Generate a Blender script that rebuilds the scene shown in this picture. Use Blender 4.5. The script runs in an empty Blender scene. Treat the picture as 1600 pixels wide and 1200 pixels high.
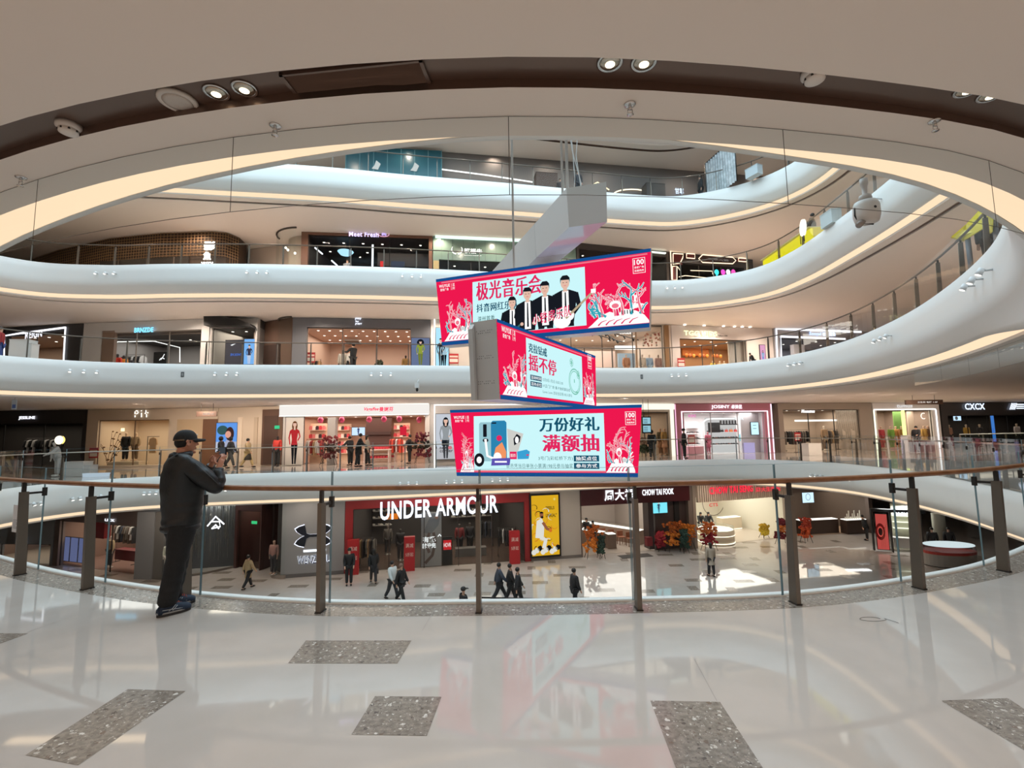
import bpy, math, random
from mathutils import Vector, Matrix
random.seed(7)
S = bpy.context.scene
COL = S.collection
PI = math.pi
# ---------------------------------------------------------------- camera model (1600x1200 frame)
F, HOR, ROLL, EYE = 750.0, 676.0, 0.016, 1.65
TH = math.atan((HOR - 600) / F)
def ray(px, py):
    x, y = px - 800.0, 600.0 - py
    c, s = math.cos(ROLL), math.sin(ROLL)
    x, y = c * x + s * y, -s * x + c * y
    return Vector((x, F * math.cos(TH) - y * math.sin(TH), F * math.sin(TH) + y * math.cos(TH)))
def atz(px, py, z):
    d = ray(px, py); t = (z - EYE) / d.z
    return Vector((d.x * t, d.y * t, z))
def aty(px, py, Y):
    d = ray(px, py); t = Y / d.y
    return Vector((d.x * t, Y, EYE + d.z * t))
def proj(p):
    X, Y, Z = p[0], p[1], p[2] - EYE
    yy = -Y * math.sin(TH) + Z * math.cos(TH); zz = Y * math.cos(TH) + Z * math.sin(TH)
    if zz < .1: return (-9e9, -9e9)
    x, y = F * X / zz, F * yy / zz
    c, s = math.cos(ROLL), math.sin(ROLL)
    return (800 + c * x - s * y, 600 - (s * x + c * y))

# ---------------------------------------------------------------- materials
def lin(c):
    return tuple(((v / 255) / 12.92 if v / 255 <= .04045 else ((v / 255 + .055) / 1.055) ** 2.4) for v in c) + (1.0,)
MATS = {}
def mat(name, rgb=(200, 200, 200), rough=.5, metal=0., emit=0., spec=.5, ecol=None, alpha=1.):
    if name in MATS: return MATS[name]
    m = bpy.data.materials.new(name); m.use_nodes = True
    b = m.node_tree.nodes['Principled BSDF']
    b.inputs['Base Color'].default_value = lin(rgb)
    b.inputs['Roughness'].default_value = rough
    b.inputs['Metallic'].default_value = metal
    b.inputs['Specular IOR Level'].default_value = spec
    if emit:
        b.inputs['Emission Color'].default_value = lin(ecol or rgb)
        b.inputs['Emission Strength'].default_value = emit
    MATS[name] = m
    return m
def lamp(name, rgb, strength):           # a surface that gives off light: screen, neon, diffuser
    if name in MATS: return MATS[name]
    m = bpy.data.materials.new(name); m.use_nodes = True
    nt = m.node_tree; nt.nodes.clear()
    e = nt.nodes.new('ShaderNodeEmission'); o = nt.nodes.new('ShaderNodeOutputMaterial')
    e.inputs[0].default_value = lin(rgb); e.inputs[1].default_value = strength
    nt.links.new(e.outputs[0], o.inputs[0])
    MATS[name] = m
    return m
def C(r, g, b, rough=.6, metal=0.):      # plain coloured surface by value
    return mat('paint_%d_%d_%d_%d_%d' % (r, g, b, int(rough * 10), int(metal * 10)), (r, g, b), rough, metal)
def E(r, g, b, s=1.0):                   # plain coloured light by value
    s = s if s <= 1.45 else 1.45 + (s - 1.45) * .25
    return lamp('light_%d_%d_%d_%d' % (r, g, b, int(s * 100)), (r, g, b), s)
def noisy(name, rgb1, rgb2, scale, rough=.4, kind='noise', detail=3, bump=0.):
    if name in MATS: return MATS[name]
    m = mat(name, rgb1, rough); nt = m.node_tree; N = nt.nodes; b = N['Principled BSDF']
    tc = N.new('ShaderNodeTexCoord')
    t = N.new('ShaderNodeTexNoise' if kind == 'noise' else 'ShaderNodeTexVoronoi')
    t.inputs['Scale'].default_value = scale
    if kind == 'noise': t.inputs['Detail'].default_value = detail
    nt.links.new(tc.outputs['Object'], t.inputs['Vector'])
    r = N.new('ShaderNodeValToRGB'); r.color_ramp.elements[0].position = .3; r.color_ramp.elements[1].position = .7
    r.color_ramp.elements[0].color = lin(rgb1); r.color_ramp.elements[1].color = lin(rgb2)
    nt.links.new(t.outputs[0], r.inputs[0]); nt.links.new(r.outputs[0], b.inputs['Base Color'])
    if bump:
        bp = N.new('ShaderNodeBump'); bp.inputs['Strength'].default_value = bump; bp.inputs['Distance'].default_value = .01
        nt.links.new(t.outputs[0], bp.inputs['Height']); nt.links.new(bp.outputs[0], b.inputs['Normal'])
    return m
def glassy(name, tint, refl=.5, mixmin=.03):
    if name in MATS: return MATS[name]
    m = bpy.data.materials.new(name); m.use_nodes = True
    nt = m.node_tree; nt.nodes.clear(); N = nt.nodes
    tr = N.new('ShaderNodeBsdfTransparent'); tr.inputs[0].default_value = lin(tint)
    gl = N.new('ShaderNodeBsdfGlossy'); gl.inputs['Roughness'].default_value = .02
    fr = N.new('ShaderNodeFresnel'); fr.inputs[0].default_value = 1.35
    mm = N.new('ShaderNodeMath'); mm.operation = 'MULTIPLY'; mm.inputs[1].default_value = refl
    nt.links.new(fr.outputs[0], mm.inputs[0])
    mx = N.new('ShaderNodeMixShader'); o = N.new('ShaderNodeOutputMaterial')
    nt.links.new(mm.outputs[0], mx.inputs[0]); nt.links.new(tr.outputs[0], mx.inputs[1]); nt.links.new(gl.outputs[0], mx.inputs[2])
    nt.links.new(mx.outputs[0], o.inputs[0])
    MATS[name] = m
    return m
def terrazzo(name='terrazzo_stone'):
    if name in MATS: return MATS[name]
    m = mat(name, (140, 130, 120), .16); nt = m.node_tree; N = nt.nodes; b = N['Principled BSDF']
    tc = N.new('ShaderNodeTexCoord')
    base = N.new('ShaderNodeTexNoise'); base.inputs['Scale'].default_value = 30; base.inputs['Detail'].default_value = 4
    r0 = N.new('ShaderNodeValToRGB')
    r0.color_ramp.elements[0].color = lin((122, 112, 103)); r0.color_ramp.elements[1].color = lin((150, 140, 130))
    r0.color_ramp.elements[0].position = .35; r0.color_ramp.elements[1].position = .65
    nt.links.new(tc.outputs['Object'], base.inputs['Vector']); nt.links.new(base.outputs[0], r0.inputs[0])
    prev = r0.outputs[0]
    for sc, th, cols in ((26, .30, ((94, 86, 80), (198, 190, 180), (120, 104, 92), (214, 208, 200))), (60, .32, ((104, 96, 90), (205, 199, 190), (165, 152, 140), (110, 96, 86)))):
        nz = N.new('ShaderNodeTexNoise'); nz.inputs['Scale'].default_value = sc * 1.6
        ad = N.new('ShaderNodeMix'); ad.data_type = 'VECTOR'; ad.inputs[0].default_value = .035
        nt.links.new(tc.outputs['Object'], nz.inputs['Vector'])
        nt.links.new(tc.outputs['Object'], ad.inputs[4]); nt.links.new(nz.outputs[1], ad.inputs[5])
        v = N.new('ShaderNodeTexVoronoi'); v.inputs['Scale'].default_value = sc; v.inputs['Randomness'].default_value = 1
        nt.links.new(ad.outputs[1], v.inputs['Vector'])
        sep = N.new('ShaderNodeSeparateColor'); nt.links.new(v.outputs['Color'], sep.inputs[0])
        cr = N.new('ShaderNodeValToRGB'); cr.color_ramp.interpolation = 'CONSTANT'
        cr.color_ramp.elements[0].color = lin(cols[0]); cr.color_ramp.elements[1].position = .3; cr.color_ramp.elements[1].color = lin(cols[1])
        for p, c in ((.55, cols[2]), (.8, cols[3])):
            e = cr.color_ramp.elements.new(p); e.color = lin(c)
        nt.links.new(sep.outputs[0], cr.inputs[0])
        # chip where distance is below a per-cell radius
        mu = N.new('ShaderNodeMath'); mu.operation = 'MULTIPLY'; mu.inputs[1].default_value = th * 1.3; nt.links.new(sep.outputs[1], mu.inputs[0])
        lt = N.new('ShaderNodeMath'); lt.operation = 'LESS_THAN'
        nt.links.new(v.outputs['Distance'], lt.inputs[0]); nt.links.new(mu.outputs[0], lt.inputs[1])
        mx = N.new('ShaderNodeMix'); mx.data_type = 'RGBA'
        nt.links.new(lt.outputs[0], mx.inputs[0]); nt.links.new(prev, mx.inputs[6]); nt.links.new(cr.outputs[0], mx.inputs[7])
        prev = mx.outputs[2]
    nt.links.new(prev, b.inputs['Base Color'])
    return m

# ---------------------------------------------------------------- mesh builder
TEXTS = {}
def text_mesh(s, bold=0., depth=0.):
    k = (s, bold, depth)
    if k in TEXTS: return TEXTS[k]
    c = bpy.data.curves.new('lettering', 'FONT'); c.body = s; c.size = 1; c.offset = bold; c.extrude = depth; c.resolution_u = 3; c.space_character = 1.06
    o = bpy.data.objects.new('lettering', c); COL.objects.link(o)
    me = bpy.data.meshes.new_from_object(o.evaluated_get(bpy.context.evaluated_depsgraph_get()))
    vs = [tuple(v.co) for v in me.vertices]; fs = [tuple(p.vertices) for p in me.polygons]
    bpy.data.objects.remove(o); bpy.data.curves.remove(c); bpy.data.meshes.remove(me)
    xs = [v[0] for v in vs] or [0, 1]; ys = [v[1] for v in vs] or [0, 1]
    TEXTS[k] = (vs, fs, min(xs), max(xs), min(ys), max(ys))
    return TEXTS[k]

class MB:
    def __init__(s): s.v = []; s.f = []; s.mi = []; s.mats = []; s.sm = []
    def add(s, vs, fs, m, smooth=False):
        if m not in s.mats: s.mats.append(m)
        i = s.mats.index(m); b = len(s.v)
        s.v.extend(tuple(v) for v in vs)
        for f in fs:
            s.f.append(tuple(b + k for k in f)); s.mi.append(i); s.sm.append(smooth)
        return s
    def box(s, x0, x1, y0, y1, z0, z1, m):
        x0, x1 = min(x0, x1), max(x0, x1); y0, y1 = min(y0, y1), max(y0, y1); z0, z1 = min(z0, z1), max(z0, z1)
        return s.add([(x0, y0, z0), (x1, y0, z0), (x1, y1, z0), (x0, y1, z0), (x0, y0, z1), (x1, y0, z1), (x1, y1, z1), (x0, y1, z1)],
                     [(0, 3, 2, 1), (4, 5, 6, 7), (0, 1, 5, 4), (1, 2, 6, 5), (2, 3, 7, 6), (3, 0, 4, 7)], m)
    def poly(s, pts, m): return s.add(pts, [tuple(range(len(pts)))], m)
    def prism(s, pts, y0, y1, m):        # outline in (x,z), thickness along y
        n = len(pts)
        vs = [(p[0], y0, p[1]) for p in pts] + [(p[0], y1, p[1]) for p in pts]
        fs = [tuple(range(n)), tuple(range(2 * n - 1, n - 1, -1))] + [(i, i + n, (i + 1) % n + n, (i + 1) % n) for i in range(n)]
        return s.add(vs, fs, m)
    def prismz(s, pts, z0, z1, m):
        n = len(pts)
        vs = [(p[0], p[1], z0) for p in pts] + [(p[0], p[1], z1) for p in pts]
        fs = [tuple(range(n - 1, -1, -1)), tuple(range(n, 2 * n))] + [(i, (i + 1) % n, (i + 1) % n + n, i + n) for i in range(n)]
        return s.add(vs, fs, m)
    def tube(s, path, r, m, n=8, closed=False, flat=1.0):
        P = [Vector(p) for p in path]; k = len(P); vs = []; fs = []
        rs = r if isinstance(r, (list, tuple)) else [r] * k
        up = None
        for i in range(k):
            a = P[i - 1] if (i or closed) else P[0]; b = P[(i + 1) % k] if (i < k - 1 or closed) else P[-1]
            t = (b - a); t = t.normalized() if t.length > 1e-9 else Vector((0, 0, 1))
            ref = Vector((0, 0, 1)) if abs(t.z) < .9 else Vector((1, 0, 0))
            if abs(t.z) >= .9 and up is not None:
                q = up - t * up.dot(t)
                if q.length > .1: ref = q.normalized()
            u = t.cross(ref).normalized(); w = u.cross(t).normalized(); up = w
            for j in range(n):
                an = 2 * PI * j / n
                vs.append(P[i] + u * (math.cos(an) * rs[i]) + w * (math.sin(an) * rs[i] * flat))
        for i in range(k if closed else k - 1):
            for j in range(n):
                a = i * n + j; b = i * n + (j + 1) % n; i2 = (i + 1) % k
                fs.append((a, b, i2 * n + (j + 1) % n, i2 * n + j))
        if not closed:
            fs.append(tuple(range(n - 1, -1, -1))); fs.append(tuple(range((k - 1) * n, k * n)))
        return s.add(vs, fs, m, True)
    def cyl(s, p0, p1, r0, m, r1=None, n=14): return s.tube([p0, p1], [r0, r0 if r1 is None else r1], m, n)
    def lathe(s, prof, c, m, n=18):
        vs = []; fs = []; k = len(prof)
        for r, z in prof:
            for j in range(n):
                a = 2 * PI * j / n; vs.append((c[0] + r * math.cos(a), c[1] + r * math.sin(a), c[2] + z))
        for i in range(k - 1):
            for j in range(n): fs.append((i * n + j, i * n + (j + 1) % n, (i + 1) * n + (j + 1) % n, (i + 1) * n + j))
        if prof[0][0] > 1e-4: fs.append(tuple(range(n - 1, -1, -1)))
        if prof[-1][0] > 1e-4: fs.append(tuple(range((k - 1) * n, k * n)))
        return s.add(vs, fs, m, True)
    def ball(s, c, r, m, n=14, k=9):
        if not isinstance(r, (tuple, list)): r = (r, r, r)
        vs = [(c[0], c[1], c[2] - r[2])]; fs = []
        for i in range(1, k):
            a = -PI / 2 + PI * i / k
            for j in range(n):
                b = 2 * PI * j / n
                vs.append((c[0] + r[0] * math.cos(a) * math.cos(b), c[1] + r[1] * math.cos(a) * math.sin(b), c[2] + r[2] * math.sin(a)))
        vs.append((c[0], c[1], c[2] + r[2])); last = len(vs) - 1
        for j in range(n): fs.append((0, 1 + (j + 1) % n, 1 + j))
        for i in range(k - 2):
            for j in range(n):
                a = 1 + i * n
                fs.append((a + j, a + (j + 1) % n, a + n + (j + 1) % n, a + n + j))
        a = 1 + (k - 2) * n
        for j in range(n): fs.append((a + j, a + (j + 1) % n, last))
        return s.add(vs, fs, m, True)
    # flat artwork in the (x,z) plane facing -y
    def p2(s, pts, m, y=0.): return s.add([(p[0], y, p[1]) for p in pts], [tuple(range(len(pts)))], m)
    def r2(s, x0, x1, z0, z1, m, y=0.): return s.p2([(x0, z0), (x1, z0), (x1, z1), (x0, z1)], m, y)
    def c2(s, x, z, rx, m, y=0., rz=None, n=20, a0=0., a1=2 * PI):
        rz = rx if rz is None else rz
        return s.p2([(x + rx * math.cos(a0 + (a1 - a0) * i / n), z + rz * math.sin(a0 + (a1 - a0) * i / n)) for i in range(n + (a1 - a0 < 6.2))], m, y)
    def s2(s, pts, w, m, y=0., w1=None):
        n = len(pts); L = []; R = []
        for i in range(n):
            a = pts[max(i - 1, 0)]; b = pts[min(i + 1, n - 1)]
            dx, dz = b[0] - a[0], b[1] - a[1]; l = math.hypot(dx, dz) or 1
            ww = w if w1 is None else w + (w1 - w) * i / max(n - 1, 1)
            nx, nz = -dz / l * ww / 2, dx / l * ww / 2
            L.append((pts[i][0] + nx, y, pts[i][1] + nz)); R.append((pts[i][0] - nx, y, pts[i][1] - nz))
        return s.add(R + L, [(i, i + 1, n + i + 1, n + i) for i in range(n - 1)], m)
    def text(s, t, x0, x1, z0, z1, m, y=0., bold=0., depth=0., shear=0., slope=0., mirror=False):
        vs, fs, a, b, c, d = text_mesh(t, bold, depth / max(z1 - z0, 1e-3) * .5 if depth else 0.)
        sx = (x1 - x0) / max(b - a, 1e-6); sz = (z1 - z0) / max(d - c, 1e-6); sy = (z1 - z0)
        out = []
        for v in vs:
            x = x0 + (v[0] - a) * sx; z = z0 + (v[1] - c) * sz
            if mirror: x = x0 + x1 - x
            out.append((x + shear * (z - z0), y - v[2] * sy * (1 if depth else 0), z + slope * (x - x0)))
        return s.add(out, fs if not mirror else [tuple(reversed(f)) for f in fs], m)
    def make(s, name, parent=None, loc=None, M=None):
        me = bpy.data.meshes.new(name)
        vs = s.v if M is None else [tuple(M @ Vector(v)) for v in s.v]
        me.from_pydata(vs, [], s.f)
        for m in s.mats: me.materials.append(m)
        me.polygons.foreach_set('material_index', s.mi); me.polygons.foreach_set('use_smooth', s.sm)
        me.update()
        o = bpy.data.objects.new(name, me); COL.objects.link(o)
        if parent: o.parent = parent
        if loc is not None: o.location = loc
        return o
def tag(o, label=None, cat=None, group=None, kind=None):
    if label: o['label'] = label
    if cat: o['category'] = cat
    if group: o['group'] = group
    if kind: o['kind'] = kind
    return o
def thing(name, label, cat, loc=(0, 0, 0), rz=0., group=None):
    o = bpy.data.objects.new(name, None); COL.objects.link(o); o.empty_display_size = .1
    o.location = loc; o.rotation_euler = (0, 0, rz)
    return tag(o, label, cat, group)
def struct(name, mb, parent=None):
    o = mb.make(name, parent); o['kind'] = 'structure'; return o
def copy_tree(o, parent=None):
    c = o.copy(); COL.objects.link(c)
    if parent: c.parent = parent
    for ch in [x for x in ALLKIDS(o)]: copy_tree(ch, c)
    return c
def ALLKIDS(o): return list(o.children)
def dup(root, loc, rz=0., label=None, group=None, scale=None):
    c = copy_tree(root); c.location = loc; c.rotation_euler = (0, 0, rz)
    if label: c['label'] = label
    if group: c['group'] = group
    if scale: c.scale = (scale,) * 3
    return c
def area(name, loc, sx, sy, power, rgb=(255, 255, 255), rot=(0, 0, 0), spread=None):
    d = bpy.data.lights.new(name, 'AREA'); d.shape = 'RECTANGLE'; d.size = sx; d.size_y = sy; d.energy = power; d.color = lin(rgb)[:3]
    if spread: d.spread = spread
    o = bpy.data.objects.new(name, d); COL.objects.link(o); o.location = loc; o.rotation_euler = rot
    return o
def spot(name, loc, power, rgb, size=1.6, blend=.6, rad=.05, rot=(0, 0, 0)):
    d = bpy.data.lights.new(name, 'SPOT'); d.energy = power; d.color = lin(rgb)[:3]; d.spot_size = size; d.spot_blend = blend; d.shadow_soft_size = rad
    o = bpy.data.objects.new(name, d); COL.objects.link(o); o.location = loc; o.rotation_euler = rot
    return o
# ---------------------------------------------------------------- shared materials
WHITE = mat('white_plaster', (236, 235, 232), .38)
CEIL = mat('ceiling_plaster', (238, 227, 217), .55)
GROOVE = mat('recess_bronze', (122, 102, 92), .28, .65)
FLOORM = noisy('polished_cream_stone', (188, 179, 171), (194, 185, 178), 2.5, .04)
TERR = terrazzo()
GLASS = glassy('clear_glass', (251, 254, 253), .3)
UGLASS = glassy('low_iron_glass', (252, 254, 254), .14)
GEDGE = mat('glass_edge', (126, 154, 164), .2)
DGLASS = mat('draft_glass_edge', (104, 98, 92), .3)
STEEL = mat('brushed_bronze_steel', (112, 102, 92), .38, .55)
DSTEEL = mat('dark_steel', (56, 52, 50), .4, .5)
CHROME = mat('chrome', (215, 215, 215), .12, 1.)
RAILM = noisy('bronze_brown_handrail', (120, 76, 44), (150, 100, 62), 9, .32)
BLACK = mat('black_matte', (18, 18, 19), .6)
COVE = lamp('warm_cove_light', (255, 222, 186), 1.04)
# ================================================================ BUILDING SHELL
LV = {1: -5.5, 2: 0.0, 3: 4.9, 4: 9.8, 5: 14.7}
def spline(pts, per=14):                 # closed Catmull-Rom
    out = []; n = len(pts)
    for i in range(n):
        p0, p1, p2, p3 = [Vector(pts[(i + k) % n]) for k in (-1, 0, 1, 2)]
        for j in range(per):
            t = j / per
            out.append(.5 * ((2 * p1) + (p2 - p0) * t + (2 * p0 - 5 * p1 + 4 * p2 - p3) * t * t + (3 * p1 - p0 - 3 * p2 + p3) * t ** 3))
    return out
def resample(pts, step):
    L = [0.]
    n = len(pts)
    for i in range(n): L.append(L[-1] + (pts[(i + 1) % n] - pts[i]).length)
    k = max(8, round(L[-1] / step)); out = []; j = 0
    for i in range(k):
        d = L[-1] * i / k
        while L[j + 1] < d: j += 1
        t = (d - L[j]) / max(L[j + 1] - L[j], 1e-9)
        out.append(pts[j].lerp(pts[(j + 1) % n], t))
    return out
def normals(pts):                        # outward from the void (outline runs counter-clockwise)
    n = len(pts); out = []
    for i in range(n):
        t = pts[(i + 1) % n] - pts[i - 1]; out.append(Vector((t.y, -t.x)).normalized())
    return out
OUT = {
 2: [(-.4, 4.95), (1.2, 4.95), (2.8, 5.05), (4.4, 5.5), (5.9, 6.15), (8.2, 7.6), (10.3, 9.5), (11.9, 11.4), (13.1, 14.0), (14.0, 16.4), (14.7, 19.4), (14.8, 22.6), (13.6, 25.2), (11.2, 26.5), (8, 26.2), (3.5, 25.1), (-3.2, 23.4), (-6.0, 22.7), (-8.8, 22.1), (-11.6, 21.7), (-14.4, 21.0), (-16.4, 20.0), (-17.3, 18.4), (-17.1, 16.2), (-15.2, 13.2), (-12, 10.2), (-8.9, 8.0), (-6.4, 6.6), (-4.9, 5.9), (-3.4, 5.35), (-1.9, 5.02)],
 3: [(0, 3.3), (1.8, 3.5), (3.1, 3.85), (4.6, 4.65), (6.2, 5.8), (8.1, 7.6), (9.5, 9.6), (11.0, 12.5), (12.0, 15.1), (12.7, 18.0), (12.7, 20.6), (11.9, 22.6), (10.4, 24.1), (8.2, 24.9), (5.4, 24.8), (1.5, 24.0), (-2.5, 23.1), (-7.2, 22.3), (-12.2, 21.6), (-15.8, 20.8), (-18.4, 19.6), (-19.8, 17.6), (-19.2, 15), (-16.4, 11.8), (-12, 8.6), (-8.2, 6.4), (-5.6, 5.1), (-3.6, 4.1), (-1.8, 3.5)],
 4: [(0, 3.0), (4, 3.6), (7.6, 5.4), (10.2, 8.2), (11.8, 11.4), (12.6, 15.0), (13.0, 18.5), (13.1, 21.5), (12.5, 23.8), (10.4, 25.3), (7.6, 25.6), (3.5, 24.8), (-1.2, 23.7), (-6.2, 22.8), (-12, 22.1), (-16, 21.9), (-19.2, 21.9), (-22, 21.2), (-23.4, 18.6), (-22.6, 15), (-19, 10.6), (-13, 6.6), (-6.5, 3.8)],
 5: [(0, 3.2), (5, 4.2), (9.4, 7.4), (12.4, 12), (13.7, 16.6), (14.3, 20.6), (13.9, 22.9), (12.4, 24.6), (9.8, 25.7), (7.0, 25.5), (0.2, 24.1), (-5, 23.1), (-9.2, 22.2), (-15, 21.3), (-19.6, 20.4), (-22.4, 18), (-22, 14), (-17, 9), (-9, 4.6)],
}
OUTL = {k: resample(spline([(a, b) for a, b in v]), .33) for k, v in OUT.items()}
NRM = {k: normals(v) for k, v in OUTL.items()}
XO0, XO1, YO0, YO1 = -46.0, 50.0, -9.0, 47.0
def outer(p):
    c = Vector((-2, 13)); d = (p - c)
    ts = []
    if d.x: ts += [(XO1 - c.x) / d.x, (XO0 - c.x) / d.x]
    if d.y: ts += [(YO1 - c.y) / d.y, (YO0 - c.y) / d.y]
    t = min(t for t in ts if t > 0); return c + d * t
def ring(mb, k, rows, m, smooth=True, to_outer=None, first_outer=None):
    """rows: list of (offset outward from the void, z); last row may run out to the building's wall"""
    P, Nn = OUTL[k], NRM[k]; n = len(P); vs = []; fs = []
    R = len(rows)
    for d, z in rows:
        for p, q in zip(P, Nn):
            a = p + q * d if d is not None else outer(p)
            vs.append((a.x, a.y, z(p) if callable(z) else z))
    for i in range(R - 1):
        for j in range(n):
            j2 = (j + 1) % n
            fs.append((i * n + j, i * n + j2, (i + 1) * n + j2, (i + 1) * n + j))
    mb.add(vs, fs, m, smooth)
FD = {2: 1.42, 3: 1.5, 4: 1.5, 5: 1.5}
SOF = {}
for k in (2, 3, 4, 5):
    z = LV[k]; D = FD[k]; SOF[k] = z - D
    mb = MB()
    ring(mb, k, [(.40, z), (None, z)], FLOORM, False)
    if k == 2:
        # ground-pattern inlays of terrazzo, corners read on the floor plane
        def inlay(c):
            mb.poly([tuple(Vector(c_) + Vector((0, 0, .0015))) for c_ in c], TERR)
        for q in ([(478, 1001), (643, 1001), (621, 1037), (450, 1036.5)], [(586, 1088), (690, 1089), (667, 1150), (549, 1148)],
                  [(1016, 1095), (1125, 1097), (1192, 1200), (1056, 1200)], [(1470, 1095), (1575, 1091), (1700, 1176), (1600, 1172)],
                  [(200, 1077), (290, 1080), (122, 1196), (40, 1180)], [(-40, 989), (44, 990), (0, 1006), (-120, 1006)]):
            inlay([atz(*p, 0.) for p in q])
        for a, b in (((205, 930), (0, 1003)), ((1085, 1030), (1120, 1095)), ((660, 985), (680, 950))):
            A, B = atz(*a, .001), atz(*b, .001); t = (B - A).normalized(); w = Vector((t.y, -t.x, 0)) * .002
            mb.poly([A - w, B - w, B + w, A + w], C(150, 140, 132))
        rnd = random.Random(3)
        for i in range(170):                   # other inlays further round the walkway
            x, y = rnd.uniform(-26, 26), rnd.uniform(7, 33)
            ok = min((Vector((x, y)) - p).length for p in OUTL[2][::4]) > .9
            c = Vector((x, y)); P = OUTL[2]
            ins = sum(((P[i].y > y) != (P[i - 1].y > y)) and (x < (P[i - 1].x - P[i].x) * (y - P[i].y) / (P[i - 1].y - P[i].y) + P[i].x) for i in range(len(P))) % 2
            if ok and not ins:
                mb.poly([(x, y, .0015), (x + .6, y, .0015), (x + .6, y + .3, .0015), (x, y + .3, .0015)], TERR)
    struct('floor' if k == 2 else 'floor_upper_%d' % k, mb)
    mb = MB(); ring(mb, k, [(.10, z), (.40, z)], TERR, False); struct('trim_%d' % (k + 10), mb)
    def dip(p, k=k):                          # over the near walkway the lip drops and hides a glowing inner face
        if k != 3: return 0.
        n = max(0., min(1., (11 - p.y) / 3.5)); n = n * n * (3 - 2 * n); q_ = max(0., min(1., (abs(p.x - .4) - .6) / 4.5))
        return n * (-.085 - .24 * q_)
    # balcony edge: kerb, fascia that curls under, lip, light slot, soffit
    mb = MB()
    prof = [(.10, z), (.10, z + .022), (.02, z + .022), (0, z + .008), (0, z - .30), (0.0, z - .62), (.015, z - .78), (.05, z - .90), (.11, z - 1.0), (.20, z - 1.09), (.30, lambda p: z - D + .26 + dip(p) * .6), (.40, lambda p: z - D + .20 + dip(p)), (.44, lambda p: z - D + .205 + dip(p))]
    ring(mb, k, prof, WHITE)
    fas = struct('trim_%d' % k, mb)
    mb = MB(); ring(mb, k, [(.44, z - D + .215), (.60, z - D + .06)], COVE)
    if k == 3: ring(mb, k, [(.445, lambda p: z - D + .205 + dip(p)), (.445, z - D + .215)], COVE)
    cv = mb.make('light_strip', fas)
    mb = MB()
    so = z - D
    ring(mb, k, [(.60, so + .06), (.62, so), (1.02, so)], CEIL, False)
    ring(mb, k, [(1.02, so), (1.02, so + .05)], GROOVE, False)
    ring(mb, k, [(1.02, so + .05), (1.22, so + .05)], GROOVE, False)
    ring(mb, k, [(1.22, so + .05), (1.22, so), (None, so)], CEIL, False)
    struct('ceiling' if k == 3 else 'ceiling_%d' % k, mb)
# top soffit round the skylight, ground floor, outer walls
OUTL[6], NRM[6] = OUTL[5], NRM[5]
mb = MB(); ring(mb, 6, [(0, 19.2), (0, 18.3), (.6, 18.1), (1.02, 18.1)], CEIL, False)
ring(mb, 6, [(1.02, 18.1), (1.02, 18.15), (1.22, 18.15), (1.22, 18.1)], GROOVE, False); ring(mb, 6, [(1.22, 18.1), (None, 18.1)], CEIL, False)
struct('ceiling_6', mb)
mb = MB(); mb.poly([(XO0, YO0, LV[1]), (XO1, YO0, LV[1]), (XO1, YO1, LV[1]), (XO0, YO1, LV[1])], FLOORM)
rnd = random.Random(11)
for iy in range(12):
    for ix in range(-13, 17):
        if rnd.random() < .62:
            x = ix * 1.9 + (iy % 2) * .8 + rnd.uniform(-.3, .3); y = 17.2 + iy * 1.25 + rnd.uniform(-.2, .2)
            lx, ly = rnd.choice(((.9, .42), (.42, .6), (.75, .45)))
            mb.poly([(x, y, LV[1] + .002), (x + lx, y, LV[1] + .002), (x + lx + .02, y + ly, LV[1] + .002), (x + .02, y + ly, LV[1] + .002)], TERR)
struct('floor_ground', mb)
WALLM = mat('beige_wall', (196, 184, 172), .6)
mb = MB(); mb.box(XO0 - .3, XO0, YO0, YO1, LV[1], 19.5, WALLM); struct('wall_left', mb)
mb = MB(); mb.box(XO1, XO1 + .3, YO0, YO1, LV[1], 19.5, WALLM); struct('wall_right', mb)
mb = MB(); mb.box(XO0, XO1, YO1, YO1 + .3, LV[1], 19.5, WALLM); struct('wall_back', mb)
mb = MB(); mb.box(XO0, XO1, YO0 - .3, YO0, LV[1], 19.5, WALLM); struct('wall_front', mb)

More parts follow.
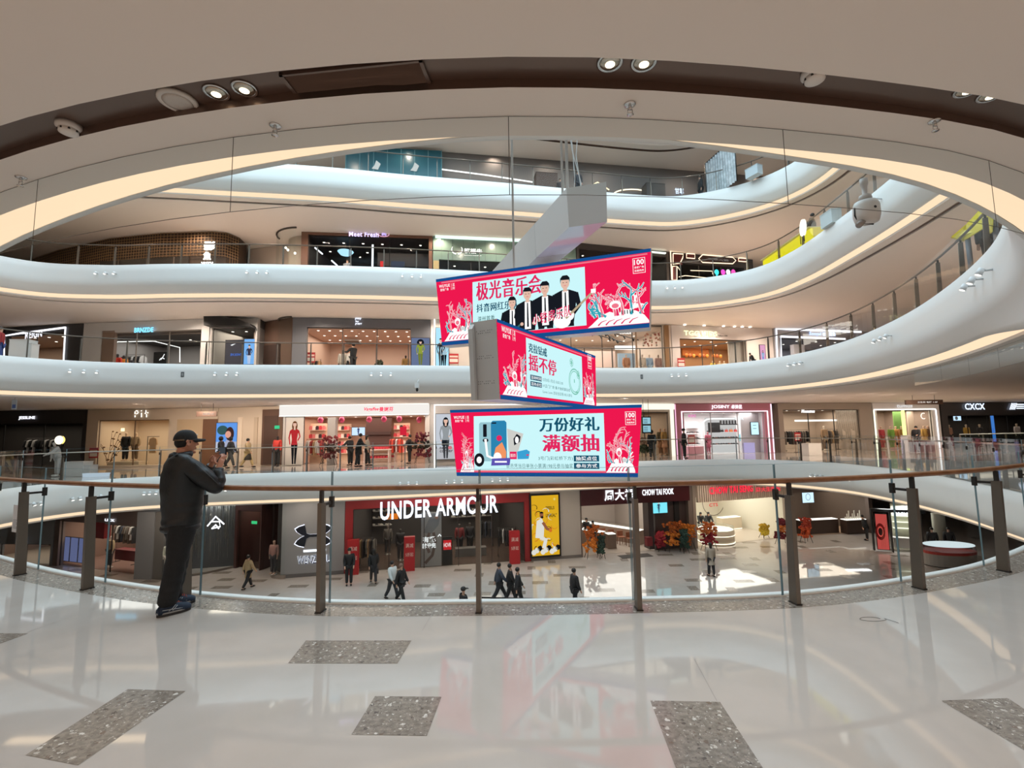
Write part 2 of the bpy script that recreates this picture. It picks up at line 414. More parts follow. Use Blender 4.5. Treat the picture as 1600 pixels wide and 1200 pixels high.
# ---------------------------------------------------------------- glass balustrades
def balustrade(k, label, spacing, keep, start=None, detail=True, glass_h=1.29, rail_h=1.145, blade=True):
    z = LV[k]; P = OUTL[k]; Nn = NRM[k]; n = len(P)
    root = thing('glass_balustrade', label, 'railing', (0, 0, z))
    cum = [0.]
    for i in range(n): cum.append(cum[-1] + (P[(i + 1) % n] - P[i]).length)
    tot = cum[-1]
    def at(s):
        s %= tot; lo = 0
        import bisect
        lo = min(bisect.bisect_right(cum, s) - 1, n - 1); t = (s - cum[lo]) / (cum[lo + 1] - cum[lo])
        p = P[lo].lerp(P[(lo + 1) % n], t); q = Nn[lo].lerp(Nn[(lo + 1) % n], t).normalized(); return p, q
    cnt = round(tot / spacing); sp = tot / cnt
    s0 = 0.
    if start:
        s0 = min(((at(tot * i / 4000)[0] - Vector(start)).length, tot * i / 4000) for i in range(4000))[1]
    ss = [s0 + i * sp for i in range(cnt)]
    kp = [keep(at(s)[0]) for s in ss]
    # handrail runs on the walkway side of the glass
    segs = []; cur = []
    M = int(tot / .3)
    flags = [keep(at(s0 + tot * i / M)[0]) for i in range(M)]
    st = 0
    if not all(flags):
        st = next(i for i in range(M) if flags[i] and not flags[i - 1])
    for i in range(M):
        s = s0 + tot * ((st + i) % M) / M
        if flags[(st + i) % M]:
            p, q = at(s); a = p + q * .30; cur.append((a.x, a.y, rail_h))
        elif cur: segs.append(cur); cur = []
    closed = all(flags)
    if cur: segs.append(cur)
    if detail:                                # brown wood on the near side; opposite, its reflected sheen is painted as pale grey
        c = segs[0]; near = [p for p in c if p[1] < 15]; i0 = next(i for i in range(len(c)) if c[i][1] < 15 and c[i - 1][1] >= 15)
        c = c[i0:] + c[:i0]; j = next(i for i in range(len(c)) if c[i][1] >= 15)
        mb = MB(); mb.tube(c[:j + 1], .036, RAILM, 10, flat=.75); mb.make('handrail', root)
        mb = MB(); mb.tube(c[j:] + c[:1], .03, mat('pale_sheen_rail', (168, 160, 150), .3, .3), 8, flat=.75); mb.make('handrail', root)['label'] = 'handrail on the opposite side, coloured pale grey for its sheen'
    else:
        mb = MB()
        for c in segs:
            if len(c) > 1: mb.tube(c, .036, STEEL, 6, closed=closed, flat=.75)
        mb.make('handrail', root)
    # one post: tapered blade, spigot and an arm with a clamp that holds the glass joint
    pm = MB()
    pm.add([(-.022, .0, 0), (.022, .0, 0), (.022, .105, 0), (-.022, .105, 0), (-.02, .035, 1.01), (.02, .035, 1.01), (.02, .12, 1.01), (-.02, .12, 1.01)],
           [(0, 3, 2, 1), (4, 5, 6, 7), (0, 1, 5, 4), (1, 2, 6, 5), (2, 3, 7, 6), (3, 0, 4, 7)], STEEL)
    pm.box(-.014, .014, .06, .10, 1.01, rail_h - .02, DSTEEL)
    pm.box(-.03, .03, -.004, .11, -.002, .012, DSTEEL)
    cm = MB(); cm.box(-.012, .012, -.105, .05, .975, 1.0, DSTEEL); cm.box(-.02, .02, -.14, -.10, .94, 1.045, DSTEEL)
    post0 = clamp0 = None
    for s, kk in zip(ss, kp):
        if not kk: continue
        p, q = at(s); a = p + q * .24; rz = math.atan2(q.y, q.x) - PI / 2
        if post0 is None:
            po = post0 = pm.make('post', root)
            if detail: clamp0 = cm.make('clamp_bracket', po)
        else:
            po = post0.copy(); COL.objects.link(po); po.parent = root
            if detail:
                c = clamp0.copy(); COL.objects.link(c); c.parent = po
        po.location = (a.x, a.y, 0); po.rotation_euler = (0, 0, rz)
    for i, s in enumerate(ss):
        if not (kp[i] and kp[(i + 1) % cnt]): continue
        g = MB(); kk = 4; lo = []; hi = []
        off = .118
        for j in range(kk + 1):
            f = .006 / sp + (1 - .012 / sp) * j / kk
            p, q = at(s + sp * f); a = p + q * off; lo.append((a.x, a.y, .02)); hi.append((a.x, a.y, glass_h))
        g.add(lo + hi, [(j, j + 1, kk + 2 + j, kk + 1 + j) for j in range(kk)], GLASS if detail else UGLASS)
        if detail:
            for e in (0, kk):
                p, q = at(s + sp * (.006 / sp if e == 0 else 1 - .006 / sp)); a = p + q * off; t = Vector((-q.y, q.x)) * .0045
                b = p + q * (off + .012)
                g.add([(a.x - t.x, a.y - t.y, .02), (a.x + t.x, a.y + t.y, .02), (a.x + t.x, a.y + t.y, glass_h), (a.x - t.x, a.y - t.y, glass_h)], [(0, 1, 2, 3)], GEDGE)
                g.add([(a.x, a.y, .02), (b.x, b.y, .02), (b.x, b.y, glass_h), (a.x, a.y, glass_h)], [(0, 1, 2, 3)], GEDGE)
            g.tube([(x, y, zz + .002) for x, y, zz in hi], .0016, GEDGE, 4)
        g.make('glass_pane', root)
    return root
balustrade(2, 'long curved glass balustrade with brown handrail and bronze posts along the near walkway', 1.475, lambda p: True, (-.34, 4.95))
balustrade(3, 'curved glass railing with thin grey rail one storey above the walkway', 1.5, lambda p: p.y > 6.5 or abs(p.x) > 9, None, False, 1.05, 1.1)
balustrade(4, 'curved glass railing with thin grey rail two storeys above the walkway', 1.6, lambda p: p.y > 11, None, False, 1.05, 1.1)
balustrade(5, 'uppermost curved glass railing with grey posts under the roof', 1.7, lambda p: p.y > 15, None, False, 1.2, 1.25)

# ---------------------------------------------------------------- hanging glass smoke curtain under the ceiling edge
def draft_curtain(k, label, h, sp, keep, off=.80):
    P = resample([p + q * off for p, q in zip(OUTL[k], NRM[k])], sp / 4); n = len(P); z = SOF[k]
    root = thing('smoke_curtain', label, 'glass barrier', (0, 0, z))
    for i in range(0, n - 3, 4):
        pts = [P[(i + j) % n] for j in range(5)]
        if not keep(pts[2]): continue
        g = MB()
        lo = [(p.x, p.y, -h) for p in pts]; hi = [(p.x, p.y, -.004) for p in pts]
        g.add(lo + hi, [(j, j + 1, 6 + j, 5 + j) for j in range(4)], GLASS)
        g.tube(lo, .0022, DGLASS, 4); g.tube(hi, .0018, DGLASS, 4)
        g.tube([lo[0], hi[0]], .0022, DGLASS, 4)
        g.make('glass_pane', root)
    return root
draft_curtain(3, 'frameless glass smoke curtain hanging under the near ceiling edge along the void', .46, 1.62, lambda p: p.y < 16)
# ================================================================ HANGING LED SCREENS
RED = E(236, 24, 78, .95); CYAN = E(198, 240, 244, 1.0); BLUE = E(24, 84, 150, .8); SW = E(250, 250, 250, 1.0)
TEAL = E(52, 170, 186, .9); NAVY = E(22, 84, 110, .9); INK = E(26, 30, 38, .8); SKIN = E(226, 186, 166, .95); CRIM = E(226, 40, 96, .95)
PINK = E(240, 120, 140, .95); DARKG = E(60, 110, 110, .9)
CASE = mat('screen_casing_grey', (206, 200, 195), .5)
CASEW = mat('screen_underside_white', (225, 226, 232), .25)
def coral(mb, x, z, w, h, y, seed, flip=1):
    """branching coral, rocks and waves in the corner of a screen"""
    r = random.Random(seed)
    mb.p2([(x - .02 * w, z), (x + .05 * w, z + .06 * h), (x + .22 * w, z + .24 * h), (x + .36 * w, z + .3 * h), (x + .5 * w, z + .24 * h), (x + .62 * w, z + .33 * h), (x + .8 * w, z + .27 * h), (x + .93 * w, z + .17 * h), (x + w, z + .05 * h), (x + w, z)], SW, y)
    for i in range(5):
        a = x + w * (.16 + .13 * i); mb.s2([(a, z + .03 * h), (a + .06 * w, z + .10 * h), (a + .15 * w, z + .13 * h)], .03 * h, CRIM, y - .002, .008 * h)
    def branch(px, pz, ang, ln, wd, dep, m):
        q = [(px, pz)]
        for s in range(4):
            ang += r.uniform(-.22, .22) + (.06 if dep else 0); px += math.cos(ang) * ln / 4; pz += math.sin(ang) * ln / 4
            
            if pz > z + h * .96 or not x + .01 < px < x + w - .01: break
            q.append((px, pz))
            if dep and s in (1, 2, 3): branch(q[-1][0], pz, ang + r.choice((-1, 1)) * r.uniform(.5, .95), ln * .48, wd * .7, dep - 1, m)
        if len(q) < 2: return
        mb.s2(q, wd * 1.5, SW, y - .003 - .0004 * dep, wd * .8); mb.s2(q, wd, m, y - .005 - .0004 * dep, wd * .4)
    for i, (fx, a, l, m) in enumerate(((.12, 1.9, .42, TEAL), (.24, 1.62, .9, PINK), (.46, 1.5, .6, PINK), (.5, 1.62, .6, CRIM), (.58, 1.62, .85, PINK), (.72, 1.35, .9, TEAL), (.86, 1.2, .75, TEAL), (.3, 2.5, .5, TEAL), (.2, 2.0, .7, TEAL), (.66, .8, .5, SW), (.9, 1.7, .8, PINK))):
        branch(x + w * fx, z + h * .2, a, h * l * .58, w * .042, 2, m)
    mb.c2(x + .46 * w, z + .43 * h, .10 * w, SW, y - .008, .09 * h); mb.c2(x + .46 * w, z + .41 * h, .06 * w, PINK, y - .01, .05 * h)
    for i in range(5): mb.r2(x + w * (.56 + .045 * i), x + w * (.575 + .045 * i), z + .22 * h, z + .3 * h, INK, y - .011)
def heavy(mb, t, x0, x1, z0, z1, m, y, w, **k):
    for dx in (-w, 0, w): mb.text(t, x0 + dx, x1 + dx, z0, z1, m, y - .0004 * (dx / w + 1), .004, **k)
def logo(mb, x, z, s, y):
    mb.text('WUYUE', x, x + s, z, z + s * .26, SW, y, .02); mb.text('吾悦广场', x + .12 * s, x + .88 * s, z - .3 * s, z - .08 * s, SW, y, .015)
    mb.r2(x + 1.12 * s, x + 1.14 * s, z - .3 * s, z + .26 * s, SW, y); mb.text('温', x + 1.22 * s, x + 1.44 * s, z + .0 * s, z + .26 * s, SW, y); mb.text('州', x + 1.22 * s, x + 1.44 * s, z - .3 * s, z - .04 * s, SW, y)
def hundred(mb, x, z, s, y):
    for a in ((0, 1, 0, .04), (0, 1, 1.26, 1.3), (0, .04, 0, 1.3), (.96, 1, 0, 1.3)): mb.r2(x + a[0] * s, x + a[1] * s, z + a[2] * s, z + a[3] * s, SW, y)
    mb.text('100', x + .1 * s, x + .9 * s, z + .72 * s, z + 1.18 * s, SW, y, .03)
    mb.text('吾悦广场', x + .12 * s, x + .88 * s, z + .42 * s, z + .6 * s, SW, y, .02); mb.text('百座同庆', x + .12 * s, x + .88 * s, z + .14 * s, z + .32 * s, SW, y, .02)
def screen(name_label, A, B, z0, z1, inset0, inset1, depth, holes=False):
    """A,B: plan points of the upper corners (left,right as seen); sides lean in by inset at the bottom"""
    A = Vector(A); B = Vector(B); d = B - A; W = d.length; rz = math.atan2(d.y, d.x); H = z1 - z0
    root = thing('led_screen', name_label, 'screen', (A.x, A.y, z0), rz, 'hanging advertising screens')
    c = MB(); y0 = .0
    f = [(inset0, 0), (W - inset1, 0), (W, H), (0, H)]
    vs = [(p[0], .012, p[1]) for p in f] + [(p[0], depth, p[1]) for p in f]
    c.add(vs, [(3, 2, 1, 0)[::-1], (4, 5, 6, 7)[::-1], (1, 2, 6, 5), (2, 3, 7, 6), (3, 0, 4, 7)], CASE)
    c.add(vs, [(0, 1, 5, 4)], CASEW)
    c.make('casing', root)
    if holes:
        v = MB()
        for zz in (.2, .52, .84):
            for i in range(9):
                for r in range(2):
                    if (i * 7 + r * 3 + int(zz * 10)) % 4: v.box(inset0 * (1 - zz) - .006, inset0 * (1 - zz) + .004, .12 + i * .045, .135 + i * .045, H * zz + r * .045, H * zz + r * .045 + .012, BLACK)
        v.make('vent_holes', root)
        e = MB(); e.add([(inset0 - .02, depth - .1, 0), (inset0 - .02, depth, 0), (-.02, depth, H * .97), (-.02, depth - .1, H * .97), (inset0 - .10, depth - .1, 0), (inset0 - .10, depth, 0), (-.10, depth, H * .9), (-.10, depth - .1, H * .9)],
              [(0, 1, 2, 3), (4, 7, 6, 5), (0, 3, 7, 4), (1, 5, 6, 2), (3, 2, 6, 7), (0, 4, 5, 1)], CASE); e.make('edge_flange', root)
    return root, W, H
def panel_base(mb, W, H, i0, i1, wx0, wx1, wz0, wz1):
    def X(z, s): return i0 * (1 - z / H) if s == 0 else W - i1 * (1 - z / H)
    mb.p2([(X(0, 0), 0), (X(0, 1), 0), (W, H), (0, H)], RED, 0)
    mb.p2([(X(0, 0), 0), (X(0, 1), 0), (X(.055 * H, 1), .055 * H), (X(.055 * H, 0), .055 * H)], BLUE, -.003)
    mb.p2([(X(.955 * H, 0), .955 * H), (X(.955 * H, 1), .955 * H), (W, H), (0, H)], BLUE, -.003)
    mb.r2(wx0, wx1, wz0, wz1, CYAN, -.004)
def figure(mb, x, z, h, y, guitar=0, cut=0.):
    """a musician in a dark suit with white shirt and thin tie"""
    w = h * .30
    for s in (-1, 1):
        zc = max(z, cut); mb.p2([(x + s * .02 * h, zc), (x + s * .10 * h, zc), (x + s * .095 * h, z + .46 * h), (x, z + .46 * h)], INK, y)
    mb.p2([(x - .10 * h, z + .40 * h), (x + .10 * h, z + .40 * h), (x + .135 * h, z + .66 * h), (x + .145 * h, z + .77 * h), (x + .05 * h, z + .81 * h), (x - .05 * h, z + .81 * h), (x - .145 * h, z + .77 * h), (x - .135 * h, z + .66 * h)], INK, y - .002)
    mb.p2([(x - .045 * h, z + .42 * h), (x + .045 * h, z + .42 * h), (x + .04 * h, z + .80 * h), (x - .04 * h, z + .80 * h)], SW, y - .004)
    mb.p2([(x - .012 * h, z + .45 * h), (x + .014 * h, z + .45 * h), (x + .008 * h, z + .78 * h), (x - .008 * h, z + .78 * h)], INK, y - .006)
    for s in (-1, 1):
        mb.s2([(x + s * .13 * h, z + .76 * h), (x + s * .17 * h, z + .6 * h), (x + s * .09 * h, z + .5 * h)], .065 * h, INK, y - .0065, .05 * h)
        mb.c2(x + s * .085 * h, z + .495 * h, .024 * h, SKIN, y - .009)
    mb.r2(x - .025 * h, x + .025 * h, z + .79 * h, z + .85 * h, SKIN, y - .007)
    mb.c2(x, z + .895 * h, .055 * h, SKIN, y - .008, .072 * h)
    mb.p2([(x - .062 * h, z + .89 * h), (x - .05 * h, z + .94 * h), (x + .05 * h, z + .935 * h), (x + .062 * h, z + .89 * h), (x + .06 * h, z + .96 * h), (x + .03 * h, z + .995 * h), (x - .03 * h, z + .995 * h), (x - .06 * h, z + .96 * h)], INK, y - .01)
    mb.r2(x - .03 * h, x - .012 * h, z + .9 * h, z + .907 * h, INK, y - .011); mb.r2(x + .012 * h, x + .03 * h, z + .9 * h, z + .907 * h, INK, y - .011); mb.r2(x - .015 * h, x + .015 * h, z + .862 * h, z + .867 * h, CRIM, y - .011)
    if guitar:
        m = (TEAL, SW)[guitar - 1]
        mb.c2(x - .05 * h, z + .42 * h, .11 * h, m, y - .012, .09 * h); mb.c2(x + .03 * h, z + .48 * h, .075 * h, m, y - .012, .065 * h)
        mb.s2([(x, z + .45 * h), (x + .34 * h, z + .74 * h)], .028 * h, (DARKG, E(190, 170, 140, .9))[guitar - 1], y - .014); mb.r2(x + .32 * h, x + .38 * h, z + .73 * h, z + .78 * h, SW, y - .0145)
        mb.s2([(x - .05 * h, z + .45 * h), (x - .1 * h, z + .78 * h)], .02 * h, INK, y - .013)

# upper screen: band concert
a0, a1 = aty(681, 443, 13.4), aty(1017, 388, 11.3)
za, zb = aty(1010, 511, 11.3).z, a1.z
rt, W, H = screen('uppermost red hanging screen with four dark suited musicians and large red characters', a0.xy, a1.xy, za, zb, .2, .12, .42)
m = MB(); panel_base(m, W, H, .2, .12, .195 * W, .725 * W, .10 * H, .88 * H)
m.r2(.03 * W, W * .985, .925 * H, .945 * H, PINK, -.002)
heavy(m, '极光音乐会', .215 * W, .53 * W, .60 * H, .865 * H, CRIM, -.006, 0.012); heavy(m, '抖音网红乐队', .215 * W, .42 * W, .43 * H, .55 * H, NAVY, -.006, 0.005)
m.text('温州首秀', .22 * W, .305 * W, .29 * H, .37 * H, DARKG, -.006, .006)
for i in range(6): m.p2([((.2 + .05 * i) * W, .1 * H), ((.24 + .05 * i) * W, .1 * H), ((.24 + .05 * i) * W, (.16 + .05 * (i % 3)) * H), ((.2 + .05 * i) * W, (.16 + .04 * (i % 2)) * H)], E(172, 222, 232, 1), -.005)

for fx, tz, fh, yy, gt in ((.392, .60, .92, -.02, 1), (.466, .70, 1.0, -.04, 0), (.548, .75, 1.04, -.06, 0), (.64, .79, 1.06, -.08, 2)): figure(m, fx * W, (tz - fh) * H, fh * H, yy, gt, .10 * H)

m.text('小铁房乐队', .49 * W, .665 * W, .15 * H, .30 * H, SW, -.1, .06, slope=.16); m.text('小铁房乐队', .49 * W, .665 * W, .15 * H, .30 * H, CRIM, -.103, .01, slope=.16)
logo(m, .018 * W, .86 * H, .058 * W, -.006); hundred(m, .925 * W, .7 * H, .05 * W, -.006)
coral(m, .05 * W, .06 * H, .145 * W, .62 * H, -.006, 4); coral(m, .735 * W, .06 * H, .245 * W, .62 * H, -.006, 5)
m.make('display', rt)
SCR1 = (rt, W, H)
# middle screen: ring
b0, b1 = aty(776, 498, 9.3), aty(930, 549, 14.2)
za, zb = aty(784, 623, 9.3).z, b0.z
rt, W, H = screen('middle hanging screen turned aside, with a ring drawing and three red characters', b0.xy, b1.xy, za, zb, .1, .06, .62, True)
m = MB(); panel_base(m, W, H, .1, .06, .215 * W, .80 * W, .09 * H, .89 * H)
m.r2(.03 * W, W * .97, .92 * H, .94 * H, PINK, -.002)
heavy(m, '克拉钻戒', .235 * W, .40 * W, .70 * H, .83 * H, NAVY, -.006, 0.008); heavy(m, '摇不停', .235 * W, .49 * W, .44 * H, .68 * H, CRIM, -.006, 0.016)
m.r2(.245 * W, .345 * W, .315 * H, .385 * H, NAVY, -.006); m.text('活动时间', .25 * W, .34 * W, .325 * H, .375 * H, SW, -.008, .01); m.text('12月30日-1月3日 10:00-21:00', .355 * W, .56 * W, .325 * H, .375 * H, DARKG, -.006)
m.r2(.245 * W, .345 * W, .225 * H, .295 * H, NAVY, -.006); m.text('活动点位', .25 * W, .34 * W, .235 * H, .285 * H, SW, -.008, .01); m.text('1F正门广场 集卡抽奖赢钻戒', .355 * W, .64 * W, .235 * H, .285 * H, DARKG, -.006)
m.text('Love Love 活动当日限100人参与', .355 * W, .66 * W, .15 * H, .20 * H, DARKG, -.006)
LINE = E(120, 190, 170, 1)
for r, w in ((.068, .006), (.056, .004)):
    m.s2([(.70 * W + r * W * math.cos(t * .2), .42 * H + r * 2.6 * H * 1.2 * math.sin(t * .2)) for t in range(33)], w * W, LINE, -.006)
for cx, cz in ((.665, .73), (.745, .55)):
    for i in range(9): m.s2([(cx * W, cz * H), ((cx + .02 * math.cos(i * .7)) * W, (cz + .075 * math.sin(i * .7)) * H), ((cx + .02 * math.cos(i * .7 + .5)) * W, (cz + .06 * math.sin(i * .7 + .5)) * H)], .004 * W, LINE, -.008)
m.r2(.69 * W, .7 * W, .4 * H, .46 * H, LINE, -.007); m.s2([(.705 * W, .24 * H), (.74 * W, .25 * H)], .005 * W, LINE, -.008)
logo(m, .03 * W, .86 * H, .07 * W, -.006); hundred(m, .88 * W, .72 * H, .055 * W, -.006)
coral(m, .035 * W, .06 * H, .18 * W, .62 * H, -.006, 6); coral(m, .81 * W, .06 * H, .15 * W, .62 * H, -.006, 7)
m.make('display', rt)
SCR2 = (rt, W, H)
# lower screen: prizes
c0, c1 = aty(703, 641, 11.6), aty(1003, 632, 10.5)
za, zb = aty(990, 746, 10.5).z, c1.z
rt, W, H = screen('lowest red hanging screen with phones, snack bags and dark blue over red characters', c0.xy, c1.xy, za, zb, .17, .15, .38)
m = MB(); panel_base(m, W, H, .17, .15, .135 * W, .815 * W, .085 * H, .895 * H)
m.r2(.08 * W, W * .93, .063 * H, .08 * H, PINK, -.002)
heavy(m, '万份好礼', .49 * W, .79 * W, .645 * H, .845 * H, NAVY, -.006, 0.012); heavy(m, '满额抽', .505 * W, .785 * W, .355 * H, .60 * H, CRIM, -.006, 0.016)
m.r2(.66 * W, .785 * W, .215 * H, .30 * H, NAVY, -.006); m.text('抽奖点位', .67 * W, .775 * W, .228 * H, .288 * H, SW, -.008, .015); m.text('3号门(彩虹桥下方)', .48 * W, .655 * W, .225 * H, .29 * H, DARKG, -.006)
m.r2(.66 * W, .785 * W, .11 * H, .195 * H, NAVY, -.006); m.text('参与方式', .67 * W, .775 * W, .123 * H, .183 * H, SW, -.008, .015); m.text('会员凭当日单张小票满198元参与抽奖', .31 * W, .655 * W, .12 * H, .185 * H, DARKG, -.006)
PB = E(44, 132, 176, .95); PB2 = E(150, 196, 206, .95); OR = E(240, 150, 100, .95); VIO = E(92, 84, 176, .95); STL = E(150, 150, 150, .9)
def rrect(x0, x1, z0, z1, mt, y, sl=0.):
    c = (x1 - x0) * .12
    m.p2([(x0 + c, z0), (x1 - c, z0), (x1, z0 + c), (x1 + sl, z1 - c), (x1 - c + sl, z1), (x0 + c + sl, z1), (x0 + sl, z1 - c), (x0, z0 + c)], mt, y)
rrect(.165 * W, .235 * W, .22 * H, .80 * H, PB2, -.008, .0); rrect(.187 * W, .207 * W, .58 * H, .77 * H, INK, -.012); m.c2(.2 * W, .53 * H, .016 * W, INK, -.012, .03 * H)
rrect(.23 * W, .315 * W, .22 * H, .82 * H, PB, -.014, .0); m.p2([(.24 * W, .24 * H), (.31 * W, .24 * H), (.312 * W, .36 * H), (.29 * W, .5 * H), (.255 * W, .42 * H)], OR, -.018); m.r2(.235 * W, .26 * W, .775 * H, .795 * H, INK, -.018)
m.c2(.275 * W, .56 * H, .015 * W, CRIM, -.018); m.c2(.165 * W, .24 * H, .028 * W, INK, -.022, .10 * H); m.c2(.165 * W, .24 * H, .014 * W, SW, -.024, .05 * H)
m.s2([(.2 * W, .55 * H), (.21 * W, .3 * H), (.26 * W, .24 * H)], .013 * W, SW, -.024); m.c2(.265 * W, .28 * H, .022 * W, SW, -.026, .07 * H)
m.p2([(.23 * W, .155 * H), (.33 * W, .165 * H), (.335 * W, .27 * H), (.235 * W, .26 * H)], VIO, -.028); m.r2(.25 * W, .315 * W, .2 * H, .225 * H, SW, -.03)
m.p2([(.325 * W, .36 * H), (.375 * W, .36 * H), (.405 * W, .62 * H), (.36 * W, .66 * H), (.318 * W, .7 * H)], E(205, 205, 200, .95), -.022)
m.p2([(.355 * W, .45 * H), (.385 * W, .5 * H), (.39 * W, .58 * H), (.37 * W, .62 * H), (.352 * W, .55 * H)], INK, -.024); m.c2(.37 * W, .53 * H, .01 * W, SW, -.026, .05 * H)
m.r2(.33 * W, .368 * W, .25 * H, .36 * H, CRIM, -.023); m.text('酸奶', .335 * W, .362 * W, .28 * H, .33 * H, SW, -.025)
m.p2([(.372 * W, .25 * H), (.43 * W, .255 * H), (.437 * W, .36 * H), (.42 * W, .39 * H), (.37 * W, .36 * H)], E(60, 160, 210, .95), -.024); m.c2(.425 * W, .31 * H, .008 * W, CRIM, -.026, .01 * H)
logo(m, .022 * W, .86 * H, .06 * W, -.006); hundred(m, .918 * W, .72 * H, .05 * W, -.006)
coral(m, .06 * W, .06 * H, .075 * W, .62 * H, -.006, 8); coral(m, .07 * W, .06 * H, .06 * W, .3 * H, -.02, 12); coral(m, .82 * W, .06 * H, .135 * W, .66 * H, -.006, 9)
m.make('display', rt)
SCR3 = (rt, W, H)
# long box beam above the screens, seen from its end
Db = 10.4
e0, e1, e2, e3 = aty(885, 294, Db), aty(889, 347, Db), aty(949, 355, Db - .25), aty(948, 303, Db - .25)
root = thing('box_beam', 'long white grey box beam hanging above the red screens, one end towards the walkway', 'beam', (e1.x, e1.y, e1.z))
dr = Vector((-260 / 750, 1)).normalized() * 6.0
c = [e1, e2, e3, e0]; c2 = [Vector((p.x + dr.x, p.y + dr.y, p.z)) for p in c]
zt = max(e0.z, e3.z); zl = (e1.z + e2.z) / 2
c = [Vector((p.x, p.y, zl if i < 2 else zt)) - e1 for i, p in enumerate(c)]; c2 = [Vector((p.x + dr.x, p.y + dr.y, p.z)) for p in c]
mb = MB(); mb.add(c + c2, [(0, 1, 2, 3), (7, 6, 5, 4), (1, 5, 6, 2), (2, 6, 7, 3), (3, 7, 4, 0)], CASE); mb.make('shell', root)
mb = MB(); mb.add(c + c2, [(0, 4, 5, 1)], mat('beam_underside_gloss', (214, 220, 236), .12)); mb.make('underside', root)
mb = MB()
for f in (.33, .66):
    q = [a.lerp(b, f) for a, b in zip(c, c2)]; mb.tube([q[1], q[0], q[3], q[2]], .004, C(130, 130, 130), 4, closed=True)
mb.make('panel_joints', root)
bp = lambda f, g: Vector((e1.x, e1.y, 0)) + Vector((c[0].lerp(c[1], g).x + dr.x * f, c[0].lerp(c[1], g).y + dr.y * f, zt))
# hanging rods up to a roof truss
truss = thing('roof_truss', 'steel roof truss under the skylight from which the screens hang', 'truss', (0, 11, 19.3))
mb = MB()
for zz in (0, .6): mb.tube([(-24, 0, zz), (17, 0, zz)], .06, CASE, 8)
for i in range(34): mb.tube([(-24 + i * 1.2, 0, .6 * (i % 2)), (-22.8 + i * 1.2, 0, .6 * ((i + 1) % 2))], .03, CASE, 6)
mb.make('chords', truss)
def rods(label, p, q, r=.035, mm=CASE, name='hanger_rod', cat='hanger'):
    t = MB(); t.tube([p, q], r, mm, 8); o = t.make(name); tag(o, label, cat); return o
p = aty(803, 425, 12.75); rods('thin white hanger rod left of the box beam, running up from the uppermost screen', (p.x, 12.75, p.z - .05), (p.x, 12.2, 19.3), .03)
p = aty(887, 300, 11.2); rods('thick pair-side hanger rod rising from the end of the box beam', (p.x, 11.2, zt), (p.x, 11.2, 19.3), .035)
p = aty(882, 300, 11.5); rods('second rod beside the thick hanger rod above the box beam', (p.x - .05, 11.5, zt), (p.x - .05, 11.3, 19.3), .03)
for i, (px, wv) in enumerate(((893, .1), (903, .18), (915, .14))):
    p = aty(px, 300, 11.6); t = MB()
    t.tube([(p.x - .02 * i, 11.6 + .3 * i, zt + .005 + k * .9) if k == 0 else (p.x + wv * math.sin(k * 1.3 + i), 11.6 + .3 * i * (1 - k / 12) , min(zt + k * .9, 19.2)) for k in range(12)], .012, C(215, 215, 215), 6)
    tag(t.make('cable'), ('white cable hanging loosely next to the thick rods above the box beam', 'curly white cable in the middle of the three above the box beam', 'white cable farthest from the thick rods above the box beam')[i], 'cable')
for (px, py, Y, px2, n) in ((735, 400, 11.6, 735, 'a'), (985, 400, 9.9, 985, 'b')): pass
# ================================================================ NEAR CEILING FITTINGS
ZS = SOF[3]; ZR = ZS + .05
def downlight(px, py, label):
    p = atz(px, py, ZR)
    r = thing('downlight', label, 'light', (p.x, p.y, ZR), 0, 'recessed downlights in the bronze ceiling channel')
    a = MB(); a.lathe([(.062, -.004), (.062, .0), (.05, -.006), (.05, -.004)], (0, 0, 0), CHROME, 24); a.lathe([(.066, -.003), (.058, -.009), (.05, -.003)], (0, 0, 0), CHROME, 24); a.make('trim_ring', r)
    a = MB(); a.lathe([(.052, -.0035), (.046, -.010), (.023, -.0135)], (0, 0, .0), mat('reflector', (190, 180, 165), .18, .9), 24); a.make('reflector', r)
    a = MB(); a.lathe([(.024, -.0142), (.0, -.0165)], (0, 0, 0), E(255, 238, 205, 7), 20); a.make('lamp', r)
    return r
for i, (px, py) in enumerate(((338, 144), (382, 138), (953, 97), (1006, 97), (1512, 140), (1548, 148))):
    downlight(px, py, ('bright round downlight beside the white speaker in the ceiling channel', 'bright round downlight next to the slatted air vent', 'left downlight of the pair over the middle of the ceiling channel', 'right downlight of the pair over the middle of the ceiling channel', 'downlight of the rightmost ceiling pair, nearer the middle', 'outermost downlight at the right end of the ceiling channel')[i])
    p = atz(px, py, ZR - .06); spot('downlight_and_fill_beam', p, 10, (255, 232, 205), 1.9, .8, .04)
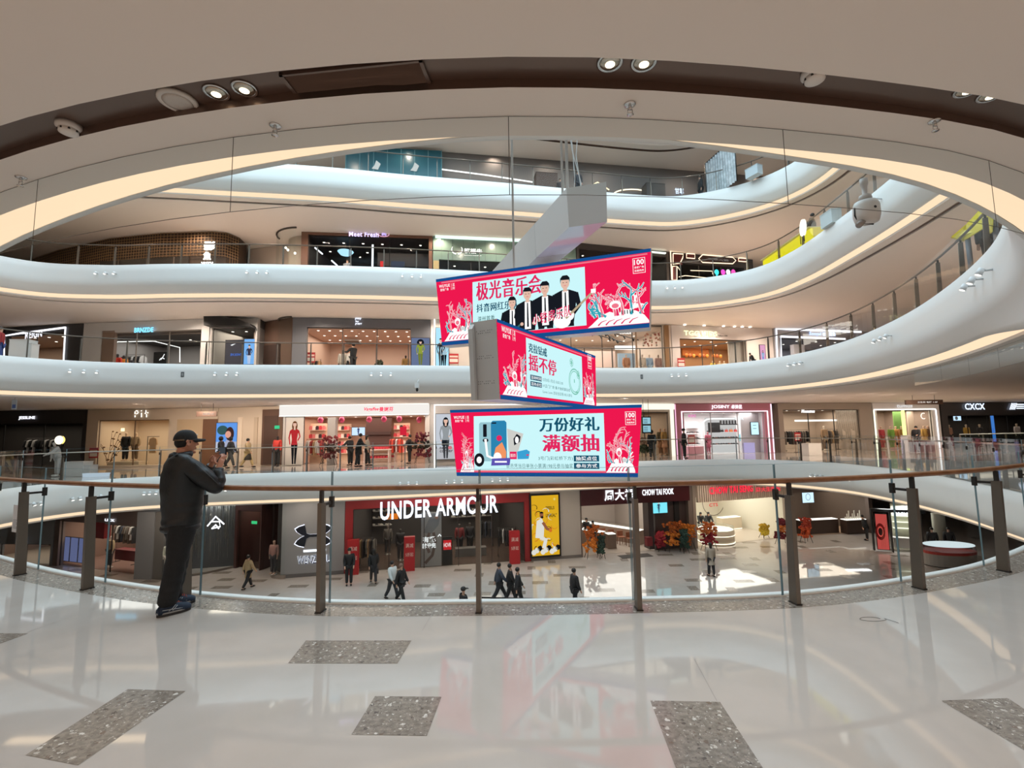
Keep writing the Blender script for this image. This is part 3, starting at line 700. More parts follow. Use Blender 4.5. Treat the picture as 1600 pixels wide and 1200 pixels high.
# speaker, smoke detectors, vent, sprinklers
p = atz(278, 156, ZR); r = thing('ceiling_speaker', 'round white loudspeaker set in the ceiling channel beside two downlights', 'speaker', (p.x, p.y, ZR))
a = MB(); a.lathe([(.096, 0), (.096, -.012), (.084, -.02), (.08, -.016)], (0, 0, 0), C(214, 206, 198), 28); a.make('rim', r)
a = MB(); a.lathe([(.08, -.015), (.05, -.019), (0, -.02)], (0, 0, 0), noisy('speaker_mesh', (190, 180, 172), (206, 198, 190), 260), 28); a.make('grille', r)
for px, py, l in ((108, 195, 'white smoke detector at the left end of the ceiling channel'), (1272, 112, 'white smoke detector in the ceiling channel between two pairs of downlights')):
    p = atz(px, py, ZR); r = thing('smoke_detector', l, 'smoke detector', (p.x, p.y, ZR))
    a = MB(); a.lathe([(.062, 0), (.062, -.02), (.05, -.032)], (0, 0, 0), C(222, 214, 208), 24); a.make('base', r)
    a = MB(); a.lathe([(.048, -.03), (.046, -.05), (.03, -.058), (0, -.06)], (0, 0, 0), C(228, 222, 216), 24)
    for k in range(8):
        t = k * PI / 4; a.box(.046 * math.cos(t) - .004, .046 * math.cos(t) + .004, .046 * math.sin(t) - .004, .046 * math.sin(t) + .004, -.046, -.036, DSTEEL)
    a.make('sensor_head', r)
pa, pb = atz(452, 134, ZR), atz(668, 112, ZR)
mid = (pa + pb) / 2; d = pb - pa; r = thing('air_vent', 'long bronze slatted air vent in the ceiling channel', 'vent', (mid.x, mid.y, ZR), math.atan2(d.y, d.x))
L = d.length / 2; a = MB()
for z0 in ((-L, L, -.092, -.08), (-L, L, .08, .092), (-L, -L + .018, -.092, .092), (L - .018, L, -.092, .092)): a.box(*z0, -.016, -.001, GROOVE)
a.make('frame', r)
a = MB(); a.box(-L + .02, L - .02, -.08, .08, -.004, -.002, BLACK); a.make('backing', r)
for k in range(9):
    a = MB(); y = -.068 + k * .017; a.add([(-L + .018, y - .004, -.006), (L - .018, y - .004, -.006), (L - .018, y + .004, -.015), (-L + .018, y + .004, -.015)], [(0, 1, 2, 3), (3, 2, 1, 0)], GROOVE); a.make('slat', r)
for px, py, l in ((430, 200, 'chrome sprinkler head in the white soffit below the long air vent'), (984, 167, 'chrome sprinkler head in the soffit below the middle downlights'), (1460, 193, 'chrome sprinkler head in the soffit towards the right downlights'), (33, 281, 'sprinkler head at the left end of the white soffit')):
    p = atz(px, py - 4, ZS); r = thing('ceiling_sprinkler', l, 'sprinkler', (p.x, p.y, ZS))
    a = MB(); a.lathe([(.032, 0), (.03, -.006), (.012, -.009)], (0, 0, 0), CHROME, 18); a.make('escutcheon', r)
    a = MB(); a.lathe([(.010, -.007), (.010, -.03), (.006, -.034)], (0, 0, 0), CHROME, 12); a.tube([(.011, 0, -.03), (.013, 0, -.045), (0, 0, -.058)], .0025, CHROME, 6); a.tube([(-.011, 0, -.03), (-.013, 0, -.045), (0, 0, -.058)], .0025, CHROME, 6); a.make('body', r)
    a = MB(); a.lathe([(.018, -.058), (.018, -.061)], (0, 0, 0), CHROME, 16); a.make('deflector', r)
# fire-water monitor hanging off the ceiling edge
p = aty(1354, 332, 3.95); top = aty(1349, 292, 3.95)
r = thing('fire_monitor', 'white fire water monitor with short nozzle hanging at the ceiling edge', 'fire monitor', (p.x, p.y, p.z))
hh = top.z - p.z; Wp = C(214, 208, 202, .4)
a = MB(); a.lathe([(.03, hh + .07), (.03, hh + .02), (.022, hh), (.018, .155), (.045, .15), (.05, .12), (.03, .10)], (0, 0, 0), C(190, 182, 176, .4), 18); a.make('mount', r)
a = MB(); a.lathe([(.03, .1), (.085, .09), (.098, .05), (.1, -.03), (.085, -.085), (.05, -.1), (0, -.102)], (0, 0, 0), Wp, 22); a.make('housing', r)
a = MB(); a.c2(.0, 0.005, .012, DSTEEL, -.101); a.tube([(-.1, 0, .04), (-.103, 0, -.03), (-.07, 0, -.095), (.05, 0, -.104)], .006, BLACK, 6); a.make('trim_line', r)
a = MB(); a.cyl((-.05, -.02, -.085), (-.115, -.05, -.135), .022, C(160, 152, 146, .3, .5), .026); a.make('nozzle', r)
# small triple spotlights on the balcony fascias
sp = thing('fascia_spotlight', 'x', 'spotlight', (0, 0, -50))
a = MB(); a.cyl((0, .0, 0), (0, -.16, .01), .02, C(200, 200, 200, .4)); a.make('arm', sp)
a = MB(); a.cyl((0, -.14, .05), (0, -.2, -.06), .05, C(225, 225, 225, .4), .06); a.make('head', sp)
a = MB(); a.cyl((0, -.2, -.06), (0, -.203, -.066), .05, E(255, 250, 240, 2.2), .05); a.make('lens', sp)
DESC = {3: ('below the neon outlined dark shop', 'below the black shop canopy', 'below the blue grey framed shop', 'below the white kids shop', 'below the neon shop at the right', 'on the farther part of the right curve', 'on the nearer part of the right curve'),
 4: ('below the golden lattice shopfront', 'below the rounded window of the second balcony', 'below the dark dessert shop', 'below the warm neon fretwork', 'at the uppermost right bend'),
 2: ('above the far left ground floor sign', 'above the blue lit display wall', 'left behind the man in the black cap', 'above the neon house sign', 'above the start of the large lit capitals', 'above the middle of the large lit capitals', 'above the end of the large lit capitals', 'above the right end of the red lettering', 'above the dark counters')}
first = True
for k, groups in ((3, (((110, 583), (132, 584), (153, 585)), ((338, 586), (356, 586), (372, 586)), ((581, 587), (596, 587), (611, 587)), ((1049, 590), (1060, 590), (1072, 590)), ((1236, 573), (1246, 571), (1255, 568)), ((1375, 530), (1385, 525), (1394, 520)), ((1524, 446), (1537, 436), (1552, 420)))),
                  (4, (((153, 433), (168, 435), (182, 432)), ((388, 429), (404, 428), (419, 428)), ((629, 434), (644, 434), (658, 435)), ((1041, 453), (1053, 453), (1065, 453)), ((1361, 303), (1370, 294), (1378, 285)))),
                  (2, (((34, 822), (46, 820), (57, 818)), ((110, 808), (123, 806), (157, 801)), ((227, 795), (236, 794), (246, 793)), ((323, 789), (339, 788), (355, 787)), ((625, 773), (638, 772), (651, 771)), ((697, 769), (709, 768), (721, 768)), ((768, 766), (780, 765), (792, 765)), ((1270, 762), (1278, 763), (1286, 765)), ((1315, 770), (1324, 773), (1333, 777))))):
    P, Nn = OUTL[k], NRM[k]
    for gi, g in enumerate(groups):
        for ti, (px, py) in enumerate(g):
            best = None
            for pz, q in zip(P, Nn):
                if pz.y < 6.5: continue
                z = LV[k] - .5
                qx, qy = proj((pz.x, pz.y, z)); e = abs(qx - px) + .6 * abs(qy - py)
                if best is None or e < best[0]: best = (e, pz, q, qx, qy)
            _, pz, q, qx, qy = best
            # slide along the edge for the exact spot
            t = Vector((-q.y, q.x)); a_, b_ = proj((pz.x + t.x * .1, pz.y + t.y * .1, LV[k] - .5)); dx = (px - qx) / ((a_ - qx) or 1) * .1
            dx = max(-.2, min(.2, dx)); pz = pz + t * dx
            tt = LV[k] - (.42 if k != 2 else .62)
            o = dup(sp, (pz.x, pz.y, tt), math.atan2(q.y, q.x) - PI / 2, '%s white spotlight of three on balcony edge %s' % (('left', 'middle', 'right')[ti], DESC[k][gi]), 'balcony spotlights ' + DESC[k][gi])
for c in list(sp.children): bpy.data.objects.remove(c)
bpy.data.objects.remove(sp)
# daylight through the roof, world
w = bpy.data.worlds.new('sky'); S.world = w; w.use_nodes = True
w.node_tree.nodes['Background'].inputs[0].default_value = (.62, .82, 1.0, 1); w.node_tree.nodes['Background'].inputs[1].default_value = 1.0
area('skylight', (-4, 14, 19.0), 34, 18, 4600, (212, 236, 246))
# ================================================================ PEOPLE
def skin(joints, edges, m, name, parent=None, sub=1, root=0, M=None, yflat=None):
    me = bpy.data.meshes.new('tmp'); me.from_pydata([tuple(j[0]) for j in joints], edges, [])
    o = bpy.data.objects.new('tmp', me); COL.objects.link(o)
    o.modifiers.new('s', 'SKIN').use_smooth_shade = True
    for i, j in enumerate(joints):
        sv = me.skin_vertices[0].data[i]; r = j[1]
        sv.radius = r if isinstance(r, tuple) else (r, r); sv.use_root = (i == root)
    if sub:
        s = o.modifiers.new('u', 'SUBSURF'); s.levels = sub; s.render_levels = sub
    nm = bpy.data.meshes.new_from_object(o.evaluated_get(bpy.context.evaluated_depsgraph_get()))
    bpy.data.objects.remove(o); bpy.data.meshes.remove(me)
    nm.name = name
    nm.materials.clear(); nm.materials.append(m)
    nm.polygons.foreach_set('use_smooth', [True] * len(nm.polygons)); nm.polygons.foreach_set('material_index', [0] * len(nm.polygons))
    if M is not None: nm.transform(M)
    n = bpy.data.objects.new(name, nm); COL.objects.link(n)
    if parent: n.parent = parent
    return n
V = Vector
def crease(o, amp, sc, seed=0.):
    from mathutils import noise
    me = o.data; off = []
    for v in me.vertices:
        p = v.co * sc + Vector((seed, 0, 0)); q = Vector((p.x * .7, p.y * .7, p.z * 1.9))
        off.append(v.normal * ((1 - abs(noise.noise(q)) * 2) * amp + noise.noise(p * .5) * amp))
    for v, d in zip(me.vertices, off): v.co += d
def skeleton(h, legs=(0, 0, 0, 0), armL=(0, .12, .1), armR=(0, .12, .1), lean=0., spread=.055):
    J = {}
    J['pel'] = V((0, 0, .53 * h)); up = V((0, math.sin(lean), math.cos(lean)))
    for n, t in (('spine', .09), ('chest', .22), ('neck', .315), ('hb', .36), ('head', .405), ('top', .445)): J[n] = J['pel'] + up * (t * h)
    for s, nm, (a, k) in ((-1, 'L', legs[:2]), (1, 'R', legs[2:])):
        hp = V((s * spread * h, 0, .51 * h)); kn = hp + V((0, math.sin(a), -math.cos(a))) * .245 * h
        an = kn + V((0, math.sin(a - k), -math.cos(a - k))) * .225 * h
        J['hip' + nm], J['kn' + nm], J['an' + nm] = hp, kn, an
    for s, nm, (p, ab, e) in ((-1, 'L', armL), (1, 'R', armR)):
        sh = J['chest'] + up * .06 * h + V((s * .108 * h, 0, 0))
        el = sh + V((s * math.sin(ab), math.sin(p) * math.cos(ab), -math.cos(p) * math.cos(ab))) * .17 * h
        q = p + e; inn = -s * .25 * min(abs(e), 1.2)
        wr = el + V((inn * .6, math.sin(q), -math.cos(q))).normalized() * .145 * h
        hd = wr + (wr - el).normalized() * .075 * h
        J['sh' + nm], J['el' + nm], J['wr' + nm], J['ha' + nm] = sh, el, wr, hd
    dz = .042 * h - min(J['anL'].z, J['anR'].z)
    for k in J: J[k] = J[k] + V((0, 0, dz))
    return J
def person(label, px, py, level, h=1.7, face=0., jacket=(30, 30, 34), trousers=(28, 28, 32), hair=(24, 20, 18), shoes=(26, 24, 24), skinc=(205, 160, 135),
           legs=(.0, 0, .0, 0), armL=(0, .14, .15), armR=(0, .14, .15), lean=0., coat=0., cap=None, longhair=False, skirt=None, Y=None, X=None, group=None, name='person', cat='person', mono=None, bag=None, hood=None, seat=None):
    z = LV[level]
    if X is not None: p = V((X, Y, z))
    elif Y is not None: q = aty(px, py, Y); p = V((q.x, Y, z))
    else: p = atz(px, py, z + h * .985); p.z = z
    root = thing(name, label, cat, (p.x, p.y, z + (.003 if Y is None else .0145)), face, group)
    J = skeleton(h, legs, armL, armR, lean)
    fab = lambda c: mono or C(*c, .7)
    # body: one continuous surface
    names = ['pel', 'spine', 'chest', 'neck', 'hb', 'head', 'top', 'hipL', 'knL', 'anL', 'hipR', 'knR', 'anR', 'shL', 'elL', 'wrL', 'haL', 'shR', 'elR', 'wrR', 'haR']
    rad = dict(pel=.066, spine=.056, chest=.062, neck=.031, hb=.034, head=.050, top=.034, hip=.05, kn=.034, an=.022, sh=.036, el=.026, wr=.018, ha=.017)
    R = lambda n: rad[n] if n in rad else rad[n[:-1]]
    ft = [('toeL', J['anL'] + V((-.01, .075 * h, -.018 * h)), .018), ('toeR', J['anR'] + V((.01, .075 * h, -.018 * h)), .018)]
    js = [(J[n], R(n) * h) for n in names] + [(t[1], t[2] * h) for t in ft]
    ix = {n: i for i, n in enumerate(names)}; ix['toeL'] = len(names); ix['toeR'] = len(names) + 1
    ed = [('pel', 'spine'), ('spine', 'chest'), ('chest', 'neck'), ('neck', 'hb'), ('hb', 'head'), ('head', 'top')]
    for s in 'LR': ed += [('pel', 'hip' + s), ('hip' + s, 'kn' + s), ('kn' + s, 'an' + s), ('an' + s, 'toe' + s), ('chest', 'sh' + s), ('sh' + s, 'el' + s), ('el' + s, 'wr' + s), ('wr' + s, 'ha' + s)]
    skin(js, [(ix[a], ix[b]) for a, b in ed], mono or C(*skinc, .6), 'body', root)
    # jacket
    hem = V((0, -math.sin(lean) * .01, 0))
    jn = [(J['pel'] + hem - V((0, 0, .075 * h)), .098 * h), (J['spine'], .092 * h), (J['chest'], .096 * h), (J['neck'] - V((0, 0, .02 * h)), .044 * h)]
    je = [(0, 1), (1, 2), (2, 3)]
    for s in 'LR':
        b = len(jn); jn += [(J['sh' + s], .052 * h), (J['el' + s], .041 * h), (J['wr' + s], .032 * h)]; je += [(2, b), (b, b + 1), (b + 1, b + 2)]
    if coat:
        b = len(jn); jn += [(J['pel'] - V((0, 0, coat * h)), .098 * h)]; je += [(0, b)]
    skin(jn, je, fab(jacket), 'jacket' if not coat else 'coat', root)
    # trousers
    tn = [(J['pel'] + V((0, 0, .02 * h)), .084 * h)]; te = []
    for s in 'LR':
        b = len(tn); tn += [(J['hip' + s], .064 * h), (J['kn' + s], .049 * h), (J['an' + s] + V((0, 0, .012 * h)), .040 * h)]; te += [(0, b), (b, b + 1), (b + 1, b + 2)]
    skin(tn, te, fab(trousers), 'trousers', root)
    for s in 'LR':
        a = J['an' + s]; m = MB()
        m.ball((a.x, a.y + .035 * h, a.z - .016 * h), (.026 * h, .078 * h, .026 * h), fab(shoes), 10, 6); m.make('shoe', root)
    hd = J['head']
    m = MB()
    if cap:
        m.ball((hd.x, hd.y - .004 * h, hd.z + .02 * h), (.056 * h, .062 * h, .05 * h), C(*cap, .6), 12, 8); m.box(-.04 * h, .04 * h, hd.y + .04 * h, hd.y + .11 * h, hd.z + .012 * h, hd.z + .02 * h, C(*cap, .6)); m.make('cap', root)
    elif hood:
        m.ball((hd.x, hd.y - .012 * h, hd.z), (.066 * h, .066 * h, .075 * h), C(*hood, .8), 12, 8); m.make('hood', root)
    elif hair and not mono:
        m.ball((hd.x, hd.y - .012 * h, hd.z + .012 * h), (.054 * h, .056 * h, .056 * h), C(*hair, .5), 12, 8)
        if longhair: m.ball((hd.x, hd.y - .03 * h, hd.z - .05 * h), (.05 * h, .035 * h, .09 * h), C(*hair, .5), 12, 8)
        m.make('hair', root)
    if skirt:
        m = MB(); zt = J['pel'].z + .02 * h
        m.lathe([(.07 * h, zt), (.1 * h, zt - .12 * h), (.13 * h, zt - .27 * h), (.12 * h, zt - .275 * h)], (0, 0, 0), fab(skirt), 14); m.make('skirt', root)
    if bag:
        hnd = J['haR']; m = MB(); m.tube([(hnd.x - .05, hnd.y, hnd.z - .14), (hnd.x - .03, hnd.y, hnd.z + .01), (hnd.x + .03, hnd.y, hnd.z + .01), (hnd.x + .05, hnd.y, hnd.z - .14)], .008, C(*bag[0]), 6)
        m.box(hnd.x - .06, hnd.x + .06, hnd.y - .15, hnd.y + .15, hnd.z - .38, hnd.z - .13, C(*bag[0], .4))
        o = m.make('handbag', None, (p.x, p.y, z + .003)); o.rotation_euler = (0, 0, face); tag(o, bag[1], 'bag')
    return root
WALK = dict(legs=(.38, .12, -.30, .25), armL=(-.35, .12, .25), armR=(.35, .12, .3))
WALK2 = dict(legs=(-.28, .3, .34, .1), armL=(.3, .12, .3), armR=(-.3, .12, .3))
FN = lambda deg: math.radians(deg)        # heading: 0 looks away from the walkway, 180 looks towards it, 90 to the left, -90 to the right
BK, NV = (26, 26, 28), (30, 33, 42)
# ground floor
person('man in dark suit standing guard by the red shop frame', 546, 857, 1, 1.75, FN(200), BK, BK, legs=(.02, 0, -.02, 0), armL=(.15, .1, .5), armR=(.15, .1, .5))
person('woman in black coat with a dark bag walking into the red framed shop', 584, 857, 1, 1.66, FN(20), BK, (40, 36, 40), coat=.2, longhair=True, bag=((36, 34, 40), 'dark patterned bag carried by the woman entering the red framed shop'), **WALK)
person('person in white jacket walking behind a man in black on the ground floor', 613, 876, 1, 1.68, FN(-120), (214, 216, 214), (44, 46, 52), **WALK)
person('man in black coat with bald head walking beside the white jacket', 627, 880, 1, 1.7, FN(-110), BK, BK, hair=(120, 90, 76), coat=.06, **WALK2)
person('guard in black cap seen from the chest up beyond the balcony edge', 724, 918, 1, 1.66, FN(-60), BK, BK, cap=(20, 20, 22), armL=(.1, .1, .3))
person('man in blue grey jacket striding ahead of two others on the ground floor', 780, 877, 1, 1.74, FN(-80), (58, 66, 80), (30, 32, 38), legs=(.5, .1, -.42, .25), armL=(-.4, .1, .2), armR=(.5, .1, .3))
person('man in black in the middle of the group of three', 797, 880, 1, 1.7, FN(-85), BK, BK, **WALK)
person('man in black hooded jacket at the right of the group of three', 809, 886, 1, 1.72, FN(-85), (34, 34, 38), BK, **WALK2)
person('lone man in black sportswear walking along the dark barrier', 897, 888, 1, 1.72, FN(-70), (26, 27, 31), (24, 24, 28), legs=(.22, .05, -.2, .15), armL=(-.15, .1, .2), armR=(.15, .12, .3))
person('woman in beige coat over dark trousers beside the red and orange flowers', 1109, 848, 1, 1.64, FN(10), (176, 158, 140), (34, 32, 36), hair=(40, 28, 22), coat=.14, longhair=True, legs=(.1, 0, -.1, .05))
person('woman in tan coat and black boots walking near the curved glass column', 389, 866, 1, 1.62, FN(-30), (178, 150, 112), (30, 28, 30), coat=.2, longhair=False, **WALK)
# level of the walkway, opposite side
person('person in black hooded coat with pale bag behind the man with the phone', 346, 686, 2, 1.72, FN(-80), (28, 28, 32), (34, 34, 38), Y=25.2, hood=(22, 22, 24), coat=.1, **WALK)
person('person in dark coat with loose trousers walking beside the black hooded one', 361, 688, 2, 1.68, FN(-80), (40, 42, 46), (70, 74, 76), Y=26.1, hood=(30, 30, 32), **WALK2)
person('woman in patterned tan top and dark skirt walking past the beige door', 388, 687, 2, 1.6, FN(-85), (168, 146, 110), (190, 168, 120), Y=26.0, skirt=(60, 56, 50), **WALK)
person('man in long black jacket leaning over in front of the pink shop', 560, 682, 2, 1.74, FN(-70), (24, 24, 26), (24, 24, 26), Y=24.9, lean=.18, armL=(.5, .1, .7), armR=(.5, .1, .7), legs=(.1, .1, -.1, .1), coat=.08)
person('woman in beige hooded jacket beside the man in black at the pink shop', 574, 685, 2, 1.64, FN(-70), (176, 166, 152), (34, 34, 36), Y=25.7, longhair=True, armL=(.3, .1, .5), **dict(legs=(-.05, 0, .2, .1)))
person('shop assistant in black holding up a garment inside the pink shop', 548, 684, 2, 1.6, FN(60), (30, 28, 30), (30, 28, 30), Y=26.2, lean=.15, armL=(.8, .1, .6), armR=(.9, .1, .5))
person('assistant in black with bun hair at the right of the pink shop', 640, 685, 2, 1.62, FN(90), (28, 26, 28), (28, 26, 28), Y=27.0, armL=(.5, .1, .9), armR=(.5, .1, .9))
person('guard in black suit and cap on the opposite walkway left of the pink shoe shop', 1068, 674, 2, 1.72, FN(-100), (22, 22, 24), (22, 22, 24), Y=27.6, cap=(18, 18, 20))
person('person in black hood seen from behind under the hanging information board', 1018, 680, 2, 1.66, FN(0), (26, 26, 26), (28, 28, 28), Y=27.6, hood=(20, 20, 20), coat=.1)
person('man in black sitting height at the white counter of the green dress shop', 1431, 671, 2, 1.66, FN(120), (30, 30, 34), (34, 34, 38), Y=30.8, armL=(.6, .1, .8))
# first balcony up
person('person in black embracing someone in white in the grey framed shop window', 552, 543, 3, 1.68, FN(60), (30, 30, 30), (40, 40, 40), Y=25.6, armL=(.9, .1, .9), armR=(.9, .1, .9))
person('person in red top cut by the left edge of the picture on the balcony', 3, 505, 3, 1.66, FN(-60), (160, 50, 50), (60, 80, 140), Y=20.4, hair=(50, 34, 28))
person('dark silhouette of a person behind the glass at the right balcony bend', 1511, 398, 3, 1.72, FN(-20), (40, 38, 40), (40, 38, 40), X=11.0, Y=10.6)
person('person crouching in black at the rail below the kids shop', 1177, 556, 3, 1.0, FN(90), (34, 32, 32), (40, 40, 40), Y=26.5, lean=.5)
# second balcony up
person('person in grey top standing inside the dark dessert shop', 543, 398, 4, 1.66, FN(170), (150, 150, 150), (60, 60, 64), Y=26.0)
person('man in dark clothes raising a phone at the right bend two storeys up', 1268, 331, 4, 1.74, FN(40), (44, 44, 44), (40, 40, 40), Y=21.4, armL=(.4, .1, .4), armR=(1.6, .2, .9))
person('person in red hat beside the man raising a phone two storeys up', 1257, 349, 4, 1.5, FN(90), (60, 58, 60), (50, 50, 50), Y=22.2, hair=(190, 70, 70))
# top balcony
person('man in black standing at the top railing before the silver curtain', 1097, 271, 5, 1.76, FN(90), (34, 34, 36), (36, 36, 38), X=11.2, Y=26.8)
person('person sitting at the top railing behind the thick hanger rods', 903, 270, 5, 1.5, FN(180), (44, 46, 54), (44, 44, 50), Y=25.6)
person('dark dressed person at the top railing left of the thick hanger rods', 875, 276, 5, 1.4, FN(160), (56, 50, 52), (50, 46, 50), Y=26.2)

# ---------------------------------------------------------------- the man with the phone, by the near balustrade
def near_man():
    base = atz(266, 955, 0.); face = math.radians(-37)
    root = thing('person', 'man in black cap, leather jacket and jeans at the handrail photographing with a phone', 'person', (base.x, base.y, .002), face)
    h = 1.70
    LEATHER = noisy('black_leather', (9, 9, 10), (17, 17, 18), 40, .45, bump=.25); JEAN = noisy('dark_denim', (11, 12, 14), (20, 21, 24), 60, .8)
    SK = mat('warm_skin', (196, 138, 112), .5)
    pel = V((0, .05, .93)); sp = V((0, .05, 1.08)); ch = V((0, .03, 1.28)); nk = V((0, .02, 1.46)); hb = V((0, .03, 1.53))
    J = {'hipL': V((-.09, .05, .90)), 'hipR': V((.09, .04, .90)), 'knL': V((-.10, .08, .49)), 'knR': V((.09, .0, .49)), 'anL': V((-.10, .05, .09)), 'anR': V((.09, -.06, .09)),
         'shL': V((-.2, .04, 1.395)), 'shR': V((.2, .02, 1.395)), 'elL': V((-.17, .29, 1.18)), 'elR': V((.26, .27, 1.135)),
         'wrL': V((-.02, .31, 1.37)), 'wrR': V((.19, .30, 1.35))}
    # ---- body under the clothes, head, neck, hands fused to one surface
    bj = [(pel, .12), (sp, .115), (ch, .125), (nk, .055), (hb, .058), (hb + V((0, .015, .05)), .05)]; be = [(0, 1), (1, 2), (2, 3), (3, 4), (4, 5)]
    for s in 'LR':
        b = len(bj); bj += [(J['hip' + s], .085), (J['kn' + s], .055), (J['an' + s], .036)]; be += [(0, b), (b, b + 1), (b + 1, b + 2)]
        b = len(bj); bj += [(J['sh' + s], .06), (J['el' + s], .042), (J['wr' + s], .026)]; be += [(2, b), (b, b + 1), (b + 1, b + 2)]
    o = skin(bj, be, SK, 'tmpbody', None, 1)
    mb = MB(); me = o.data; mb.add([tuple(v.co) for v in me.vertices], [tuple(p.vertices) for p in me.polygons], SK, True); bpy.data.objects.remove(o)
    # head: rings shaped from chin to crown, facing +y
    hc = V((0, .055, 1.60)); vs = []; fs = []; n = 24; k = 16
    for i in range(k + 1):
        t = i / k; a = -PI / 2 + PI * t; z = math.sin(a) * .118; r = math.cos(a)
        for j in range(n):
            b = 2 * PI * j / n; x = math.cos(b) * .074 * r; y = math.sin(b) * .094 * r
            if z < -.02:                     # jaw narrows, chin forward
                q = (-.02 - z) / .1; x *= 1 - .28 * q; y = y * (1 - .12 * q) + .016 * q
                if y < 0: y *= 1 - .35 * q
            f = math.sin(b)
            if f > .7 and abs(z - .012) < .014: y -= .008 * (f - .7) / .3      # eye line
            if f > .6 and .026 < z < .05: y += .004                             # brow
            vs.append((hc.x + x, hc.y + y, hc.z + z))
    for i in range(k):
        for j in range(n): fs.append((i * n + j, i * n + (j + 1) % n, (i + 1) * n + (j + 1) % n, (i + 1) * n + j))
    mb.add(vs, fs, SK, True)
    P = lambda x, y, z: (hc.x + x, hc.y + y, hc.z + z)
    mb.tube([P(0, .088, .018), P(0, .100, -.004), P(0, .110, -.022), P(0, .098, -.030)], [.009, .011, .014, .011], SK, 10)
    for s in (-1, 1): mb.ball(P(s * .011, .094, -.027), (.009, .010, .007), SK, 8, 6); mb.ball(P(s * .042, .072, -.012), (.022, .018, .016), SK, 10, 6)
    mb.ball(P(0, .09, -.052), (.024, .010, .006), SK, 10, 6); mb.ball(P(0, .09, -.063), (.02, .010, .006), SK, 10, 6); mb.ball(P(0, .08, -.098), (.024, .018, .014), SK, 10, 6)
    for s in (-1, 1):
        mb.tube([P(s * .073, .004, .022), P(s * .083, -.012, .026), P(s * .087, -.02, .008), P(s * .083, -.012, -.018), P(s * .074, .004, -.032)], [.006, .008, .008, .008, .007], SK, 8)
        mb.ball(P(s * .076, -.004, -.002), (.006, .012, .02), SK, 8, 6)
    # hands holding a phone level in front of the face: five fingers each
    def hand(w, c, side, d):
        pal = w + (c - w).normalized() * .075
        mb.tube([w - (c - w).normalized() * .03, w, w + (c - w) * .45, pal], [.027, .026, .030, .027], SK, 10, flat=.75)
        up = (c - w).normalized()
        for f, (off, ln) in enumerate(((-.026, .066), (-.009, .074), (.009, .070), (.026, .055))):
            st = pal + d * off + up * .004; k1 = st + up * ln * .42 + V((0, .012, .004)); k2 = k1 + up * ln * .2 + V((-side * .022, .004, .006)); k3 = k2 + V((-side * .022, -.012, .004))
            mb.tube([st - up * .02, st, k1, k2, k3], [.0095, .0095, .009, .0085, .007], SK, 8)
        th = w + up * .03 + V((-side * .02, -.024, 0)); mb.tube([th, th + V((-side * .012, -.016, .026)), th + V((-side * .03, -.012, .05)), th + V((-side * .042, -.002, .068))], [.012, .011, .010, .008], SK, 8)
    hand(J['wrR'], V((.165, .345, 1.465)), 1, V((-.25, .9, .1)).normalized())
    hand(J['wrL'], V((-.005, .35, 1.465)), -1, V((.25, .9, .1)).normalized())
    o = mb.make('body', None)
    rm = o.modifiers.new('r', 'REMESH'); rm.mode = 'VOXEL'; rm.voxel_size = .0048; rm.use_smooth_shade = True
    sm = o.modifiers.new('s', 'SMOOTH'); sm.factor = .5; sm.iterations = 2
    nm = bpy.data.meshes.new_from_object(o.evaluated_get(bpy.context.evaluated_depsgraph_get())); bpy.data.objects.remove(o)
    nm.materials.clear(); nm.materials.append(SK); nm.name = 'body'
    nm.polygons.foreach_set('material_index', [0] * len(nm.polygons))
    body = bpy.data.objects.new('body', nm); COL.objects.link(body); body.parent = root
    # eyes
    for s in (-1, 1):
        e = MB(); e.ball(P(s * .03, .077, .012), (.012, .008, .008), C(235, 230, 225, .3), 10, 7); e.ball(P(s * .031, .0838, .012), (.005, .003, .005), BLACK, 8, 5); e.make('eye', body)
    hr = MB(); hr.ball(P(0, -.012, .004), (.078, .086, .074), C(20, 18, 18, .8), 18, 10); hr.make('hair', root)
    # cap with bill, strap and small white badge
    CP = noisy('cap_cotton', (16, 16, 17), (26, 26, 27), 80, .8)
    c = MB(); vs = []; fs = []; n = 24
    for i in range(9):
        a = i / 8 * PI / 2
        for j in range(n):
            b = 2 * PI * j / n; r = math.cos(a) ** .8 if i < 8 else .02
            vs.append(P(math.cos(b) * .084 * r, math.sin(b) * .104 * r - .004, .026 + math.sin(a) * .104 - .010 * math.sin(b) * -1 * (1 - i / 8) * .6))
    for i in range(8):
        for j in range(n): fs.append((i * n + j, i * n + (j + 1) % n, (i + 1) * n + (j + 1) % n, (i + 1) * n + j))
    c.add(vs, fs, CP, True); cap = c.make('cap', root)
    c = MB(); vs = []; fs = []; n = 14
    for rr, dz in ((0, 0), (1, 0)):
        for lay in (0, .015):
            for j in range(n + 1):
                b = PI * (.1 + .8 * j / n); R = 1 + rr * .72
                vs.append(P(math.cos(b) * .082 * (1 if rr == 0 else 1.02), math.sin(b) * .104 * (R if rr else .96) * (1 if rr == 0 else 1), .034 - lay - rr * .006 - rr * .014 * abs(math.cos(b)) + .006 * math.sin(b)))
    q = n + 1
    for j in range(n): fs += [(j, j + 1, 2 * q + j + 1, 2 * q + j), (q + j, 3 * q + j, 3 * q + j + 1, q + j + 1), (2 * q + j, 2 * q + j + 1, 3 * q + j + 1, 3 * q + j)]
    c.add(vs, fs, CP, True); c.make('bill', cap)
    c = MB(); c.tube([P(math.cos(b) * .081, math.sin(b) * .1, .026) for b in [PI * (1.12 + .76 * i / 14) for i in range(15)]], .009, C(104, 84, 62, .7), 6, flat=1); c.make('strap', cap)
    c = MB(); c.ball(P(.03, .088, .078), (.011, .008, .008), C(220, 220, 215), 8, 6); c.make('badge', cap)
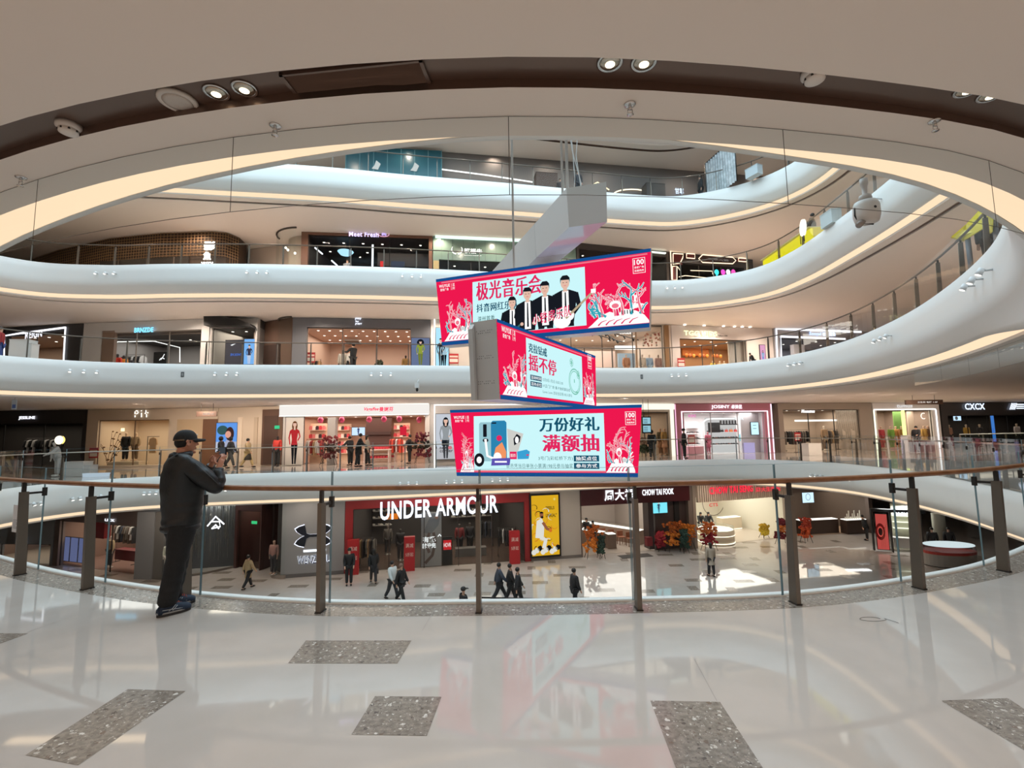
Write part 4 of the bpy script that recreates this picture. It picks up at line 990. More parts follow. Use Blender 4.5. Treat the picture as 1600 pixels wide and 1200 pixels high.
    # jacket
    jn = [(pel + V((0, .0, -.19)), .15), (pel + V((0, .0, -.10)), .172), (pel + V((0, .0, .03)), .18), (sp, .186), (ch + V((0, -.01, -.02)), .186), (nk + V((0, -.02, -.03)), .105), (nk + V((0, .0, .035)), .078)]
    je = [(i, i + 1) for i in range(6)]
    for s in 'LR':
        b = len(jn); mid = (J['sh' + s] + J['el' + s]) / 2
        jn += [(J['sh' + s], .096), (mid, .088), (J['el' + s], .074), ((J['el' + s] * .45 + J['wr' + s] * .55), .062), (J['wr' + s] * 1.0 - (J['wr' + s] - J['el' + s]).normalized() * .015, .046)]
        je += [(4, b), (b, b + 1), (b + 1, b + 2), (b + 2, b + 3), (b + 3, b + 4)]
    jk = skin(jn, je, LEATHER, 'jacket', root, 3); crease(jk, .011, 6.5)
    c = MB(); c.tube([V((math.cos(a) * .08, .02 + math.sin(a) * .083, 1.478 + .012 * math.sin(a))) for a in [2 * PI * i / 18 for i in range(18)]], .022, LEATHER, 8, closed=True, flat=1.5); c.make('collar', jk)
    c = MB(); c.tube([V((math.cos(a) * .158, .05 + math.sin(a) * .152, .775)) for a in [2 * PI * i / 22 for i in range(22)]], .018, LEATHER, 8, closed=True, flat=1.8); c.make('waistband', jk)
    for s in 'LR':
        d = (J['wr' + s] - J['el' + s]).normalized(); a = J['wr' + s] - d * .03
        c = MB(); c.tube([a - d * .025, a + d * .012], .043, LEATHER, 14); c.make('cuff', jk)
    c = MB(); c.tube([V((.292, .05, 1.40)), V((.328, .15, 1.29)), V((.335, .24, 1.19))], .004, C(70, 70, 72, .4), 6); c.make('sleeve_seam', jk)
    # jeans with folds, shoes
    tn = [(pel + V((0, -.0, .0)), .160), (pel + V((0, -.005, -.07)), .165)]; te = [(0, 1)]
    for s in 'LR':
        b = len(tn); kn, an, hp = J['kn' + s], J['an' + s], J['hip' + s]
        tn += [(hp + V((0, 0, -.10)), .128), ((hp * .4 + kn * .6), .108), (kn, .094), (kn * .5 + an * .5, .088), (an + V((0, 0, .05)), .082), (an + V((0, .004, -.015)), .086)]
        te += [(1, b)] + [(b + i, b + i + 1) for i in range(5)]
    crease(skin(tn, te, JEAN, 'jeans', root, 3), .008, 7., 3.)
    for s, a in ((-1, J['anL']), (1, J['anR'])):
        sh = MB(); UP = mat('shoe_navy_mesh', (28, 44, 66), .7); SOLE = C(40, 38, 38, .6); vs = []; fs = []
        prof = [(-.085, .036, .05), (-.06, .043, .085), (-.02, .046, .105), (.04, .048, .095), (.09, .052, .075), (.14, .05, .06), (.175, .036, .045), (.19, .012, .03)]
        n = 12
        for y, w, t in prof:
            for j in range(n):
                b = 2 * PI * j / n; vs.append((a.x + s * .008 * (y > .05) + math.cos(b) * w, a.y + y + .01, .02 + max(0, (math.sin(b) + .35) / 1.35) * t))
        for i in range(len(prof) - 1):
            for j in range(n): fs.append((i * n + j, i * n + (j + 1) % n, (i + 1) * n + (j + 1) % n, (i + 1) * n + j))
        fs += [tuple(range(n)), tuple(range((len(prof) - 1) * n, len(prof) * n))]
        sh.add(vs, fs, UP, True); so = sh.make('shoe', root)
        sh = MB(); ol = [(math.cos(t) * (.05 if math.sin(t) > 0 else .044), math.sin(t)) for t in [2 * PI * i / 24 for i in range(24)]]
        sh.prismz([(a.x + s * .006 + x * 1.08, a.y + .06 + y * .142) for x, y in ol], .0, .030, SOLE); sh.prismz([(a.x + s * .006 + x * 1.1, a.y + .06 + y * .144) for x, y in ol], .022, .034, C(150, 150, 150, .5)); sh.make('sole', so)
        sh = MB()
        for i in range(4): sh.tube([(a.x - .028, a.y + .055 + i * .018, .108 - i * .011), (a.x, a.y + .06 + i * .018, .122 - i * .011), (a.x + .028, a.y + .055 + i * .018, .108 - i * .011)], .004, C(190, 80, 50), 5)
        sh.tube([(a.x - .03, a.y + .02, .115), (a.x, a.y + .045, .13), (a.x + .03, a.y + .02, .115)], .009, C(178, 74, 48), 6); sh.make('laces', so)
        sh = MB()
        for sd in (-1, 1):
            X = lambda y, z: (a.x + s * .008 + sd * (.047 + (.06 - z) * .03), a.y + y, z)
            sh.tube([X(.0, .045), X(.03, .062), X(.055, .09)], .0035, C(170, 176, 182), 5); sh.tube([X(.03, .042), X(.05, .06), X(.07, .082)], .0035, C(170, 176, 182), 5); sh.tube([X(-.05, .062), X(.0, .058), X(.06, .05), (X(.11, .045)[0], X(.11, .045)[1], .045)], .0035, C(170, 176, 182), 5)
        sh.make('stripes', so)
    # phone is held, so it is a thing of its own
    R = Matrix.Rotation(face, 4, 'Z')
    pw = R @ V((.08, .37, 1.51)); pw = V((pw.x + base.x, pw.y + base.y, pw.z))
    r = thing('phone', 'dark smartphone held up by the man in the black cap', 'phone', pw, face)
    c = MB(); c.box(-.082, .082, -.006, .006, -.04, .04, C(24, 24, 27, .3)); c.make('case', r)
    c = MB(); c.box(-.076, .076, -.0072, -.006, -.035, .035, E(96, 104, 112, .35)); c.make('screen', r)
    c = MB(); c.cyl((.06, .006, .018), (.06, .010, .018), .012, BLACK); c.make('camera_lens', r)
near_man()
# ================================================================ SHOPS
ROW = {1: 840, 2: 680, 3: 530, 4: 385, 5: 270}
class Fr:
    """a straight stretch of shopfront: local x to the right along it, y into the shop, z up from that storey's floor"""
    def __init__(s, k, a, b):
        s.k = k; s.z = LV[k]
        A = aty(a[0], ROW[k], a[1]); B = aty(b[0], ROW[k], b[1]); s.A = V((A.x, A.y, s.z)); d = V((B.x - A.x, B.y - A.y, 0)); s.W = d.length; s.u = d.normalized(); s.n = V((-s.u.y, s.u.x, 0)); s.rz = math.atan2(s.u.y, s.u.x)
        s.root = None
    def L(s, px, py, off=0.):
        d = ray(px, py); o = V((0, 0, EYE)); p = s.A + s.n * off
        t = (p - o).dot(s.n) / d.dot(s.n); q = o + d * t - s.A
        return q.dot(s.u), q.z
    def x(s, px, off=0.): return s.L(px, ROW[s.k], off)[0]
    def Wp(s, x, off, z=0.): return s.A + s.u * x + s.n * off + V((0, 0, z))
    def box(s, mb, p0, p1, y0, y1, m, off=None):
        x0, z1 = s.L(p0[0], p0[1], y0 if off is None else off); x1, z0 = s.L(p1[0], p1[1], y0 if off is None else off); mb.box(x0, x1, y0, y1, max(z0, 0), z1, m); return x0, x1, z0, z1
    def thing(s, name, label, cat, x, off, z=0., group=None, rz=0.): return thing(name, label, cat, s.Wp(x, off, z), s.rz + rz, group)
HH = {1: 4.07, 2: 3.38, 3: 3.38, 4: 3.38, 5: 3.3}
BULB = E(255, 246, 232, 6)
def shop(label, k, a, b, wall, op=None, back=(200, 180, 160), fl=(150, 140, 130), ce=(190, 180, 172), depth=4.5, power=60, col=(255, 236, 214), bulbs=(5, 2), glass=True, thick=.28, optop=None, sidew=None, frame=DSTEEL, floor_rough=.25, name='shopfront', cat='shopfront', sill=0.):
    f = Fr(k, a, b); H = HH[k]; W = f.W
    r = f.root = f.thing(name, label, cat, 0, 0)
    f.x0, f.x1 = (f.x(op[0]), f.x(op[1])) if op else (.15, W - .15)
    f.x0 = max(f.x0, .04); f.x1 = min(f.x1, W - .04)
    zt = f.zt = f.L((op[0] + op[1]) / 2, op[2])[1] if op and len(op) > 2 else (optop or H - .55)
    mb = MB()
    mb.box(.02, f.x0, 0, thick, 0, H, wall); mb.box(f.x1, W - .02, 0, thick, 0, H, wall); mb.box(f.x0, f.x1, 0, thick, zt, H, wall)
    if sill: mb.box(f.x0, f.x1, 0, thick, 0, sill, wall)
    mb.make('facade', r)
    mb = MB(); bk = back if not isinstance(back, tuple) else C(*back); e = .02
    tp = min(.11 * depth, W * .2); sw = bk if sidew is None else sidew; zc = zt + .05 if zt + .2 < H else H - .12
    mb.box(tp, W - tp, depth, depth + .1, 0, H, bk)
    mb.prismz([(e, thick), (e + .06, thick), (tp + .06, depth), (tp, depth)], 0, H, sw); mb.prismz([(W - e - .06, thick), (W - e, thick), (W - tp, depth), (W - tp - .06, depth)], 0, H, sw)
    q = [(e, thick), (W - e, thick), (W - tp, depth), (tp, depth)]
    mb.prismz(q, .0, .012, C(*fl, floor_rough)); mb.prismz(q, zc, H - .01, C(*ce))
    mb.make('interior', r); f.cz = (zt + .05 if zt + .2 < H else H - .12)
    if glass:
        n = max(1, round((f.x1 - f.x0) / 2.0)); mb = MB()
        for i in range(n + 1):
            x = f.x0 + (f.x1 - f.x0) * i / n; mb.box(x - .02, x + .02, thick * .4, thick * .4 + .05, 0, zt, frame)
        mb.box(f.x0, f.x1, thick * .4, thick * .4 + .05, zt - .05, zt, frame); mb.make('window_frame', r)
        mb = MB(); mb.add([(f.x0, thick * .4 + .025, .02), (f.x1, thick * .4 + .025, .02), (f.x1, thick * .4 + .025, zt), (f.x0, thick * .4 + .025, zt)], [(0, 1, 2, 3)], GLASS); mb.make('glass_pane', r)
    if bulbs:
        proto = None
        for i in range(bulbs[0]):
            for j in range(bulbs[1]):
                x = f.x0 + (f.x1 - f.x0) * (i + .5) / bulbs[0]; y = .9 + (depth - 1.6) * (j + .2) / bulbs[1]
                if proto is None:
                    m = MB(); m.lathe([(.075, 0), (.06, -.012), (0, -.014)], (0, 0, 0), BULB, 10); o = proto = m.make('downlight', r)
                else: o = proto.copy(); COL.objects.link(o); o.parent = r
                o.location = (x, y, f.cz)
    if power: area('shop_light', f.Wp(W / 2, depth * .45, f.cz - .06), W * .8, depth * .6, power * (1.3 if k > 1 else 1.1), col, (0, 0, f.rz))
    f.depth = depth
    return f
def sign(f, t, p0, p1, m, y=-.06, bold=.02, name='sign', **kw):
    mb = MB(); x0, z1 = f.L(*p0); x1, z0 = f.L(*p1); mb.text(t, x0, x1, z0, z1, m, y, min(bold, .02), .012, **kw)
    return mb.make(name, f.root)
def panel(f, name, p0, p1, y0, y1, m):
    mb = MB(); f.box(mb, p0, p1, y0, y1, m); return mb.make(name, f.root)
def fbox(f, name, label, cat, p0, p1, y0, y1, m, group=None, z0=None):
    """a boxy free-standing thing in front of or inside a shop, pixel corners taken on its front plane"""
    xa, za = f.L(p0[0], p0[1], y0); xb, zb = f.L(p1[0], p1[1], y0)
    zb = max(zb, .0) if z0 is None else z0
    mb = MB(); w, d, h = xb - xa, y1 - y0, za - zb
    mb.box(-w / 2, w / 2, 0, d, .0, h - .03, m); mb.box(-w / 2 - .015, w / 2 + .015, -.015, d + .015, h - .03, h, m)
    o = mb.make(name, None, f.Wp((xa + xb) / 2, y0, zb + .002)); o.rotation_euler = (0, 0, f.rz); tag(o, label, cat, group); return o
# ---- goods
GCACHE = {}
def garment_mesh(i):
    if i in GCACHE: return GCACHE[i]
    r = random.Random(i); mb = MB(); m = C(*[(38, 38, 42), (196, 190, 180), (90, 80, 74), (150, 56, 50), (206, 204, 204), (60, 66, 80), (172, 140, 104), (24, 24, 26), (120, 116, 110), (222, 80, 60)][i % 10], .8)
    L = r.uniform(.7, 1.0); w = .2
    o = [(-.03, 0), (-w, -.07), (-w * 1.35, -.42), (-w * 1.1, -.44), (-w * .85, -.2), (-w * .95, -L), (w * .95, -L), (w * .85, -.2), (w * 1.1, -.44), (w * 1.35, -.42), (w, -.07), (.03, 0)]
    vs = [(x, -.035, z) for x, z in o] + [(x, .035, z) for x, z in o]; n = len(o)
    mb.add(vs, [tuple(range(n)), tuple(range(2 * n - 1, n - 1, -1))] + [(k, k + n, (k + 1) % n + n, (k + 1) % n) for k in range(n)], m)
    mb.tube([(0, 0, -.01), (0, 0, .03), (.015, 0, .045), (.01, 0, .06)], .005, CHROME, 5)
    GCACHE[i] = mb; return mb
def rack(f, xa, xb, off, ztop, n, label, glabel, group, cols, turn=1.35):
    r = f.thing('clothes_rack', label, 'clothes rack', (xa + xb) / 2, off, .014); w = (xb - xa) / 2
    mb = MB(); mb.tube([(-w, 0, 0), (-w, 0, ztop), (w, 0, ztop), (w, 0, 0)], .018, DSTEEL, 6); mb.make('rail', r)
    mb = MB()
    for s in (-1, 1): mb.box(s * w - .02, s * w + .02, -.25, .25, 0, .03, DSTEEL)
    mb.make('feet', r)
    me = {}
    for i in range(n):
        c = cols[i % len(cols)]
        if c not in me: me[c] = garment_mesh(c).make('hanging_garment', None); o = me[c]
        else: o = me[c].copy(); COL.objects.link(o)
        x = xa + (xb - xa) * (i + .5) / n
        o.location = f.Wp(x, off, .014 + ztop - .087); o.rotation_euler = (0, 0, f.rz + turn + .15 * math.sin(i * 2.3)); tag(o, glabel, 'clothes', group)
    return r
def mannequin(f, label, px, py, off, h, jacket, trousers, skinc=(220, 214, 206), face=180, lift=0., podium=0., **kw):
    x, z = f.L(px, py, off); p = f.Wp(x, off)
    r = person(label, 0, 0, f.k, h, f.rz + FN(face), jacket, trousers, hair=None, shoes=skinc, skinc=skinc, X=p.x, Y=p.y, name='mannequin', cat='mannequin', **kw)
    r.location.z = LV[f.k] + .016 + lift
    m = MB(); m.lathe([(.18, -podium), (.18, .012), (.0, .013)], (0, 0, -.001), C(190, 186, 180), 18); m.make('stand', r)
    return r
def poster(f, label, p0, p1, y, art, bg, name='poster', cat='poster', frame=None, thick=.05, border=.03):
    x0, z1 = f.L(p0[0], p0[1], y); x1, z0 = f.L(p1[0], p1[1], y); z0 = max(z0, .03)
    r = f.thing(name, label, cat, x0, y, z0); w, h = x1 - x0, z1 - z0
    mb = MB(); mb.box(-border, w + border, .006, thick, -border * (z0 > .04), h + border, frame or DSTEEL); mb.make('frame', r)
    mb = MB(); mb.r2(0, w, 0, h, bg, 0); art(mb, w, h); mb.make('picture', r); return r
def art_person(top, bottom, skinm, hairm, x=.5, s=.95, longh=True, bgs=()):
    def g(mb, w, h):
        for (a, b, c, d, m) in bgs: mb.r2(a * w, b * w, c * h, d * h, m, -.002)
        cx = x * w; H = s * h; u = min(H * .15, w * .3); q = lambda pts: [(cx + a_ * u, H * b_) for a_, b_ in pts]
        for sd in (-1, 1): mb.p2(q([(sd * .08, .02), (sd * .34, .02), (sd * .5, .28), (sd * .62, .47), (sd * .02, .46)]), bottom, -.003 - .0002 * sd)
        mb.p2(q([(-.58, .44), (.58, .44), (.46, .56), (.6, .68), (.85, .755), (.3, .80), (-.3, .80), (-.85, .755), (-.6, .68), (-.46, .56)]), top, -.004)
        mb.s2(q([(-.74, .75), (-.98, .6), (-.8, .45)]), u * .26, top, -.005, u * .2); mb.s2(q([(.74, .75), (1.0, .62), (.62, .53)]), u * .26, top, -.0052, u * .2); mb.c2(cx - .78 * u, H * .43, u * .12, skinm, -.0055); mb.c2(cx + .56 * u, H * .525, u * .12, skinm, -.0055)
        if longh: mb.c2(cx, H * .86, u * .5, hairm, -.0045, u * .85)
        mb.r2(cx - u * .16, cx + u * .16, H * .77, H * .84, skinm, -.006); mb.c2(cx, H * .89, u * .34, skinm, -.007, u * .44)
        mb.c2(cx, H * .92, u * .38, hairm, -.008, u * .36, a0=0, a1=PI)
    return g
def shoes_on(f, x0, x1, off, z, n, label, group, cols, kind='shoe'):
    base = {}
    for i in range(n):
        c = cols[i % len(cols)]
        if (c, kind) not in base:
            mb = MB(); m = C(*c, .4)
            if kind == 'boot': mb.prism([(-.11, 0), (.11, 0), (.12, .05), (.03, .10), (.03, .34), (-.09, .34), (-.10, .1)], -.04, .04, m)
            elif kind == 'bag': mb.prism([(-.13, 0), (.13, 0), (.1, .17), (-.1, .17)], -.05, .05, m); mb.tube([(-.07, 0, .17), (-.05, 0, .26), (.05, 0, .26), (.07, 0, .17)], .01, m, 6)
            else: mb.prism([(-.12, 0), (.13, 0), (.14, .03), (.04, .07), (-.03, .11), (-.12, .11), (-.13, .05)], -.04, .04, m); mb.box(-.125, .135, -.045, .045, -.0, .02, C(225, 225, 225))
            o = base[(c, kind)] = mb.make(kind if kind != 'bag' else 'handbag', None)
        else: o = base[(c, kind)].copy(); COL.objects.link(o)
        o.location = f.Wp(x0 + (x1 - x0) * (i + .5) / n, off, z + .002); o.rotation_euler = (0, 0, f.rz + (.3 if i % 2 else -.25)); tag(o, label, 'shoes' if kind == 'shoe' else ('boots' if kind == 'boot' else 'bag'), group)
def shelf(f, label, x0, x1, off, zs, m, d=.3, back=None, h=None, name='shelf', cat='shelf'):
    r = f.thing(name, label, cat, x0, off); w = x1 - x0
    for z in zs:
        mb = MB(); mb.box(0, w, -d, 0, z - .03, z, m); mb.make('board', r)
    if back:
        mb = MB(); mb.box(-.03, w + .03, 0, .03, .014, h or zs[-1] + .5, back); mb.make('back_panel', r)
    return r
def stand_sign(f, label, px, py0, py1, off, w=.42, col=(176, 40, 44)):
    x, zt = f.L(px, py0, off); r = f.thing('sign_stand', label, 'sign stand', x, off, .0145)
    mb = MB(); mb.box(-w / 2, w / 2, -.012, .012, max(zt - .58, .5), zt, C(*col, .5)); mb.r2(-w / 2 + .04, w / 2 - .04, zt - .22, zt - .12, C(230, 200, 190), -.014); mb.r2(-w / 2 + .04, w / 2 - .04, zt - .5, zt - .3, C(225, 215, 205), -.014); mb.make('board', r)
    mb = MB(); mb.tube([(-w / 2 + .02, .0, 0), (-w / 2 + .02, .02, zt - .55)], .012, C(80, 40, 38), 6); mb.tube([(w / 2 - .02, .0, 0), (w / 2 - .02, .02, zt - .55)], .012, C(80, 40, 38), 6); mb.box(-w / 2 - .02, w / 2 + .02, -.16, .16, 0, .02, C(80, 40, 38)); mb.make('frame', r); return r
def flowers(f, label, px, py, off, w, h, cols, leaf=False, seed=1):
    x, z = f.L(px, py, off); r = f.thing('flower_stand', label, 'flowers', x, off, .0145); rn = random.Random(seed)
    mb = MB()
    for s in (-1, 1):
        mb.tube([(s * w * .45, -.22, .016), (s * w * .2, 0, h * .55)], .015, BLACK, 5); mb.tube([(s * w * .45, .22, .016), (s * w * .2, 0, h * .55)], .015, BLACK, 5)
    mb.make('legs', r)
    for ci, c in enumerate(cols):
        mb = MB()
        for i in range(int(110 / len(cols))):
            t = rn.random(); cx = rn.triangular(-.5, .5, 0) * w * 1.3; cz = h * (.24 + .76 * ((ci + rn.random()) / len(cols)))
            cy = rn.uniform(-.2, .2); s = rn.uniform(.06, .12)
            n = 7; vs = [(cx, cy, cz)]; a0 = rn.random() * 6; tl = rn.uniform(-.6, .6)
            for j in range(n):
                a = a0 + 2 * PI * j / n; q = s * (1 if j % 2 else .72); vs.append((cx + math.cos(a) * q, cy - .05 * math.cos(a + tl) - .03, cz + math.sin(a) * q))
            mb.add(vs, [(0, 1 + j, 1 + (j + 1) % n) for j in range(n)], C(*c, .7)); mb.ball((cx, cy, cz), (s * .7, s * .6, s * .6), C(*c, .7), 7, 5)
        mb.make('blooms', r)
    return r
# ---------------------------------------------------------------- ground floor
GREYP = mat('grey_panel', (150, 150, 152), .5); REDF = mat('red_frame', (148, 30, 34), .4); MAROON = mat('maroon_fascia', (70, 24, 30), .3); STONEW = mat('pale_stone', (184, 176, 168), .35)
WSIGN = E(240, 244, 255, 1.6)
f = shop('grey shopfront at the far left of the ground floor with white letters', 1, (-60, 29), (84, 28.4), GREYP, (0, 80, 850), (120, 100, 92), power=40)
sign(f, 'IDO', (28, 840), (41, 849), WSIGN)
f = shop('red and grey sportswear shopfront on the ground floor with a small white sign', 1, (84, 28.4), (216, 25.9), mat('taupe_panel', (140, 122, 116), .5), (92, 214, 818), (150, 120, 108), (150, 120, 112), depth=4, power=90)
sign(f, 'LICK', (166, 810), (181, 815), WSIGN); panel(f, 'red_panel', (150, 816), (162, 842), -.02, .3, REDF)
poster(f, 'blue lit display wall in the red sportswear shop', (93, 838), (133, 880), .5, lambda m, w, h: [m.r2(w * .1 * i, w * (.1 * i + .04), 0, h, C(150, 150, 190), -.003) for i in range(1, 10, 3)], E(120, 128, 178, .5), name='display_wall', cat='display')
mannequin(f, 'mannequin in cream top and grey trousers at the red sportswear shop window', 174, 835, .7, 1.75, (196, 176, 140), (66, 66, 70))
mannequin(f, 'dark mannequin deep in the red sportswear shop behind the blue wall', 126, 846, 1.4, 1.7, (40, 38, 40), (50, 46, 46))
rack(f, f.x(183, 1.6), f.x(214, 1.6), 1.6, 2.2, 9, 'clothes rack in the red sportswear shop', 'jacket on the rack in the red sportswear shop', 'jackets in the red sportswear shop', (2, 4, 0, 5, 2, 8))
fbox(f, 'display_counter', 'low red display counter in the sportswear shop', 'counter', (180, 858), (214, 878), .45, .9, C(130, 36, 42, .4))
# grey square column
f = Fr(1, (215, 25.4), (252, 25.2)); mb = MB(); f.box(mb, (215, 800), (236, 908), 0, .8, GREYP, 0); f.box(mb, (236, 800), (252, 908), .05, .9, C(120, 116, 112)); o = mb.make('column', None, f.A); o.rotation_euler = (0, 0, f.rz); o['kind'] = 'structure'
# curved glass shop with bead strings
A = aty(252, 840, 26.4); B = aty(366, 840, 27.2)
root = thing('bead_shopfront', 'curved glass shopfront with silver bead strings and a white neon house sign', 'shopfront', (A.x, A.y, LV[1])); cz = HH[1]
arc = [V((A.x, A.y, 0)).lerp(V((B.x, B.y, 0)), t) + V((.15, -1.15, 0)) * math.sin(PI * t) for t in [i / 16 for i in range(17)]]; arc = [V((p.x - A.x, p.y - A.y, 0)) for p in arc]
mb = MB(); mb.add([(p.x, p.y, 0) for p in arc] + [(p.x, p.y, .12) for p in arc], [(i, i + 1, 18 + i, 17 + i) for i in range(16)], C(150, 140, 130)); mb.prismz([(p.x, p.y) for p in arc], 0, .1, C(150, 142, 134)); mb.make('plinth', root)
mb = MB(); mb.add([(p.x, p.y, .12) for p in arc] + [(p.x, p.y, cz) for p in arc], [(i, i + 1, 18 + i, 17 + i) for i in range(16)], GLASS); mb.make('glass_pane', root)
bead = MB(); BE = mat('silver_beads', (170, 170, 168), .2, .8); rn = random.Random(5)
for i in range(1, 150):
    t = i / 150; p = V((arc[0])).lerp(arc[-1], t) + V((.12, -.9 + .5 * rn.random(), 0)) * math.sin(PI * t); L = rn.uniform(.35, 1.) * 3.6
    bead.tube([(p.x, p.y, cz - .02), (p.x, p.y, cz - L)], .011, BE, 4)
o = bead.make('bead_curtain', root); o['kind'] = 'stuff'
mb = MB(); d = (arc[-1] - arc[0]).normalized(); nn = V((-d.y, d.x, 0))
mb.add([tuple(arc[0] + nn * .5), tuple(arc[-1] + nn * .5), tuple(arc[-1] + nn * .5 + V((0, 0, cz))), tuple(arc[0] + nn * .5 + V((0, 0, cz)))], [(0, 1, 2, 3)], C(84, 84, 86)); mb.make('back_wall', root)
area('shop_light', (A.x + 2, A.y + .1, LV[1] + 3.9), 3, .8, 45)
def neon(pts_px, Y, label=None):
    q = [aty(px, py, Y) for px, py in pts_px]; return [(p.x - A.x, p.y - A.y, p.z - LV[1]) for p in q]
mb = MB()
for pl in ([(324, 822), (337, 807), (350, 819)], [(331, 815), (343, 815), (344, 823), (331, 826)], [(331, 826), (337, 820), (342, 826)]): mb.tube(neon(pl, 25.1), .035, E(245, 246, 255, 3), 6)
mb.make('neon_sign', root)
f = Fr(1, (252, 25.4), (300, 25.6)); mannequin(f, 'white mannequin on a plinth at the curved bead shop window', 264, 845, -.35, 1.55, (210, 214, 200), (206, 200, 190), (224, 220, 212), lift=.35, podium=.34)
f = shop('dark red brown passage doors between the bead shop and the dark glass corner', 1, (366, 27.2), (408, 26.6), C(66, 38, 34), (370, 406, 798), (74, 44, 40), (90, 70, 60), (60, 40, 36), depth=2.5, power=10, bulbs=None, frame=C(50, 30, 28))
panel(f, 'exit_sign', (393, 814), (401, 819), -.04, -.01, E(60, 190, 120, 1))
# dark rounded glass corner
p0, p1 = aty(403, 840, 26.0), aty(441, 840, 25.1); root = thing('corner_window', 'dark rounded glass corner window with a mannequin inside', 'shop window', (p0.x, p0.y, LV[1]))
pc = V((p1.x + .15, p1.y + .95, 0)); arc = [(pc.x - p0.x + 1.05 * math.cos(a) , pc.y - p0.y + 1.05 * math.sin(a)) for a in [PI * (1 + .52 * i / 10) for i in range(11)]]
mb = MB(); mb.prismz(arc + [(arc[-1][0], arc[-1][1] + 1), (arc[0][0], arc[0][1] + 1)], 0, .16, C(150, 138, 128)); mb.make('plinth', root)
mb = MB(); mb.add([(x, y, .16) for x, y in arc] + [(x, y, cz) for x, y in arc], [(i, i + 1, 12 + i, 11 + i) for i in range(10)], GLASS)
mb.make('glass_pane', root); mb = MB(); mb.add([(x * .94 + .1, y + .55, .16) for x, y in arc] + [(x * .94 + .1, y + .55, cz) for x, y in arc], [(i, i + 1, 12 + i, 11 + i) for i in range(10)], C(52, 48, 48)); mb.make('back_panel', root)
f = Fr(1, (403, 25.6), (441, 25.3)); mannequin(f, 'mannequin in dusky pink top and dark jeans in the rounded glass corner', 429, 838, -.12, 1.72, (150, 112, 104), (52, 50, 54), (170, 140, 124), lift=.17)
# grey panel with emblem
f = Fr(1, (440, 25.1), (538, 25.75)); f.root = r = f.thing('sign_wall', 'grey panel wall with a black crossed emblem and white edged city name', 'sign wall', 0, 0)
mb = MB(); mb.box(0, f.W, 0, .9, .18, HH[1], GREYP); mb.make('panel', r); mb = MB(); mb.box(0, f.W, -.02, .9, 0, .18, C(104, 102, 102)); mb.make('skirting', r)
mb = MB(); halo = MB()
def arcband(cx, cz_, rx, rz_, a0, a1, wa, wb, n=14):
    return [(cx + math.cos(a0 + (a1 - a0) * i / n) * rx, cz_ + math.sin(a0 + (a1 - a0) * i / n) * rz_) for i in range(n + 1)]
x0, z1 = f.L(462, 821); x1, z0 = f.L(517, 852); cx, cm = (x0 + x1) / 2, (z0 + z1) / 2; w, h = (x1 - x0) / 2, (z1 - z0) / 2
def EM(pts): return [(cx + a * w, cm + b * h) for a, b in pts]
UP_ = [(-1.0, .66), (-.80, .86), (-.48, 1.0), (-.42, .62), (-.38, .24), (-.2, .12), (0, .09), (.2, .12), (.38, .24), (.42, .62), (.48, 1.0), (.80, .86), (1.0, .66), (.9, .38), (.68, .12), (.46, -.02), (.22, -.11), (0, -.13), (-.22, -.11), (-.46, -.02), (-.68, .12), (-.9, .38)]
for m_, dy, gr, mt in ((halo, -.004, 1.07, E(235, 238, 255, 1.3)), (mb, -.03, 1.0, C(22, 26, 40, .4))):
    for s in (1, -1):
        pts = EM([(a * gr, b * gr * s) for a, b in UP_])
        n = len(pts); half = n // 2
        for i in range(0, 12):                 # arms as quads between the outer and the inner run of points
            a, b = pts[i], pts[i + 1]; c_, d_ = pts[(n - 1 - i) % n] if i else pts[n - 1], pts[(n - i) % n] if i else pts[0]
            m_.p2([a, b, c_, d_] if i else [a, b, c_], mt, dy - .001 * s)
halo.make('emblem_glow', r); mb.make('emblem', r)
sign(f, 'WENZHOU', (465, 869), (516, 878), WSIGN, -.03, .03); sign(f, 'WENZHOU', (465.5, 869), (516.5, 878), C(60, 66, 110), -.05, .0, 'letter_faces'); panel(f, 'underline', (474, 859.6), (509, 860.8), -.03, -.01, WSIGN)
# red framed sports shop
f = shop('red framed sports shopfront with large white lit capital letters', 1, (538, 25.75), (830, 27.6), REDF, (551, 820, 790), C(72, 68, 68), (96, 80, 72), (56, 54, 54), depth=6.5, power=150, bulbs=(7, 3), frame=C(60, 50, 48))
sign(f, 'UNDER ARMOUR', (595, 783), (777, 803), E(236, 240, 255, 2.2), -.3, .035, slope=.02)
mb = MB(); x0, z0 = f.L(590, 800); x1, z1 = f.L(780, 795); mb.box(x0, x1, -.24, -.2, z0, z0 + .05, DSTEEL); mb.make('sign_rail', f.root)
for px in (553, 640, 803):
    x, z = f.L(px, 850, -.05); r = f.thing('sale_pillar', {553: 'red sale box beside the guard in the dark suit', 640: 'red sale box left of the runner poster', 803: 'red sale box at the right end of the red shop frame'}[px], 'sale box', x, -.35, .004); mb = MB(); mb.box(-.28, .28, 0, .3, 0, 1.75, C(176, 32, 38, .4)); mb.make('box', r)
    mb = MB(); mb.text('满减', -.2, .2, 1.2, 1.42, C(240, 220, 210), -.004); mb.text('5折起', -.2, .2, .75, .95, C(240, 220, 210), -.004); mb.make('lettering', r)
